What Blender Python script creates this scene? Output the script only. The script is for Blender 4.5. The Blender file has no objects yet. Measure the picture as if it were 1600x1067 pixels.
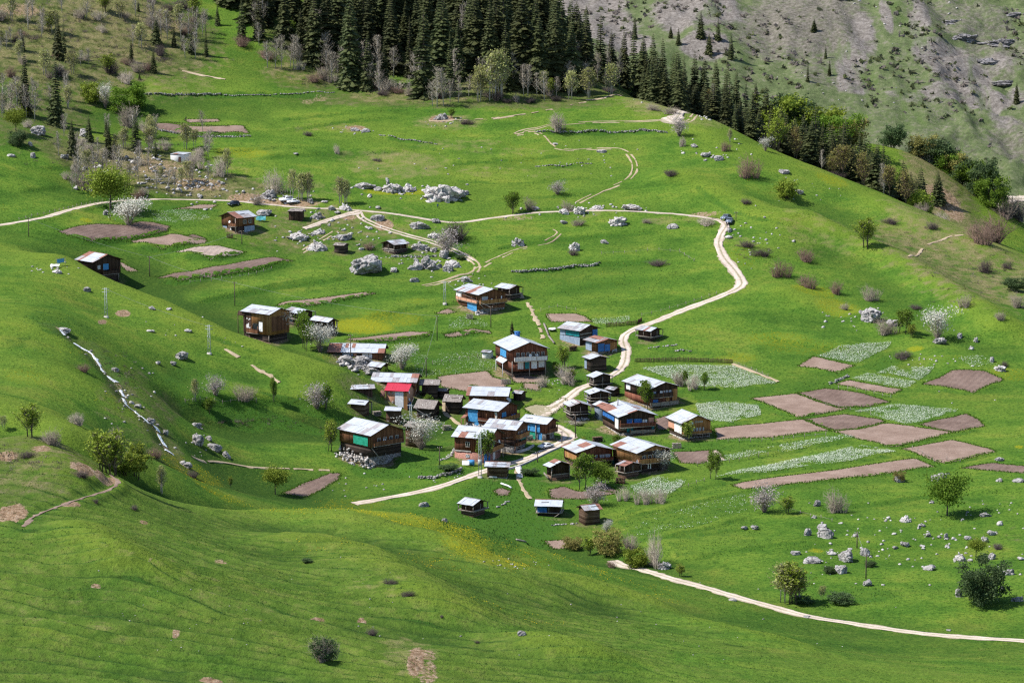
import bpy, math, random
import numpy as np
from mathutils import Vector, Matrix, geometry
R_ = random.Random(7)
rng = np.random.default_rng(11)
S = bpy.context.scene
COL = S.collection
# ------------------------------------------------------------------ camera
F = 1600 * 100 / 36.0
CAMZ = 141.0
PIT = math.radians(9.0)
CP, SP = math.cos(PIT), math.sin(PIT)
cam = bpy.data.objects.new('camera', bpy.data.cameras.new('camera'))
COL.objects.link(cam)
cam.location = (0, 0, CAMZ)
cam.rotation_euler = (math.pi / 2 - PIT, 0, 0)
cam.data.lens = 100
cam.data.sensor_width = 36
cam.data.clip_end = 6000
cam.data.clip_start = 1
S.camera = cam

def unproj(px, py, d):
    u = (np.asarray(px, float) - 800) / F
    v = (533.5 - np.asarray(py, float)) / F
    d = np.asarray(d, float)
    return d * u, d * (CP + v * SP), CAMZ + d * (-SP + v * CP)

def proj(x, y, z):
    d = y * CP - (z - CAMZ) * SP
    v = (y * SP + (z - CAMZ) * CP) / d
    return 800 + F * x / d, 533.5 - F * v, d
# ------------------------------------------------------------------ terrain control points: pixel x, pixel y, depth
CTL = """
800 860 645;800 785 686;800 690 740;800 600 795;800 500 852;800 400 910;800 340 945;800 250 1000;800 180 1045;800 130 1080
600 700 733;600 650 765;640 560 815;640 450 880;640 340 945;640 250 1000;640 180 1045;560 150 1068
510 630 753;505 664 746;500 700 722;480 740 704;560 740 707;560 778 686;640 770 690;700 755 698;700 820 662;560 610 788
400 600 759;400 628 744;400 662 738;420 692 722;400 735 699;345 735 692;430 768 690
1000 860 640;1000 785 686;1000 690 740;1000 600 795;1000 500 850;1000 400 910;1000 340 942;1000 250 1000;1000 190 1042
1150 880 628;1150 785 682;1150 690 738;1150 600 795;1150 500 845;1150 400 900;1150 345 935;1150 260 990
1300 920 605;1300 850 645;1300 760 695;1300 690 735;1300 600 795;1300 500 850;1300 400 910;1300 320 970
1450 950 588;1450 880 628;1450 760 695;1450 690 735;1450 600 792;1450 500 850;1450 430 900;1450 370 950
1600 950 588;1600 880 625;1600 760 690;1600 690 733;1600 600 790;1600 500 850;1600 440 905
1750 900 610;1750 700 725;1750 550 815;1750 460 890
1000 888 629;1100 917 610;1200 946 595;1300 971 583;1400 986 574;1500 996 567;1600 1003 562;1750 1012 550
1690 430 955;1600 397 965;1500 352 985;1400 312 1003;1300 271 1020;1200 231 1036;1120 190 1055;1000 156 1075;900 150 1080
1690 500 1010;1600 450 1015;1500 410 1040;1400 365 1055;1300 322 1070;1200 280 1085;1120 232 1095
1600 412 1090;1500 360 1100;1400 312 1110;1300 278 1120;1200 238 1130;1100 195 1135;1000 158 1140
1560 330 1130;1500 286 1145;1420 240 1155;1300 216 1170;1200 190 1180;1100 160 1190;1000 140 1200
1690 420 1190;1560 378 1200;1420 300 1230;1300 262 1250;1200 225 1260;1100 200 1260;1000 180 1270
1700 330 1380;1590 310 1385;1450 290 1390;1300 270 1400;1150 250 1400;1000 230 1400
1750 210 1460;1590 205 1460;1450 190 1465;1300 160 1480;1150 130 1490;1000 110 1490
1750 0 1590;1590 0 1590;1450 0 1585;1300 0 1590;1150 0 1595;1000 0 1600;850 0 1620
1750 -220 1740;1300 -220 1740;900 -220 1740
500 140 1078;500 60 1125;600 0 1165;700 -60 1205;700 120 1088;800 70 1130;800 25 1180;900 112 1110;900 88 1150;900 95 1220;400 40 1125
350 0 1150;350 60 1115;300 130 1070;200 180 1035;250 250 985;400 250 992;400 140 1070;400 340 940;500 250 998;480 330 948
200 0 1130;0 0 1110;-100 50 1080;100 100 1065;100 200 1005;0 200 985;0 260 945;-100 260 940;200 300 955;100 290 948
400 -100 1225;700 -150 1280;0 -120 1190;-150 -60 1140
0 353 893;100 335 910;200 314 945;300 314 955;0 300 925;-120 360 885;-120 300 915
100 368 893;200 352 915;300 360 918;400 400 905;300 400 895;230 440 878;300 470 860;360 488 850;440 520 828;520 545 812;400 440 880;500 460 870;500 500 848;580 565 805
0 380 858;0 410 825;60 395 845;110 403 843;150 426 831;200 449 820;260 471 808;330 503 795;400 533 786;470 556 781;540 578 779;600 601 777
150 446 862;200 465 850;260 486 838;330 514 818;400 543 803;470 564 795
60 450 785;150 470 793;165 490 782;250 510 778;250 550 759;330 540 774;330 575 760;-100 420 805;-100 470 760
0 492 730;60 500 728;100 517 722;125 540 716;-120 490 728
0 474 752;60 482 750;110 502 742
160 576 706;200 620 694;240 657 684;265 705 670;300 742 662
210 560 741;230 600 722;280 650 714;290 700 688;290 600 745;300 628 732;300 660 727;340 600 749;350 690 712
-100 600 662;0 600 666;60 612 664;120 645 660;180 685 656;240 718 655;0 550 695;100 580 688;160 640 672
-100 600 640;0 613 638;90 641 630;150 680 627;240 718 632;315 752 646;365 766 660
-100 660 590;0 660 594;90 680 588;170 718 592;240 742 604;320 772 618
-100 685 556;0 684 556;60 679 560;120 706 556;180 746 552;240 776 556;320 791 566;400 797 580;500 797 590;560 798 595;620 803 600;700 817 606;760 831 612;860 867 618;960 889 622
0 712 582;60 706 586;130 728 584;190 766 580;240 796 590
320 815 598;400 822 616;500 824 630;560 822 640;620 824 648;700 836 650;780 852 650;860 880 638
-150 1150 375;0 1067 400;400 1067 412;800 1067 428;1200 1067 452;1600 1067 482;1750 1100 470;400 1180 360;800 1180 372;1200 1180 395;1700 1180 430
0 900 450;0 800 500;0 740 530;200 900 458;200 820 505;400 950 455;400 870 520;600 950 482;600 870 545;800 950 512;1000 970 535;1200 1010 522;1400 1030 520;800 890 570;950 920 580;-120 900 445
100 740 530;180 780 528;300 830 528;450 830 560
"""
pts = []
for ln in CTL.strip().replace('\n', ';').split(';'):
    if ln.strip():
        pts.append([float(t) for t in ln.split()])
pts = np.array(pts)
cx, cy, cz = unproj(pts[:, 0], pts[:, 1], pts[:, 2])
SC = 300.0
cu, cv = cx / SC, cy / SC

def tpsk(r2):
    return np.where(r2 > 1e-14, r2 * np.log(np.maximum(r2, 1e-14)), 0.0) * 0.5
n = len(cu)
K = tpsk((cu[:, None] - cu[None]) ** 2 + (cv[:, None] - cv[None]) ** 2)
K += np.eye(n) * 2e-5
Pm = np.stack([np.ones(n), cu, cv], 1)
A = np.zeros((n + 3, n + 3)); A[:n, :n] = K; A[:n, n:] = Pm; A[n:, :n] = Pm.T
sol = np.linalg.solve(A, np.concatenate([cz, np.zeros(3)]))
TW, TA = sol[:n], sol[n:]

def tps(x, y):
    x = np.asarray(x, float) / SC; y = np.asarray(y, float) / SC
    out = TA[0] + TA[1] * x + TA[2] * y
    for i in range(n):
        out = out + TW[i] * tpsk((x - cu[i]) ** 2 + (y - cv[i]) ** 2)
    return out
# value noise ---------------------------------------------------------
_T = rng.random(4096)
def vnoise(x, y, seed=0):
    xi = np.floor(x).astype(np.int64); yi = np.floor(y).astype(np.int64)
    fx = x - xi; fy = y - yi
    fx = fx * fx * (3 - 2 * fx); fy = fy * fy * (3 - 2 * fy)
    def h(a, b):
        return _T[((a * 73856093) ^ (b * 19349663) ^ (seed * 83492791)) & 4095]
    return (h(xi, yi) * (1 - fx) + h(xi + 1, yi) * fx) * (1 - fy) + (h(xi, yi + 1) * (1 - fx) + h(xi + 1, yi + 1) * fx) * fy

def fbm(x, y, oc=3, seed=0):
    s = 0; a = 0.5
    for i in range(oc):
        s = s + a * (vnoise(x * 2 ** i, y * 2 ** i, seed + i) * 2 - 1); a *= 0.5
    return s
# fan grid ------------------------------------------------------------
NU, NV = 600, 1230
U0, U1, Y0, Y1 = -0.29, 0.29, 300.0, 1800.0
us = np.linspace(U0, U1, NU)
vs = np.linspace(math.log(Y0), math.log(Y1), NV)
GY = np.exp(vs)[:, None] * np.ones((1, NU))
GX = GY * us[None, :]
# TPS on a half-resolution grid, then upsampled with cubic-free bilinear (the surface is smooth)
cs = 3
usc = np.linspace(U0, U1, NU // cs); vsc = np.linspace(math.log(Y0), math.log(Y1), NV // cs)
CYg = np.exp(vsc)[:, None] * np.ones((1, len(usc))); CXg = CYg * usc[None, :]
Zc = tps(CXg, CYg)

def bil(Z, fu, fv):
    nv, nu = Z.shape
    fu = np.clip(fu, 0, nu - 1.001); fv = np.clip(fv, 0, nv - 1.001)
    i = fu.astype(int); j = fv.astype(int); a = fu - i; b = fv - j
    return (Z[j, i] * (1 - a) + Z[j, i + 1] * a) * (1 - b) + (Z[j + 1, i] * (1 - a) + Z[j + 1, i + 1] * a) * b

def catrow(Z, f, axis):
    # cubic interpolation along one axis
    Z = np.moveaxis(Z, axis, 0); n_ = Z.shape[0]
    i = np.clip(np.floor(f).astype(int), 0, n_ - 2); t = (f - i)[:, None]
    p0 = Z[np.clip(i - 1, 0, n_ - 1)]; p1 = Z[i]; p2 = Z[i + 1]; p3 = Z[np.clip(i + 2, 0, n_ - 1)]
    o = p1 + 0.5 * t * (p2 - p0 + t * (2 * p0 - 5 * p1 + 4 * p2 - p3 + t * (3 * (p1 - p2) + p3 - p0)))
    return np.moveaxis(o, 0, axis)
GZ = catrow(catrow(Zc, np.linspace(0, Zc.shape[0] - 1, NV), 0), np.linspace(0, Zc.shape[1] - 1, NU), 1)

def H(x, y):
    x = np.asarray(x, float); y = np.asarray(y, float)
    return bil(GZ, (x / y - U0) / (U1 - U0) * (NU - 1), (np.log(y) - vs[0]) / (vs[-1] - vs[0]) * (NV - 1))
_ds = np.arange(330, 1740, 1.5)
def hit(px, py):
    x, y, z = unproj(px, py, _ds)
    b = z <= H(x, y)
    k = int(np.argmax(b))
    if not b.any():
        k = len(_ds) - 1
    lo, hi = _ds[max(k - 1, 0)], _ds[k]
    for _ in range(14):
        m = (lo + hi) / 2
        x, y, z = unproj(px, py, m)
        if z <= H(x, y): hi = m
        else: lo = m
    x, y, z = unproj(px, py, hi)
    return float(x), float(y), float(H(x, y)), float(hi)

def atd(px, d):
    x = d * (px - 800) / F; z = 0.0; y = d
    for _ in range(8):
        y = (d + (z - CAMZ) * SP) / CP
        z = float(H(x, y))
    return x, y, z, d

def pxpath(path):
    return [hit(a, b)[:2] for a, b in path]

def resample(P, step, closed=False):
    P = np.array(P, float)
    if closed: P = np.vstack([P, P[:1]])
    seg = np.hypot(*(P[1:] - P[:-1]).T); L = np.concatenate([[0], np.cumsum(seg)])
    m = max(2, int(L[-1] / step) + 1)
    t = np.linspace(0, L[-1], m)
    Q = np.stack([np.interp(t, L, P[:, 0]), np.interp(t, L, P[:, 1])], 1)
    return Q[:-1] if closed else Q

def catmull(P, per=8):
    P = [np.array(p, float) for p in P]
    P = [2 * P[0] - P[1]] + P + [2 * P[-1] - P[-2]]
    out = []
    for i in range(1, len(P) - 2):
        for t in np.linspace(0, 1, per, endpoint=False):
            a, b, c, d = P[i - 1:i + 3]
            out.append(b + 0.5 * t * (c - a + t * (2 * a - 5 * b + 4 * c - d + t * (3 * (b - c) + d - a))))
    out.append(P[-2])
    return np.array(out)
# ------------------------------------------------------------------ local relief
def pl_dist(P, X, Y):
    """signed distance to a polyline (positive on its left-hand side) and how far inside its ends"""
    best = np.full(X.shape, 1e9); sg = np.zeros(X.shape); tt = np.zeros(X.shape)
    P = np.asarray(P, float)
    L = np.concatenate([[0], np.cumsum(np.hypot(*(P[1:] - P[:-1]).T))])
    for i in range(len(P) - 1):
        a, b = P[i], P[i + 1]; d = b - a; l2 = (d * d).sum() + 1e-9
        t = np.clip(((X - a[0]) * d[0] + (Y - a[1]) * d[1]) / l2, 0, 1)
        dx = X - a[0] - t * d[0]; dy = Y - a[1] - t * d[1]
        r = np.hypot(dx, dy); s = np.sign(d[0] * (Y - a[1]) - d[1] * (X - a[0]))
        m = r < best
        best = np.where(m, r, best); sg = np.where(m, s, sg); tt = np.where(m, L[i] + t * (L[i + 1] - L[i]), tt)
    return best, sg, tt, L[-1]

def sub(P, pad):
    P = np.asarray(P, float)
    y0, y1 = P[:, 1].min() - pad, P[:, 1].max() + pad
    j0, j1 = np.searchsorted(GY[:, 0], [y0, y1])
    x0, x1 = P[:, 0].min() - pad, P[:, 0].max() + pad
    i0 = int(np.clip((min(x0 / y0, x0 / y1) - U0) / (U1 - U0) * NU - 1, 0, NU - 1)); i1 = int(np.clip((max(x1 / y0, x1 / y1) - U0) / (U1 - U0) * NU + 2, 1, NU))
    return slice(j0, j1), slice(i0, i1)

def ss(a, b, x):
    t = np.clip((x - a) / (b - a), 0, 1)
    return t * t * (3 - 2 * t)
_edits = []; BANKS = []
def bank(path, h=1.2, w=1.2, dec=14):
    P = resample(pxpath(path), 6); s_ = sub(P, 50)
    X, Y = GX[s_], GY[s_]
    d, sg, t, L = pl_dist(P, X, Y)
    s = d * sg + (vnoise(X / 4, Y / 4, 5) - .5) * 1.2
    e = ss(0, 6, t) * ss(0, 6, L - t) * (d < 48)
    BANKS.append((s_, e * ss(-2.4, -.9, s) * (1 - ss(.3, 1.2, s)), h))
    _edits.append((s_, h * e * (ss(-w, w, s) * np.exp(-np.maximum(s, 0) / dec) - 0.35 * (1 - ss(-w, w, s)) * np.exp(np.minimum(s, 0) / 4))))

def ridge(path, h, sig, off=0):
    P = resample(pxpath(path), 8); s_ = sub(P, sig * 3.5)
    X, Y = GX[s_], GY[s_]
    d, sg, t, L = pl_dist(P, X, Y)
    e = ss(0, sig * 2, t) * ss(0, sig * 2, L - t)
    _edits.append((s_, h * e * np.exp(-(d / sig) ** 2)))
LR = lambda s: [tuple(float(v) for v in q.split(',')) for q in s.split()]
# terrace banks under fields and across the meadows (left to right = uphill side is the left-hand side)
for pth, h in [
    ('91,366 140,381 215,373 268,364', 1.3), ('200,380 255,393 325,379', 1.2), ('270,397 330,410 388,397', 1.1),
    ('240,440 280,442 400,425 465,410', 1.4), ('300,476 400,455 470,446 560,436', .9), ('430,482 520,475 600,462', 1.0),
    ('540,540 600,536 680,529 770,524', 1.1), ('225,150 345,149 520,148', 1.2), ('230,198 320,213 392,214', 1.2),
    ('590,212 682,227', 1.0), ('838,208 900,208 1000,206 1042,210', 1.2), ('800,427 850,424 935,414 1050,407', 1.1),
    ('1243,575 1312,587 1338,573', .45), ('1295,612 1350,614 1400,620 1420,610', .45), ('1170,625 1246,655 1310,640 1395,631', .45),
    ('1118,690 1200,688 1300,678 1330,690', .45), ('1330,690 1388,701 1490,679 1545,668', .45), ('1122,725 1200,714 1345,688', .45),
    ('1120,749 1200,741 1330,725 1405,709', .45), ('1150,768 1210,763 1380,743 1465,732', .45), ('1405,704 1478,728 1560,706', .45),
    ('1440,604 1520,617 1572,596', .45), ('960,812 1030,800 1180,764', .5), ('1030,842 1100,830 1180,806', .5), ('1060,880 1200,855 1300,850', .5),
    ('1000,612 1080,610 1150,611 1218,604', .45), ('1085,668 1140,666 1190,654', .45), ('290,632 360,630 440,630 530,632', .9),
    ('60,265 150,262', .7), ('400,585 450,600', .6), ('440,205 540,190 640,182', .7), ('400,250 520,240 640,236', .7),
    ('690,255 800,250 900,246', .8), ('840,262 880,260 925,258', .8), ('560,690 640,745 700,752', 1.2), ('1200,862 1320,850 1440,862', .5),
    ('1250,800 1350,790 1450,775 1600,765', .5), ('20,300 110,296', .6), ('760,395 850,380 940,372 1040,362', .8), ('690,436 800,420', .6),
    ('470,402 560,414 640,427', .5), ('350,462 470,442 560,430', .5), ('560,502 660,482 760,470', .6), ('600,547 700,541 780,531', .6), ('850,457 960,442 1080,430', .5), ('860,482 960,472 1060,460', .4),
    ('420,190 520,181 640,171 740,173', .6), ('300,242 420,234 560,229', .5), ('700,281 820,286 940,276', .5), ('760,311 880,306 960,300', .5), ('1180,522 1260,541 1340,549', .6), ('1000,546 1100,551 1200,561', .5), ('960,852 1080,837 1200,826', .5), ('300,520 360,536 430,562', .5), ('560,470 640,462 700,458', .5), ('620,225 720,238 800,240', .5), ('1080,300 1160,345 1240,372', .6),
    ('960,790 1060,776 1150,750', .5), ('840,795 960,800', .5)]:
    bank(LR(pth), h)
for pth, h, sg in [
    ('1215,330 1310,376 1400,412 1490,470 1600,545', 4.6, 9), ('1180,440 1250,475 1330,495', 2.6, 8), ('1010,260 1100,300 1180,330 1260,400', 3.0, 11), ('1330,300 1420,345 1520,385 1590,420', 2.6, 9), ('1300,480 1400,520 1560,600', 1.4, 8),
    ('330,822 450,862 560,892 660,955 760,1010', 4.6, 13), ('100,815 170,870 250,930', 2.6, 8), ('0,960 120,1040', 1.8, 10),
    ('420,812 560,830 700,880 900,960', 3.4, 11), ('700,990 850,1020 1000,1067', 3.4, 10), ('60,690 130,740 180,775', 1.5, 7),
    ('760,900 1000,960 1300,1030', 2.6, 10), ('600,840 800,905 1100,985', 2.4, 9)]:
    ridge(LR(pth), h, sg)
CREEK = LR('88,512 105,522 128,536 142,546 150,556 160,572 172,584 184,594 192,610 199,628 212,636 222,648 232,656 244,660 250,676 258,688 263,706')
CR = catmull(pxpath(CREEK), 6)
ridge(CREEK, -1.5, 3.0)
for s_, dz in _edits:
    GZ[s_] += dz
# undulation, faded where the ground carries roads and fields is not needed: amplitudes are small
_amp = ss(300, 520, GY) * (1 - ss(1250, 1500, GY) * .0)
_plot = 1 - .8 * np.exp(-(((GX - 95) / 75) ** 4 + ((GY - 745) / 95) ** 4))
GZ += 0.9 * fbm(GX / 38, GY / 38, 2, 3) * _amp * _plot + 0.28 * fbm(GX / 9, GY / 9, 2, 9) * (1 - ss(1200, 1300, GY)) * _plot
# far mountain: gullies and ledges
fm = ss(1330, 1420, GY)
GZ += fm * (fbm(GX / 26 + GZ / 90, GY / 120, 3, 21) * 9 + fbm(GX / 9, GY / 14, 3, 25) * 2.2)
led = ss(.3, .8, fbm(GX / 70 + 5, GZ / 30, 2, 31) + ss(180, 290, GX))
GZ += fm * led * 3.0 * (ss(.35, .65, (GZ / 16 + vnoise(GX / 30, GY / 30, 4)) % 1.0) - .5)
# cattle terracettes on the near hill
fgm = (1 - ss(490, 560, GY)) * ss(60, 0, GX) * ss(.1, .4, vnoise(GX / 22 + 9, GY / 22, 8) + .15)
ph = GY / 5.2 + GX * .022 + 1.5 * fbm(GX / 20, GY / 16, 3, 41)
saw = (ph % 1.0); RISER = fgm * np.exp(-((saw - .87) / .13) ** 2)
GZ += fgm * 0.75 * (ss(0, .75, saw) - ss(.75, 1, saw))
tus = (1 - ss(520, 640, GY))
GZ += tus * 0.22 * fbm(GX / 1.7, GY / 1.7, 2, 51)
# smoother ground under the near crest keeps the grass edge clean
# ------------------------------------------------------------------ mesh builder
class MB:
    def __init__(s):
        s.v = []; s.f = []; s.m = []; s.n = 0; s.c = []
    def add(s, v, f, mat=0, col=None):
        v = np.asarray(v, float).reshape(-1, 3); f = np.asarray(f, np.int64)
        if f.ndim == 1: f = f.reshape(1, -1)
        s.v.append(v); s.f.append(f + s.n); s.m.append(np.full(len(f), mat)); s.n += len(v)
        if col is not None: s.c.append(np.broadcast_to(np.asarray(col, float), (len(v), 4)) if np.ndim(col) < 2 else col)
        return s
    def box(s, x0, y0, z0, x1, y1, z1, mat=0, M=None):
        v = np.array([[x, y, z] for z in (z0, z1) for y in (y0, y1) for x in (x0, x1)], float)
        if M is not None: v = v @ np.array(M.to_3x3()).T + np.array(M.translation)
        s.add(v, [[0, 2, 3, 1], [4, 5, 7, 6], [0, 1, 5, 4], [2, 6, 7, 3], [0, 4, 6, 2], [1, 3, 7, 5]], mat)
        return s
    def tube(s, P, rad, k=5, mat=0, cap=True):
        P = np.asarray(P, float); m = len(P)
        rad = np.broadcast_to(np.asarray(rad, float), (m,))
        T = np.gradient(P, axis=0); T /= np.linalg.norm(T, axis=1)[:, None] + 1e-9
        ref = np.where(np.abs(T[:, 2:3]) > .9, np.array([[1., 0, 0]]), np.array([[0., 0, 1]]))
        a = np.cross(T, ref); a /= np.linalg.norm(a, axis=1)[:, None] + 1e-9
        b = np.cross(T, a)
        th = np.arange(k) * 2 * np.pi / k
        V = P[:, None] + rad[:, None, None] * (np.cos(th)[None, :, None] * a[:, None] + np.sin(th)[None, :, None] * b[:, None])
        i = np.arange(m - 1)[:, None] * k; j = np.arange(k)[None]; j2 = (j + 1) % k
        s.add(V.reshape(-1, 3), np.stack([i + j, i + j2, i + k + j2, i + k + j], -1).reshape(-1, 4), mat)
        if cap:
            s.f.append(np.array([np.arange(k)[::-1]]) + s.n - m * k); s.m.append(np.array([mat]))
            s.f.append(np.array([np.arange(k)]) + s.n - k); s.m.append(np.array([mat]))
        return s
    def bar(s, a, b, w, h=None, mat=0):
        a = np.array(a, float); b = np.array(b, float); h = h or w
        t = b - a; t /= np.linalg.norm(t) + 1e-9
        u = np.cross(t, [0, 0, 1.]) if abs(t[2]) < .95 else np.array([1., 0, 0]); u /= np.linalg.norm(u)
        q = np.cross(u, t)
        V = [p + u * sx * w / 2 + q * sy * h / 2 for p in (a, b) for sx, sy in ((-1, -1), (1, -1), (1, 1), (-1, 1))]
        s.add(V, [[0, 1, 2, 3], [7, 6, 5, 4], [0, 4, 5, 1], [1, 5, 6, 2], [2, 6, 7, 3], [3, 7, 4, 0]], mat)
        return s
    def mesh(s, name, mats, smooth=False):
        me = bpy.data.meshes.new(name)
        V = np.concatenate(s.v)
        me.vertices.add(len(V)); me.vertices.foreach_set('co', V.ravel())
        tot = np.concatenate([np.full(len(f), f.shape[1]) for f in s.f]); li = np.concatenate([f.ravel() for f in s.f])
        me.loops.add(len(li)); me.loops.foreach_set('vertex_index', li)
        me.polygons.add(len(tot)); me.polygons.foreach_set('loop_start', np.concatenate([[0], np.cumsum(tot)[:-1]]))
        for m in (mats if isinstance(mats, (list, tuple)) else [mats]): me.materials.append(m)
        me.polygons.foreach_set('material_index', np.concatenate(s.m).astype(np.int32))
        if smooth: me.polygons.foreach_set('use_smooth', np.ones(len(tot), bool))
        if s.c:
            c = np.concatenate(s.c)
            if len(c) == len(V):
                at = me.color_attributes.new('Col', 'FLOAT_COLOR', 'POINT'); at.data.foreach_set('color', c.ravel())
        me.update(calc_edges=True)
        return me
    def build(s, name, mats, parent=None, smooth=False):
        o = bpy.data.objects.new(name, s.mesh(name, mats, smooth)); COL.objects.link(o)
        if parent is not None: o.parent = parent
        return o

def tag(o, label=None, cat=None, group=None, kind=None):
    if label: o['label'] = label
    if cat: o['category'] = cat
    if group: o['group'] = group
    if kind: o['kind'] = kind
    return o

def empty(name, loc, rz=0, sc=1.0):
    o = bpy.data.objects.new(name, None); COL.objects.link(o)
    o.empty_display_size = .5
    o.location = loc; o.rotation_euler = (0, 0, rz); o.scale = (sc, sc, sc) if np.isscalar(sc) else sc
    return o

def child(name, me, parent):
    o = bpy.data.objects.new(name, me); COL.objects.link(o); o.parent = parent
    return o

def copy_tree(o, parent=None):
    c = o.copy(); COL.objects.link(c); c.parent = parent
    for ch in list(o.children): copy_tree(ch, c)
    return c
# ------------------------------------------------------------------ materials
def newmat(name, rough=.9, spec=.2):
    m = bpy.data.materials.new(name); m.use_nodes = True
    b = m.node_tree.nodes['Principled BSDF']
    b.inputs['Roughness'].default_value = rough; b.inputs['Specular IOR Level'].default_value = spec
    return m, m.node_tree, b

def N(nt, t, **k):
    nd = nt.nodes.new('ShaderNode' + t)
    for a, v in k.items():
        if a.startswith('i_'): nd.inputs[a[2:].replace('_', ' ')].default_value = v
        else: setattr(nd, a, v)
    return nd

def noise(nt, vec, scale, det=3, rough=.55, out='Fac'):
    x = N(nt, 'TexNoise'); x.inputs['Scale'].default_value = scale; x.inputs['Detail'].default_value = det; x.inputs['Roughness'].default_value = rough
    if vec is not None: nt.links.new(vec, x.inputs['Vector'])
    return x.outputs[out]

def ramp(nt, fac, stops, interp='LINEAR'):
    r = N(nt, 'ValToRGB'); cr = r.color_ramp; cr.interpolation = interp
    while len(cr.elements) < len(stops): cr.elements.new(.5)
    for e, (p, c) in zip(cr.elements, stops):
        e.position = p; e.color = (*c, 1) if len(c) == 3 else c
    nt.links.new(fac, r.inputs[0])
    return r.outputs[0]

def mix(nt, fac, a, b, mode='MIX'):
    m = N(nt, 'Mix', data_type='RGBA', blend_type=mode)
    for s, v in ((m.inputs[0], fac), (m.inputs[6], a), (m.inputs[7], b)):
        if isinstance(v, (int, float)): s.default_value = v
        elif isinstance(v, tuple): s.default_value = (*v, 1)
        else: nt.links.new(v, s)
    return m.outputs[2]

def math_(nt, op, a, b=None, clamp=False):
    m = N(nt, 'Math', operation=op, use_clamp=clamp)
    for s, v in ((m.inputs[0], a), (m.inputs[1], b)):
        if v is None: continue
        if isinstance(v, (int, float)): s.default_value = v
        else: nt.links.new(v, s)
    return m.outputs[0]

def mrange(nt, v, a, b, c=0, d=1):
    m = N(nt, 'MapRange', clamp=True); nt.links.new(v, m.inputs[0])
    for i, x in enumerate((a, b, c, d)): m.inputs[1 + i].default_value = x
    return m.outputs[0]

def scalevec(nt, vec, s):
    m = N(nt, 'Mapping'); m.inputs['Scale'].default_value = s; nt.links.new(vec, m.inputs[0]); return m.outputs[0]

def bump(nt, b, hgt, strength, dist):
    x = N(nt, 'Bump'); x.inputs['Strength'].default_value = strength; x.inputs['Distance'].default_value = dist
    nt.links.new(hgt, x.inputs['Height']); nt.links.new(x.outputs[0], b.inputs['Normal'])

def simple(name, c1, c2, scale=3.0, rough=.9, spec=.2, sv=None, bs=.4, bd=.05, coord='Object', det=4, lo=.35, hi=.65, rnd=0.0):
    m, nt, b = newmat(name, rough, spec)
    tc = N(nt, 'TexCoord'); v = tc.outputs[coord]
    if sv: v = scalevec(nt, v, sv)
    f = noise(nt, v, scale, det)
    c = ramp(nt, f, [(lo, c1), (hi, c2)])
    if rnd:
        oi = N(nt, 'ObjectInfo'); hv = N(nt, 'HueSaturation'); nt.links.new(c, hv.inputs['Color'])
        nt.links.new(mrange(nt, oi.outputs['Random'], 0, 1, 1 - rnd, 1 + rnd), hv.inputs['Value'])
        nt.links.new(mrange(nt, oi.outputs['Random'], 0, 1, .5 - rnd * .04, .5 + rnd * .04), hv.inputs['Hue'])
        c = hv.outputs[0]
    nt.links.new(c, b.inputs['Base Color'])
    if bs: bump(nt, b, f, bs, bd)
    return m

def leafmat(name, c1, c2, rnd=.25, trans=.3, scale=.8):
    m = simple(name, c1, c2, scale=scale, rough=.7, spec=.15, bs=0, rnd=rnd, lo=.3, hi=.7)
    nt = m.node_tree; b = nt.nodes['Principled BSDF']; out = nt.nodes['Material Output']
    col = b.inputs['Base Color'].links[0].from_socket
    t = N(nt, 'BsdfTranslucent'); nt.links.new(col, t.inputs[0])
    ms = N(nt, 'MixShader'); ms.inputs[0].default_value = trans
    nt.links.new(b.outputs[0], ms.inputs[1]); nt.links.new(t.outputs[0], ms.inputs[2]); nt.links.new(ms.outputs[0], out.inputs[0])
    return m

def wood(name, c1, c2, c3, vertical=True, board=.22, logs=False):
    m, nt, b = newmat(name, .85, .15)
    tc = N(nt, 'TexCoord'); v = tc.outputs['Object']
    sx = N(nt, 'SeparateXYZ'); nt.links.new(v, sx.inputs[0])
    if vertical: a = math_(nt, 'ADD', sx.outputs['X'], sx.outputs['Y'])
    else: a = sx.outputs['Z']
    q = math_(nt, 'DIVIDE', a, board)
    fl = math_(nt, 'FLOOR', q); fr = math_(nt, 'FRACT', q)
    wn = N(nt, 'TexWhiteNoise', noise_dimensions='1D'); nt.links.new(fl, wn.inputs['W'])
    st = noise(nt, scalevec(nt, v, (2, 2, .4) if vertical else (.4, .4, 5)), 2.0, 5)
    big = noise(nt, v, .5, 3)
    f = math_(nt, 'ADD', math_(nt, 'MULTIPLY', wn.outputs[0], .45), math_(nt, 'ADD', math_(nt, 'MULTIPLY', st, .35), math_(nt, 'MULTIPLY', big, .35)))
    c = ramp(nt, f, [(.25, c1), (.55, c2), (.85, c3)])
    gap = mrange(nt, math_(nt, 'ABSOLUTE', math_(nt, 'SUBTRACT', fr, .5)), .38 if logs else .44, .5)
    c = mix(nt, math_(nt, 'MULTIPLY', gap, .75), c, (.012, .009, .007))
    nt.links.new(c, b.inputs['Base Color'])
    hgt = math_(nt, 'ADD', math_(nt, 'MULTIPLY', gap, -1.0), math_(nt, 'MULTIPLY', st, .3))
    bump(nt, b, hgt, .8, .08 if logs else .03)
    return m

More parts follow.
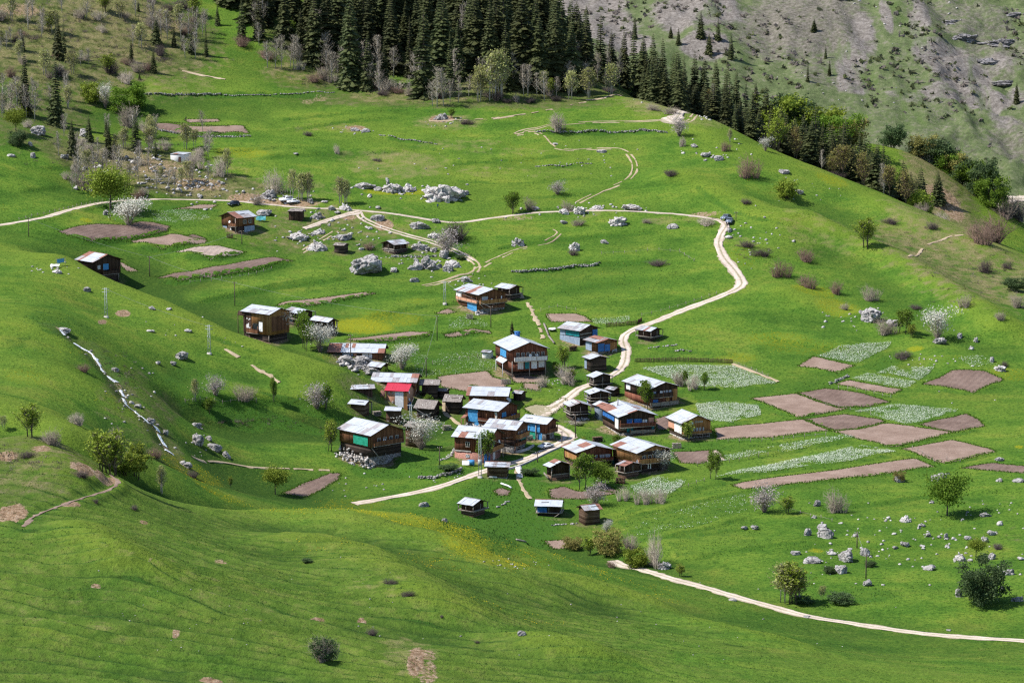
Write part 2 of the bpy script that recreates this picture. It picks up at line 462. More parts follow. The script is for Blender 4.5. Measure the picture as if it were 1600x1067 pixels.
def metal(name, c1, c2, rust, rough=.5, amt=.62):
    m, nt, b = newmat(name, rough, .35)
    tc = N(nt, 'TexCoord'); v = tc.outputs['Object']
    n1 = noise(nt, v, .7, 4); n2 = noise(nt, scalevec(nt, v, (3, .5, .5)), 1.5, 5)
    c = ramp(nt, n1, [(.3, c1), (.7, c2)])
    c = mix(nt, mrange(nt, n2, amt, amt + .14), c, rust)
    nt.links.new(c, b.inputs['Base Color'])
    b.inputs['Metallic'].default_value = .25
    sx = N(nt, 'SeparateXYZ'); nt.links.new(v, sx.inputs[0])
    w = math_(nt, 'SINE', math_(nt, 'MULTIPLY', sx.outputs['X'], 2 * math.pi / .2))
    bump(nt, b, w, .5, .03)
    return m
M = {}
M['zinc'] = metal('zinc_sheet', (.40, .43, .47), (.52, .54, .57), (.30, .27, .25), .5, .68)
M['zinc_white'] = metal('new_zinc_sheet', (.38, .405, .44), (.49, .51, .53), (.30, .29, .28), .55, .74)
M['zinc_dull'] = metal('weathered_zinc_sheet', (.24, .24, .26), (.38, .36, .36), (.22, .13, .10), .65, .55)
M['rust'] = metal('rusty_sheet', (.20, .085, .06), (.30, .15, .11), (.42, .36, .33), .8, .64)
M['red_sheet'] = metal('red_painted_sheet', (.42, .025, .05), (.48, .035, .065), (.36, .05, .06), .5, .7)
M['shingle'] = simple('wooden_shingles', (.10, .085, .075), (.30, .265, .24), 6, sv=(1, .5, .5), bs=.9, bd=.08)
M['wood_dark'] = wood('dark_boards', (.022, .013, .010), (.050, .029, .021), (.10, .06, .045))
M['wood_brown'] = wood('brown_boards', (.062, .028, .015), (.145, .062, .032), (.25, .12, .065))
M['wood_red'] = wood('red_brown_boards', (.07, .025, .016), (.155, .054, .033), (.25, .105, .065))
M['wood_orange'] = wood('fresh_boards', (.19, .085, .032), (.32, .155, .058), (.45, .25, .11))
M['log_dark'] = wood('dark_logs', (.018, .013, .011), (.045, .032, .026), (.11, .08, .065), False, .32, True)
M['log_brown'] = wood('brown_logs', (.045, .024, .016), (.10, .056, .036), (.21, .14, .10), False, .32, True)
M['beam'] = simple('grey_timber', (.14, .115, .095), (.33, .29, .25), 4, bs=.4)
M['white_board'] = wood('white_boards', (.5, .47, .43), (.66, .63, .6), (.74, .72, .7))
M['stone'] = simple('rubble_stone', (.09, .08, .07), (.36, .33, .30), 2.2, bs=1, bd=.2, lo=.38, hi=.6)
M['brick_red'] = simple('reddish_block', (.20, .09, .07), (.36, .19, .15), 3, bs=.5)
M['plaster_pink'] = simple('pink_plaster', (.45, .22, .14), (.55, .30, .20), 1.5, bs=.2)
M['plaster_white'] = simple('white_plaster', (.6, .58, .55), (.75, .73, .7), 1.5, bs=.2)
M['concrete'] = simple('concrete', (.34, .31, .28), (.52, .48, .44), 1.2, bs=.3)
M['blue'] = simple('blue_tarpaulin', (.015, .085, .28), (.04, .16, .42), 1.4, .55, .3, bs=.8, bd=.15)
M['sky_blue'] = simple('light_blue_tarpaulin', (.03, .19, .42), (.08, .29, .52), 1.4, .55, .3, bs=.8, bd=.15)
M['teal'] = simple('teal_sheet', (.006, .13, .15), (.015, .22, .24), 1.4, .55, .3, bs=.6, bd=.1)
M['green'] = simple('green_sheet', (.008, .19, .12), (.02, .28, .18), 1.4, .6, .3, bs=.6, bd=.1)
M['grey_blue'] = simple('grey_blue_boards', (.14, .19, .27), (.30, .36, .44), 2, bs=.4, sv=(3, 3, .4))
M['white'] = simple('white_sheet', (.6, .6, .6), (.75, .75, .75), 1.5, .6, bs=.3)
M['glass'] = simple('window_glass', (.012, .014, .017), (.03, .035, .04), .8, .15, .5, bs=0)
M['curtain'] = simple('curtained_pane', (.30, .32, .36), (.45, .47, .5), 1.2, .3, .4, bs=0)
M['frame'] = simple('window_frame', (.45, .40, .35), (.62, .58, .53), 3, bs=0)
M['rubber'] = simple('tyre_rubber', (.01, .01, .01), (.02, .02, .02), 3, .8, bs=0)
M['car_white'] = simple('white_car_paint', (.70, .71, .72), (.74, .75, .76), .3, .25, .5, bs=0)
M['car_grey'] = simple('blue_grey_car_paint', (.12, .15, .20), (.16, .19, .24), .3, .25, .5, bs=0)
M['car_dark'] = simple('dark_car_paint', (.015, .02, .03), (.025, .03, .045), .3, .2, .5, bs=0)
M['chrome'] = simple('pale_metal', (.4, .4, .4), (.5, .5, .5), 1, .3, .5, bs=0)
M['lamp'] = simple('headlamp', (.6, .6, .58), (.7, .7, .68), 1, .2, .5, bs=0)
M['pole_wood'] = simple('pole_wood', (.05, .036, .028), (.11, .085, .065), 3, bs=.3)
M['galv'] = simple('galvanised_steel', (.24, .27, .27), (.34, .37, .37), 2, .5, .3, bs=0)
M['wire'] = simple('cable', (.2, .2, .2), (.3, .3, .3), 2, .6, bs=0)
M['skin'] = simple('skin', (.35, .2, .14), (.4, .24, .17), 3, .6, bs=0)
M['cloth_dark'] = simple('dark_cloth', (.012, .012, .016), (.03, .03, .04), 6, .9, bs=.2)
M['cloth_blue'] = simple('blue_cloth', (.01, .05, .16), (.02, .08, .24), 6, .9, bs=.2)
M['hair'] = simple('dark_hair', (.01, .008, .006), (.025, .018, .014), 12, .7, bs=.3)
# rock: pale limestone with dark lichen and cracks
def rockmat(name, a, b_, c_):
    m, nt, b = newmat(name, .92, .1)
    g = N(nt, 'NewGeometry'); v = g.outputs['Position']
    n1 = noise(nt, v, .55, 6, .65); n2 = noise(nt, scalevec(nt, v, (1, 1, 2.2)), 1.7, 5, .7)
    vo = N(nt, 'TexVoronoi', feature='DISTANCE_TO_EDGE'); vo.inputs['Scale'].default_value = .55
    nt.links.new(mix(nt, .35, v, noise(nt, v, .8, 3, .6, 'Color')), vo.inputs['Vector'])
    crack = mrange(nt, vo.outputs['Distance'], 0, .09, 1, 0)
    f = math_(nt, 'ADD', math_(nt, 'MULTIPLY', n1, .5), math_(nt, 'MULTIPLY', n2, .5))
    c = ramp(nt, f, [(.34, a), (.5, b_), (.64, c_)])
    c = mix(nt, math_(nt, 'MULTIPLY', crack, .5), c, (.05, .045, .045))
    nt.links.new(c, b.inputs['Base Color'])
    bump(nt, b, math_(nt, 'SUBTRACT', f, math_(nt, 'MULTIPLY', crack, .4)), 1.0, .6)
    return m
M['rock'] = rockmat('limestone', (.12, .112, .11), (.31, .295, .285), (.50, .475, .455))
M['rock_pale'] = rockmat('pale_limestone', (.22, .205, .195), (.45, .425, .405), (.62, .59, .565))
M['needle'] = leafmat('spruce_needles', (.026, .038, .014), (.082, .090, .032), .32, .2, .35)
M['bark'] = simple('brown_bark', (.05, .04, .032), (.13, .105, .085), 5, bs=.6)
M['birch_bark'] = simple('pale_bark', (.30, .28, .25), (.50, .47, .43), 3, bs=.2)
M['twig'] = simple('bare_twigs', (.125, .105, .082), (.235, .20, .158), 2, bs=0, rnd=.2)
M['twig_pale'] = simple('pale_bare_twigs', (.21, .18, .142), (.35, .31, .25), 2, bs=0, rnd=.15)
M['twig_red'] = simple('reddish_bare_twigs', (.095, .062, .046), (.18, .12, .092), 2, bs=0, rnd=.2)
M['twig_dark'] = simple('dark_bare_twigs', (.035, .028, .026), (.09, .07, .065), 2, bs=0, rnd=.2)
M['leaf_green'] = leafmat('fresh_green_leaves', (.095, .165, .016), (.17, .26, .032), .15, .4)
M['leaf_yellow'] = leafmat('yellow_green_leaves', (.14, .19, .018), (.25, .31, .042), .15)
M['leaf_dark'] = leafmat('dark_green_leaves', (.050, .088, .030), (.10, .15, .058), .2, .3)
M['leaf_rust'] = leafmat('brownish_young_leaves', (.15, .145, .035), (.27, .235, .075), .2)
M['leaf_pale'] = leafmat('pale_young_leaves', (.21, .23, .07), (.36, .36, .14), .15)
M['blossom'] = leafmat('white_blossom', (.44, .42, .35), (.66, .64, .57), .06, .2)
M['blossom_pink'] = leafmat('pinkish_blossom', (.30, .255, .24), (.46, .41, .39), .06, .2)
# ------------------------------------------------------------------ roads (world polylines from where they run)
ROADS = [
 ('dirt_road', '-20,355 30,347 70,340 110,328 160,317 215,313 270,312 330,313 400,318 440,322 500,326 560,329 620,335 680,345 715,349 760,342 820,334 870,331 940,329 1000,331 1060,335 1100,340 1125,344 1134,353 1127,366 1123,382 1131,402 1146,420 1158,438 1155,449 1130,462 1080,480 1030,500 990,515 974,529 978,550 974,570 960,585 930,598 905,607 882,625 857,641 842,650', 3.1, 'road'),
 ('village_road', '866,664 888,680 880,690 855,702 830,714 800,724 770,732 742,741 700,755 650,768 600,778 552,787', 3.2, 'road'),
 ('lower_road', '958,876 975,884 1000,890 1050,904 1100,918 1150,932 1200,946 1260,962 1330,974 1400,985 1500,995 1630,1003', 3.0, 'road_pale'),
 ('footpath', '36,822 50,808 75,795 110,783 150,772 176,763 183,753 172,742', .6, 'soil'),
]
RW = []
for nm, p, w, mt in ROADS:
    P = resample(catmull(pxpath(LR(p)), 8), 1.0)
    zc = H(P[:, 0], P[:, 1]); k = np.ones(15) / 15
    zc = np.convolve(np.pad(zc, 7, 'edge'), k, 'valid')
    s_ = sub(P, 8); X, Y = GX[s_], GY[s_]
    # distance to the centre line on a thinned polyline
    T = P[::4] if len(P) > 12 else P
    d, sg, t, L = pl_dist(T, X, Y)
    zt = np.interp(t, np.arange(len(P)) * (L / (len(P) - 1)), zc)
    wgt = 1 - ss(w / 2 + .3, w / 2 + 2.6, d)
    GZ[s_] = GZ[s_] * (1 - wgt) + zt * wgt
    RW.append((nm, P, w, mt))
NOGRASS = np.zeros(GX.shape, bool)

def strip(name, P, w, mat, off=.10, jit=.25, gaps=None, mb=None, step=.9):
    P = resample(P, step); m = len(P)
    T = np.gradient(P, axis=0); T /= np.linalg.norm(T, axis=1)[:, None] + 1e-9
    Nn = np.stack([-T[:, 1], T[:, 0]], 1)
    w = np.broadcast_to(np.asarray(w, float), (m,))
    tl = np.arange(m) * step
    e1 = (vnoise(tl / 1.6, tl * 0 + 3, 61) - .5 + vnoise(tl / 6, tl * 0, 65) - .5) * jit; e2 = (vnoise(tl / 1.6, tl * 0 + 9, 63) - .5 + vnoise(tl / 6, tl * 0, 67) - .5) * jit
    rows = []
    FS = (-1, -.8, -.5, -.22, 0, .22, .5, .8, 1); nf = len(FS)
    for f in FS:
        o = w / 2 * f + (e1 if f == -1 else e2 if f == 1 else 0)
        q = P + Nn * np.asarray(o)[:, None]
        z = H(q[:, 0], q[:, 1]) + (off if abs(f) < 1 else off * .3)
        rows.append(np.stack([q[:, 0], q[:, 1], z], 1))
    V = np.stack(rows, 1).reshape(-1, 3)
    i = np.arange(m - 1)[:, None] * nf; j = np.arange(nf - 1)[None]
    q = np.stack([i + j + 1, i + j, i + nf + j, i + nf + 1 + j], -1)
    if gaps is not None: q = q[gaps(tl[:-1])]
    own = mb is None
    if own: mb = MB()
    mb.add(V, q.reshape(-1, 4), 0, np.tile(np.column_stack([np.abs(FS), np.zeros((nf, 2)), np.ones(nf)]), (m, 1)))
    s_ = sub(P, 6); d, _, _, _ = pl_dist(P[::3] if m > 9 else P, GX[s_], GY[s_])
    NOGRASS[s_] |= d < float(w.mean()) / 2 + .15
    if own: return tag(mb.build(name, mat, None, True), kind='structure')

def earth(name, c1, c2, c3, furrow=0.0, bs=.8, lane=0.0):
    m, nt, b = newmat(name, .95, .05)
    g = N(nt, 'NewGeometry'); v = g.outputs['Position']
    n1 = noise(nt, v, .22, 4); n2 = noise(nt, v, 2.2, 4, .65)
    f = math_(nt, 'ADD', math_(nt, 'MULTIPLY', n1, .55), math_(nt, 'MULTIPLY', n2, .45))
    c = ramp(nt, f, [(.36, c1), (.5, c2), (.64, c3)])
    hgt = n2
    if furrow:
        mp = N(nt, 'Mapping'); mp.inputs['Rotation'].default_value = (0, 0, furrow); nt.links.new(v, mp.inputs[0])
        sx = N(nt, 'SeparateXYZ'); nt.links.new(mp.outputs[0], sx.inputs[0])
        wv = math_(nt, 'SINE', math_(nt, 'ADD', math_(nt, 'MULTIPLY', sx.outputs['X'], 3.6), math_(nt, 'MULTIPLY', n1, 3.0)))
        hgt = math_(nt, 'ADD', n2, math_(nt, 'MULTIPLY', wv, .16))
    if lane:
        la = N(nt, 'Attribute', attribute_name='Col'); sp = N(nt, 'SeparateColor'); nt.links.new(la.outputs['Color'], sp.inputs[0])
        q = math_(nt, 'ADD', sp.outputs[0], math_(nt, 'MULTIPLY', math_(nt, 'SUBTRACT', noise(nt, v, .8, 4, .65), .5), .55))
        c = mix(nt, math_(nt, 'MULTIPLY', mrange(nt, q, .24, .04), lane), c, mix(nt, n2, (.12, .135, .04), (.26, .22, .14)))
        c = mix(nt, math_(nt, 'MULTIPLY', mrange(nt, q, .72, .98), .75), c, mix(nt, n2, (.10, .115, .035), (.24, .20, .13)))
        rut = mrange(nt, math_(nt, 'ABSOLUTE', math_(nt, 'SUBTRACT', q, .5)), .22, .0)
        c = mix(nt, math_(nt, 'MULTIPLY', rut, .25), c, c3)
    nt.links.new(c, b.inputs['Base Color']); bump(nt, b, hgt, bs, .25)
    return m
M['road'] = earth('gravel_track', (.36, .29, .24), (.47, .39, .33), (.56, .48, .42), 0, .6, .8)
M['road_pale'] = earth('pale_gravel_track', (.38, .32, .26), (.47, .40, .33), (.55, .48, .40), 0, .6, .6)
M['soil_dark'] = earth('dark_ploughed_soil', (.108, .074, .060), (.148, .104, .086), (.195, .142, .118), .5)
M['soil'] = earth('ploughed_soil', (.170, .118, .092), (.218, .156, .124), (.275, .203, .166), 1.1)
M['soil_pale'] = earth('dry_ploughed_soil', (.27, .205, .17), (.33, .262, .222), (.39, .315, .27), .2)
M['path'] = earth('worn_path', (.24, .19, .12), (.33, .26, .175), (.42, .34, .24), 0, .4)
for nm, P, w, mt in RW:
    m = len(resample(P, .9)); ww = np.full(m, w)
    tl = np.linspace(0, 1, m)
    if nm == 'dirt_road':
        ww = w + 2.2 * np.exp(-((tl - 0.985) / .02) ** 2) + .9 * np.exp(-((tl - .70) / .06) ** 2)
    if nm == 'village_road': ww = w + 1.2 * np.exp(-((tl - .1) / .1) ** 2)
    strip(nm, P, ww, M[mt], .10, .8)
# the trodden yard where both roads meet
# two-rut tracks: two worn strips in one sheet
def track(name, p, gauge=1.7, w=.62, gapf=.15, mat='path'):
    P = resample(catmull(pxpath(LR(p)), 6), .9)
    T = np.gradient(P, axis=0); T /= np.linalg.norm(T, axis=1)[:, None] + 1e-9
    Nn = np.stack([-T[:, 1], T[:, 0]], 1); mb = MB()
    for k, sgn in enumerate((-1, 1)):
        sd = R_.randint(0, 999)
        strip(name, P + Nn * sgn * gauge / 2, w, None, .09, .35, (lambda t, sd=sd: vnoise(t / 4.0, t * 0 + sd, 71) > gapf), mb)
    return tag(mb.build(name, M[mat], None, True), kind='structure')
track('meadow_track', '1112,178 1085,181 1055,187 1000,190 950,191 900,193 850,198 820,204 806,210')
track('meadow_track', '806,211 840,208 870,232 930,233 965,233 984,243 992,262 982,280 955,293 925,306 895,321', gapf=.3)
track('farm_track', '560,331 568,342 590,353 610,360 640,369 680,380 715,394 738,408', 1.6, .8, .1, 'road')
track('farm_track', '722,396 740,408 746,418 738,428 715,434 690,441 662,447', 1.6, .7, .2)
track('farm_track', '745,421 775,405 800,394 830,385 862,374 874,363 862,356', 1.6, .45, .45)
track('farm_track', '470,395 490,382 510,371 525,361', 1.6, .5, .35)
def path(name, p, w=1.0, mat='path', jit=.5, gap=.0):
    return strip(name, catmull(pxpath(LR(p)), 6), w, M[mat], .22, jit, (lambda t: vnoise(t / 3.0, t * 0 + len(p), 73) > gap) if gap else None, step=.45)
path('lane', '562,332 540,337 515,344 492,352 475,358', 2.2, 'road', .8)
path('stone_path', '812,458 826,478 838,502 846,520 850,532', 1.0, 'path', 1.0, .3)
path('footpath', '694,628 697,646 708,656 724,668', 1.1, 'path', .4)
path('footpath', '868,570 876,582 884,592 890,600', 1.4, 'road', .6)
path('footpath', '352,546 375,559 397,574 418,586 437,598', 1.0, 'path', .8, .3)
path('footpath', '300,714 340,722 400,731 460,733 515,735', .7, 'path', .4, .2)
path('footpath', '285,111 310,117 330,121 352,125', 1.0, 'path', .8, .15)
path('footpath', '915,157 945,153 975,151', 1.3, 'path', 1.0, .2)
path('footpath', '770,187 860,172 915,160', .7, 'path', .8, .4)
path('footpath', '1420,402 1445,386 1475,374 1505,368', .8, 'path', .4, .15)
path('footpath', '1145,569 1170,578 1200,590 1216,597', 1.2, 'path', .5, .1)
path('footpath', '812,726 808,742 815,760 828,780', .9, 'path', .5, .1)
path('footpath', '670,190 750,187 800,182', .6, 'path', .6, .4)
# scree-like track scar by the wood
for a in ('1040,184 1060,182 1090,180 1115,176',):
    path('road_cut', a, 4.5, 'road_pale', 3)
# ------------------------------------------------------------------ fields
def poly_world(px):
    P = [hit(a, b)[:2] for a, b in px]
    Q = resample(P, 1.1, True)
    c = Q.mean(0); 
    jit = (vnoise(Q[:, 0] / 2.2, Q[:, 1] / 2.2, 77) - .5)[:, None] * .35
    dirn = Q - c; dirn /= np.linalg.norm(dirn, axis=1)[:, None] + 1e-9
    return Q + dirn * jit

def inside(Q, x, y):
    r = np.zeros(np.shape(x), bool)
    x1, y1 = Q[:, 0], Q[:, 1]; x2, y2 = np.roll(x1, -1), np.roll(y1, -1)
    for a, b, c, d in zip(x1, y1, x2, y2):
        if b == d: continue
        r ^= ((b > y) != (d > y)) & (x < (c - a) * (y - b) / (d - b) + a)
    return r
FIELDS = []
def field(name, px, mat, label=None, off=.10, grass=False):
    Q = poly_world(LR(px) if isinstance(px, str) else px)
    x0, y0 = Q.min(0); x1, y1 = Q.max(0)
    st = 1.3
    gx, gy = np.meshgrid(np.arange(x0 + .6, x1, st), np.arange(y0 + .6, y1, st))
    gx = gx.ravel(); gy = gy.ravel(); k = inside(Q, gx, gy)
    I = np.stack([gx[k], gy[k]], 1)
    if len(I):
        d, _, _, _ = pl_dist(np.vstack([Q, Q[:1]]), I[:, 0], I[:, 1]); I = I[d > .6]
    nb = len(Q)
    vs_, _, fs, *_ = geometry.delaunay_2d_cdt([Vector(p) for p in np.vstack([Q, I])], [(i, (i + 1) % nb) for i in range(nb)], [], 1, 1e-4)
    V = np.array([[p.x, p.y] for p in vs_])
    lift = np.full(len(V), off); lift[:nb] = .03
    V3 = np.column_stack([V, H(V[:, 0], V[:, 1]) + lift])
    mb = MB(); tri = [list(f) for f in fs if len(f) == 3]
    t = np.array(tri)
    cr = np.cross(V[t[:, 1]] - V[t[:, 0]], V[t[:, 2]] - V[t[:, 0]]); t[cr < 0] = t[cr < 0][:, ::-1]
    mb.add(V3, t)
    o = tag(mb.build(name, M[mat], None, True), label, kind='structure')
    s_ = sub(Q, 4)
    if not grass: NOGRASS[s_] |= inside(Q, GX[s_], GY[s_])
    FIELDS.append(Q)
    return Q
for mt, pl in [
 ('soil_dark', '91,362 110,356 150,350 180,351 200,352 220,346 235,347 266,354 262,361 240,366 215,370 140,378 115,372'),
 ('soil', '205,377 265,366 325,376 320,380 255,390'), ('soil_dark', '288,369 300,366 324,374 316,375'), ('soil_pale', '275,394 343,384 385,394 370,399 330,406'),
 ('soil_dark', '245,434 300,424 360,413 430,402 460,408 400,422 330,433 280,439'), ('soil', '183,411 190,410 218,424 200,424'),
 ('soil', '272,327 310,320 340,320 330,326'), ('soil', '430,478 440,473 520,463 565,457 589,459 560,464 520,471 470,478'),
 ('soil', '540,531 600,523 640,518 677,519 674,523 640,528 600,532 560,534'), ('soil', '692,523 765,516 768,521 700,527'),
 ('soil', '680,490 700,482 713,488 698,491'), ('soil', '853,490 900,490 915,495 925,503 860,503'),
 ('soil', '683,589 700,586 761,579 772,590 794,595 790,605 730,612 690,605'), ('soil', '226,190 245,192 320,197 360,198'),
 ('soil_dark', '228,191 245,193 290,197 300,209 270,208 242,201'), ('soil', '288,187 340,186 345,190 295,192'),
 ('soil', '290,197 330,198 380,197 390,209 330,212 300,209'),
 ('soil', '1246,572 1272,557 1335,571 1312,583'), ('soil', '1305,600 1327,594 1370,602 1410,608 1397,616 1350,609'),
 ('soil_dark', '1441,600 1487,579 1540,580 1569,593 1520,614'), ('soil_dark', '1246,614 1290,607 1350,615 1392,628 1362,634 1328,636 1309,636'),
 ('soil', '1173,622 1244,615 1307,637 1325,637 1248,653 1225,642'), ('soil', '1116,669 1200,661 1253,655 1298,673 1200,684 1120,687'),
 ('soil_dark', '1257,655 1320,647 1375,655 1383,659 1330,671 1301,672'), ('soil', '1300,674 1340,671 1384,661 1420,665 1490,675 1400,698 1385,697'),
 ('soil_dark', '1435,663 1510,646 1530,656 1540,666 1490,676'), ('soil', '1410,701 1487,687 1550,702 1555,706 1478,725 1455,719'),
 ('soil', '1143,757 1200,747 1300,735 1430,716 1460,729 1380,740 1210,760 1160,764'), ('soil_dark', '1500,731 1550,723 1610,729 1610,740'),
 ('soil_dark', '1050,706 1110,703 1112,718 1095,725 1062,723'), ('soil_pale', '1112,704 1121,703 1134,719 1114,720'),
 ('soil_dark', '858,765 880,760 905,768 935,766 965,770 915,780 860,779'), ('soil_dark', '930,752 950,757 968,770 940,767'),
 ('soil_dark', '1022,655 1045,648 1060,664 1040,672 1025,672'), ('soil_dark', '440,770 470,757 515,739 533,739 530,748 500,766 475,777'),
 ('soil', '850,845 880,843 890,855 865,858'), ('soil_dark', '770,766 783,762 798,767 794,774 778,774'), ('soil', '795,589 820,586 850,590 850,598 805,598'),
 ('soil', '817,598 845,600 843,611 818,607'), ]:
    field('ploughed_field', pl, mt)
YARD = field('trodden_yard', '818,638 836,632 856,634 878,622 890,628 872,640 858,652 868,664 858,667 838,652', 'road')
WF = []
for pl, dens in [('1277,557 1307,543 1350,537 1395,534 1385,546 1375,550 1340,568', 1.6), ('1370,584 1392,573 1460,574 1452,584 1436,595 1385,583', 1.5),
 ('1330,592 1356,583 1400,592 1432,597 1418,607 1380,602', 1.3), ('1002,576 1060,571 1145,572 1215,599 1150,607 1080,604 1040,590', 1.7), ('1086,632 1120,628 1185,634 1190,649 1140,662 1096,655', 1.8),
 ('1335,643 1400,632 1500,641 1435,660 1415,663 1385,656', 1.2), ('1122,716 1200,699 1330,678 1345,684 1215,710 1126,722', .8), ('1118,745 1200,727 1300,706 1345,696 1402,706 1330,721 1200,738 1130,745', 1.7),
 ('985,760 1030,744 1072,752 1052,772 1000,776', 1.3), ('925,500 985,494 982,505 930,508', .7), ('960,815 1050,798 1165,770 1172,796 1080,825 1000,838', .12), ('645,555 770,548 775,580 690,586 650,590', .22),
 ('700,497 745,493 765,510 700,520', .35), ('235,330 300,328 330,340 290,352 240,345', .5), ('1250,566 1290,553 1340,571 1320,585', .0), ('1495,560 1530,555 1560,570 1520,576', .4)]:
    WF.append((poly_world(LR(pl)), dens))
# ------------------------------------------------------------------ ground cover weights
COV = np.zeros(GX.shape + (4,)); TON = np.zeros(GX.shape + (4,))
def blob(arr, ch, px, py, rx, ry, amt=1.0):
    x, y, z, d = hit(px, py); s = F / d
    y2 = hit(px, py - ry)[1]; y1 = hit(px, py + ry)[1]
    ryw = max(1.0, min((y2 - y1) / 2, ry / s * 7)); rxw = rx / s
    P = [[x - rxw * 2, y - ryw * 2], [x + rxw * 2, y + ryw * 2]]
    s_ = sub(P, 1)
    e = ((GX[s_] - x) / rxw) ** 2 + ((GY[s_] - y) / ryw) ** 2
    arr[s_][..., ch] = np.maximum(arr[s_][..., ch], amt * (1 - ss(.35, 1.5, e)))
# dry / tan ground
for a in [(620,258,90,26,.75),(560,248,50,14,.6),(760,268,60,10,.5),(850,270,60,12,.45),(40,60,120,60,.75),(180,40,120,70,.85),(100,130,110,40,.6),(240,120,110,40,.6),(20,150,60,40,.5),
          (700,190,60,14,.8),(545,200,40,8,.7),(470,200,40,8,.5),(720,225,70,10,.6),(790,235,90,8,.5),(330,260,60,30,.5),(430,300,120,25,.55),(200,262,120,28,1.0),(300,292,80,18,.9),(1430,380,70,36,.8),(1500,400,130,60,.75),(1420,350,70,20,.4),
          (1470,330,50,60,.9),(1440,290,40,30,.6),(1520,430,90,50,.35),(1290,345,90,30,.5),(1200,420,60,20,.3),(1010,160,40,14,.9),(1100,185,40,12,.7),(560,345,130,30,.5),(480,370,110,25,.5),(640,385,90,20,.35),(760,130,120,14,.6),(600,150,60,12,.7),(680,155,60,10,.7),(450,115,50,18,.55),(330,95,40,25,.5),
          (80,720,80,24,.6),(40,740,60,30,.5),(640,1020,50,30,.7),(1260,30,110,60,1.2),(1210,60,70,40,1),(1330,30,30,40,.8),(1290,110,60,30,.8),(1500,30,100,40,.8),(1560,85,60,40,.9),(1430,215,160,30,.5),(1590,230,50,40,.9),(1420,100,30,40,.5),(600,910,60,22,.4),(170,860,60,14,.35),(420,960,90,30,.3),(120,960,110,40,.3),(300,900,120,30,.25),(1540,780,60,20,.25),(1050,345,60,8,.6),(1150,380,40,16,.5),(900,335,60,6,.5)]:
    blob(COV, 0, *a)
# bare earth / gravel
for a in [(1012,152,22,7,1),(1112,180,16,6,1),(690,186,22,6,.9),(555,200,18,4,.8),(15,805,26,14,1.1),(10,712,20,9,.8),(65,700,18,6,.7),(110,788,16,5,.9),(130,730,22,9,.8),(165,745,16,8,.9),(150,915,10,4,.7),(275,987,7,4,.7),(225,815,8,3,.7),(497,968,14,2,.8),(565,972,8,3,.85),(650,1030,14,26,.9),(660,1020,24,8,.6),(670,1050,16,20,.6),(330,1063,20,5,.9),(192,490,12,6,1),(160,503,6,5,1),(1470,310,34,22,.7),(1490,330,20,16,.7),(600,352,16,10,.9),(545,340,14,6,.7),(250,262,60,16,.55),(310,288,50,12,.6),(190,240,50,14,.45),(270,40,30,15,.5),(30,15,40,12,.6),(1090,337,40,3,.6),(240,875,10,3,.5),(345,878,12,4,.6),(800,340,40,4,.5),(1090,14,80,28,.75),(1060,30,40,20,.7),(925,12,60,32,.75),(955,45,46,32,.75),(985,70,40,20,.7),(1105,70,46,26,.7),(1350,55,20,40,.6),(1340,85,16,30,.62),(1325,110,22,28,.66),(1332,132,30,14,.6),(1440,12,14,30,.62),(1432,50,12,34,.62),(1450,85,30,28,.6),(1500,112,56,44,.68),(1470,140,40,14,.6),(1545,165,40,14,.8),(1555,100,40,20,.5),(1590,150,20,20,.6),(1570,190,30,16,.5),(1385,25,10,30,.7),(1430,150,60,10,.4),(500,155,14,6,.5),(480,160,12,5,.5),(390,310,40,8,.7),(450,318,60,6,.7)]:
    blob(COV, 1, *a)
# yellow buttercup meadows
YEL = [(380,240,50,10,.7),(470,120,60,20,.4),(430,45,50,30,.35),(560,140,60,10,.35),(440,90,70,25,.35),(800,230,60,8,.35),(830,255,60,10,.4),(690,205,50,8,.4),(870,245,60,8,.3),(620,300,60,6,.9),(560,510,60,14,1),(610,500,60,14,.7),(135,344,12,4,.9),(1300,280,30,8,.7),(1265,350,80,14,.35),(1310,480,40,16,.7),(1270,455,40,10,.7),(1220,530,60,14,.6),(1260,545,80,12,.5),(1150,560,40,8,.6),(1160,400,30,20,.5),(1430,545,16,5,1),(1580,585,40,12,.6),(1592,698,8,3,1),(690,830,90,20,.8),(600,805,70,10,.7),(760,860,80,20,.8),(820,870,60,14,.5),(680,880,60,12,.4),(550,790,60,8,.5),(20,320,40,20,.2),(40,590,40,14,.5),(300,740,60,12,.6),(340,770,50,10,.6),(470,795,70,10,.45),(530,560,40,8,.5),(520,850,60,12,.3),(900,880,60,12,.35),(960,605,14,5,.8),(200,640,60,10,.35),(105,545,40,10,.3),(800,960,90,12,.25),(1000,920,80,14,.3),(850,440,60,6,.3),(940,420,60,10,.25),(1500,560,40,6,.4),(870,400,40,8,.2),(1275,860,14,4,.9),(1080,460,30,8,.3),(650,470,30,5,.5),(480,140,50,6,.3),(1200,290,60,20,.25)]
for a in YEL: blob(COV, 2, *a)
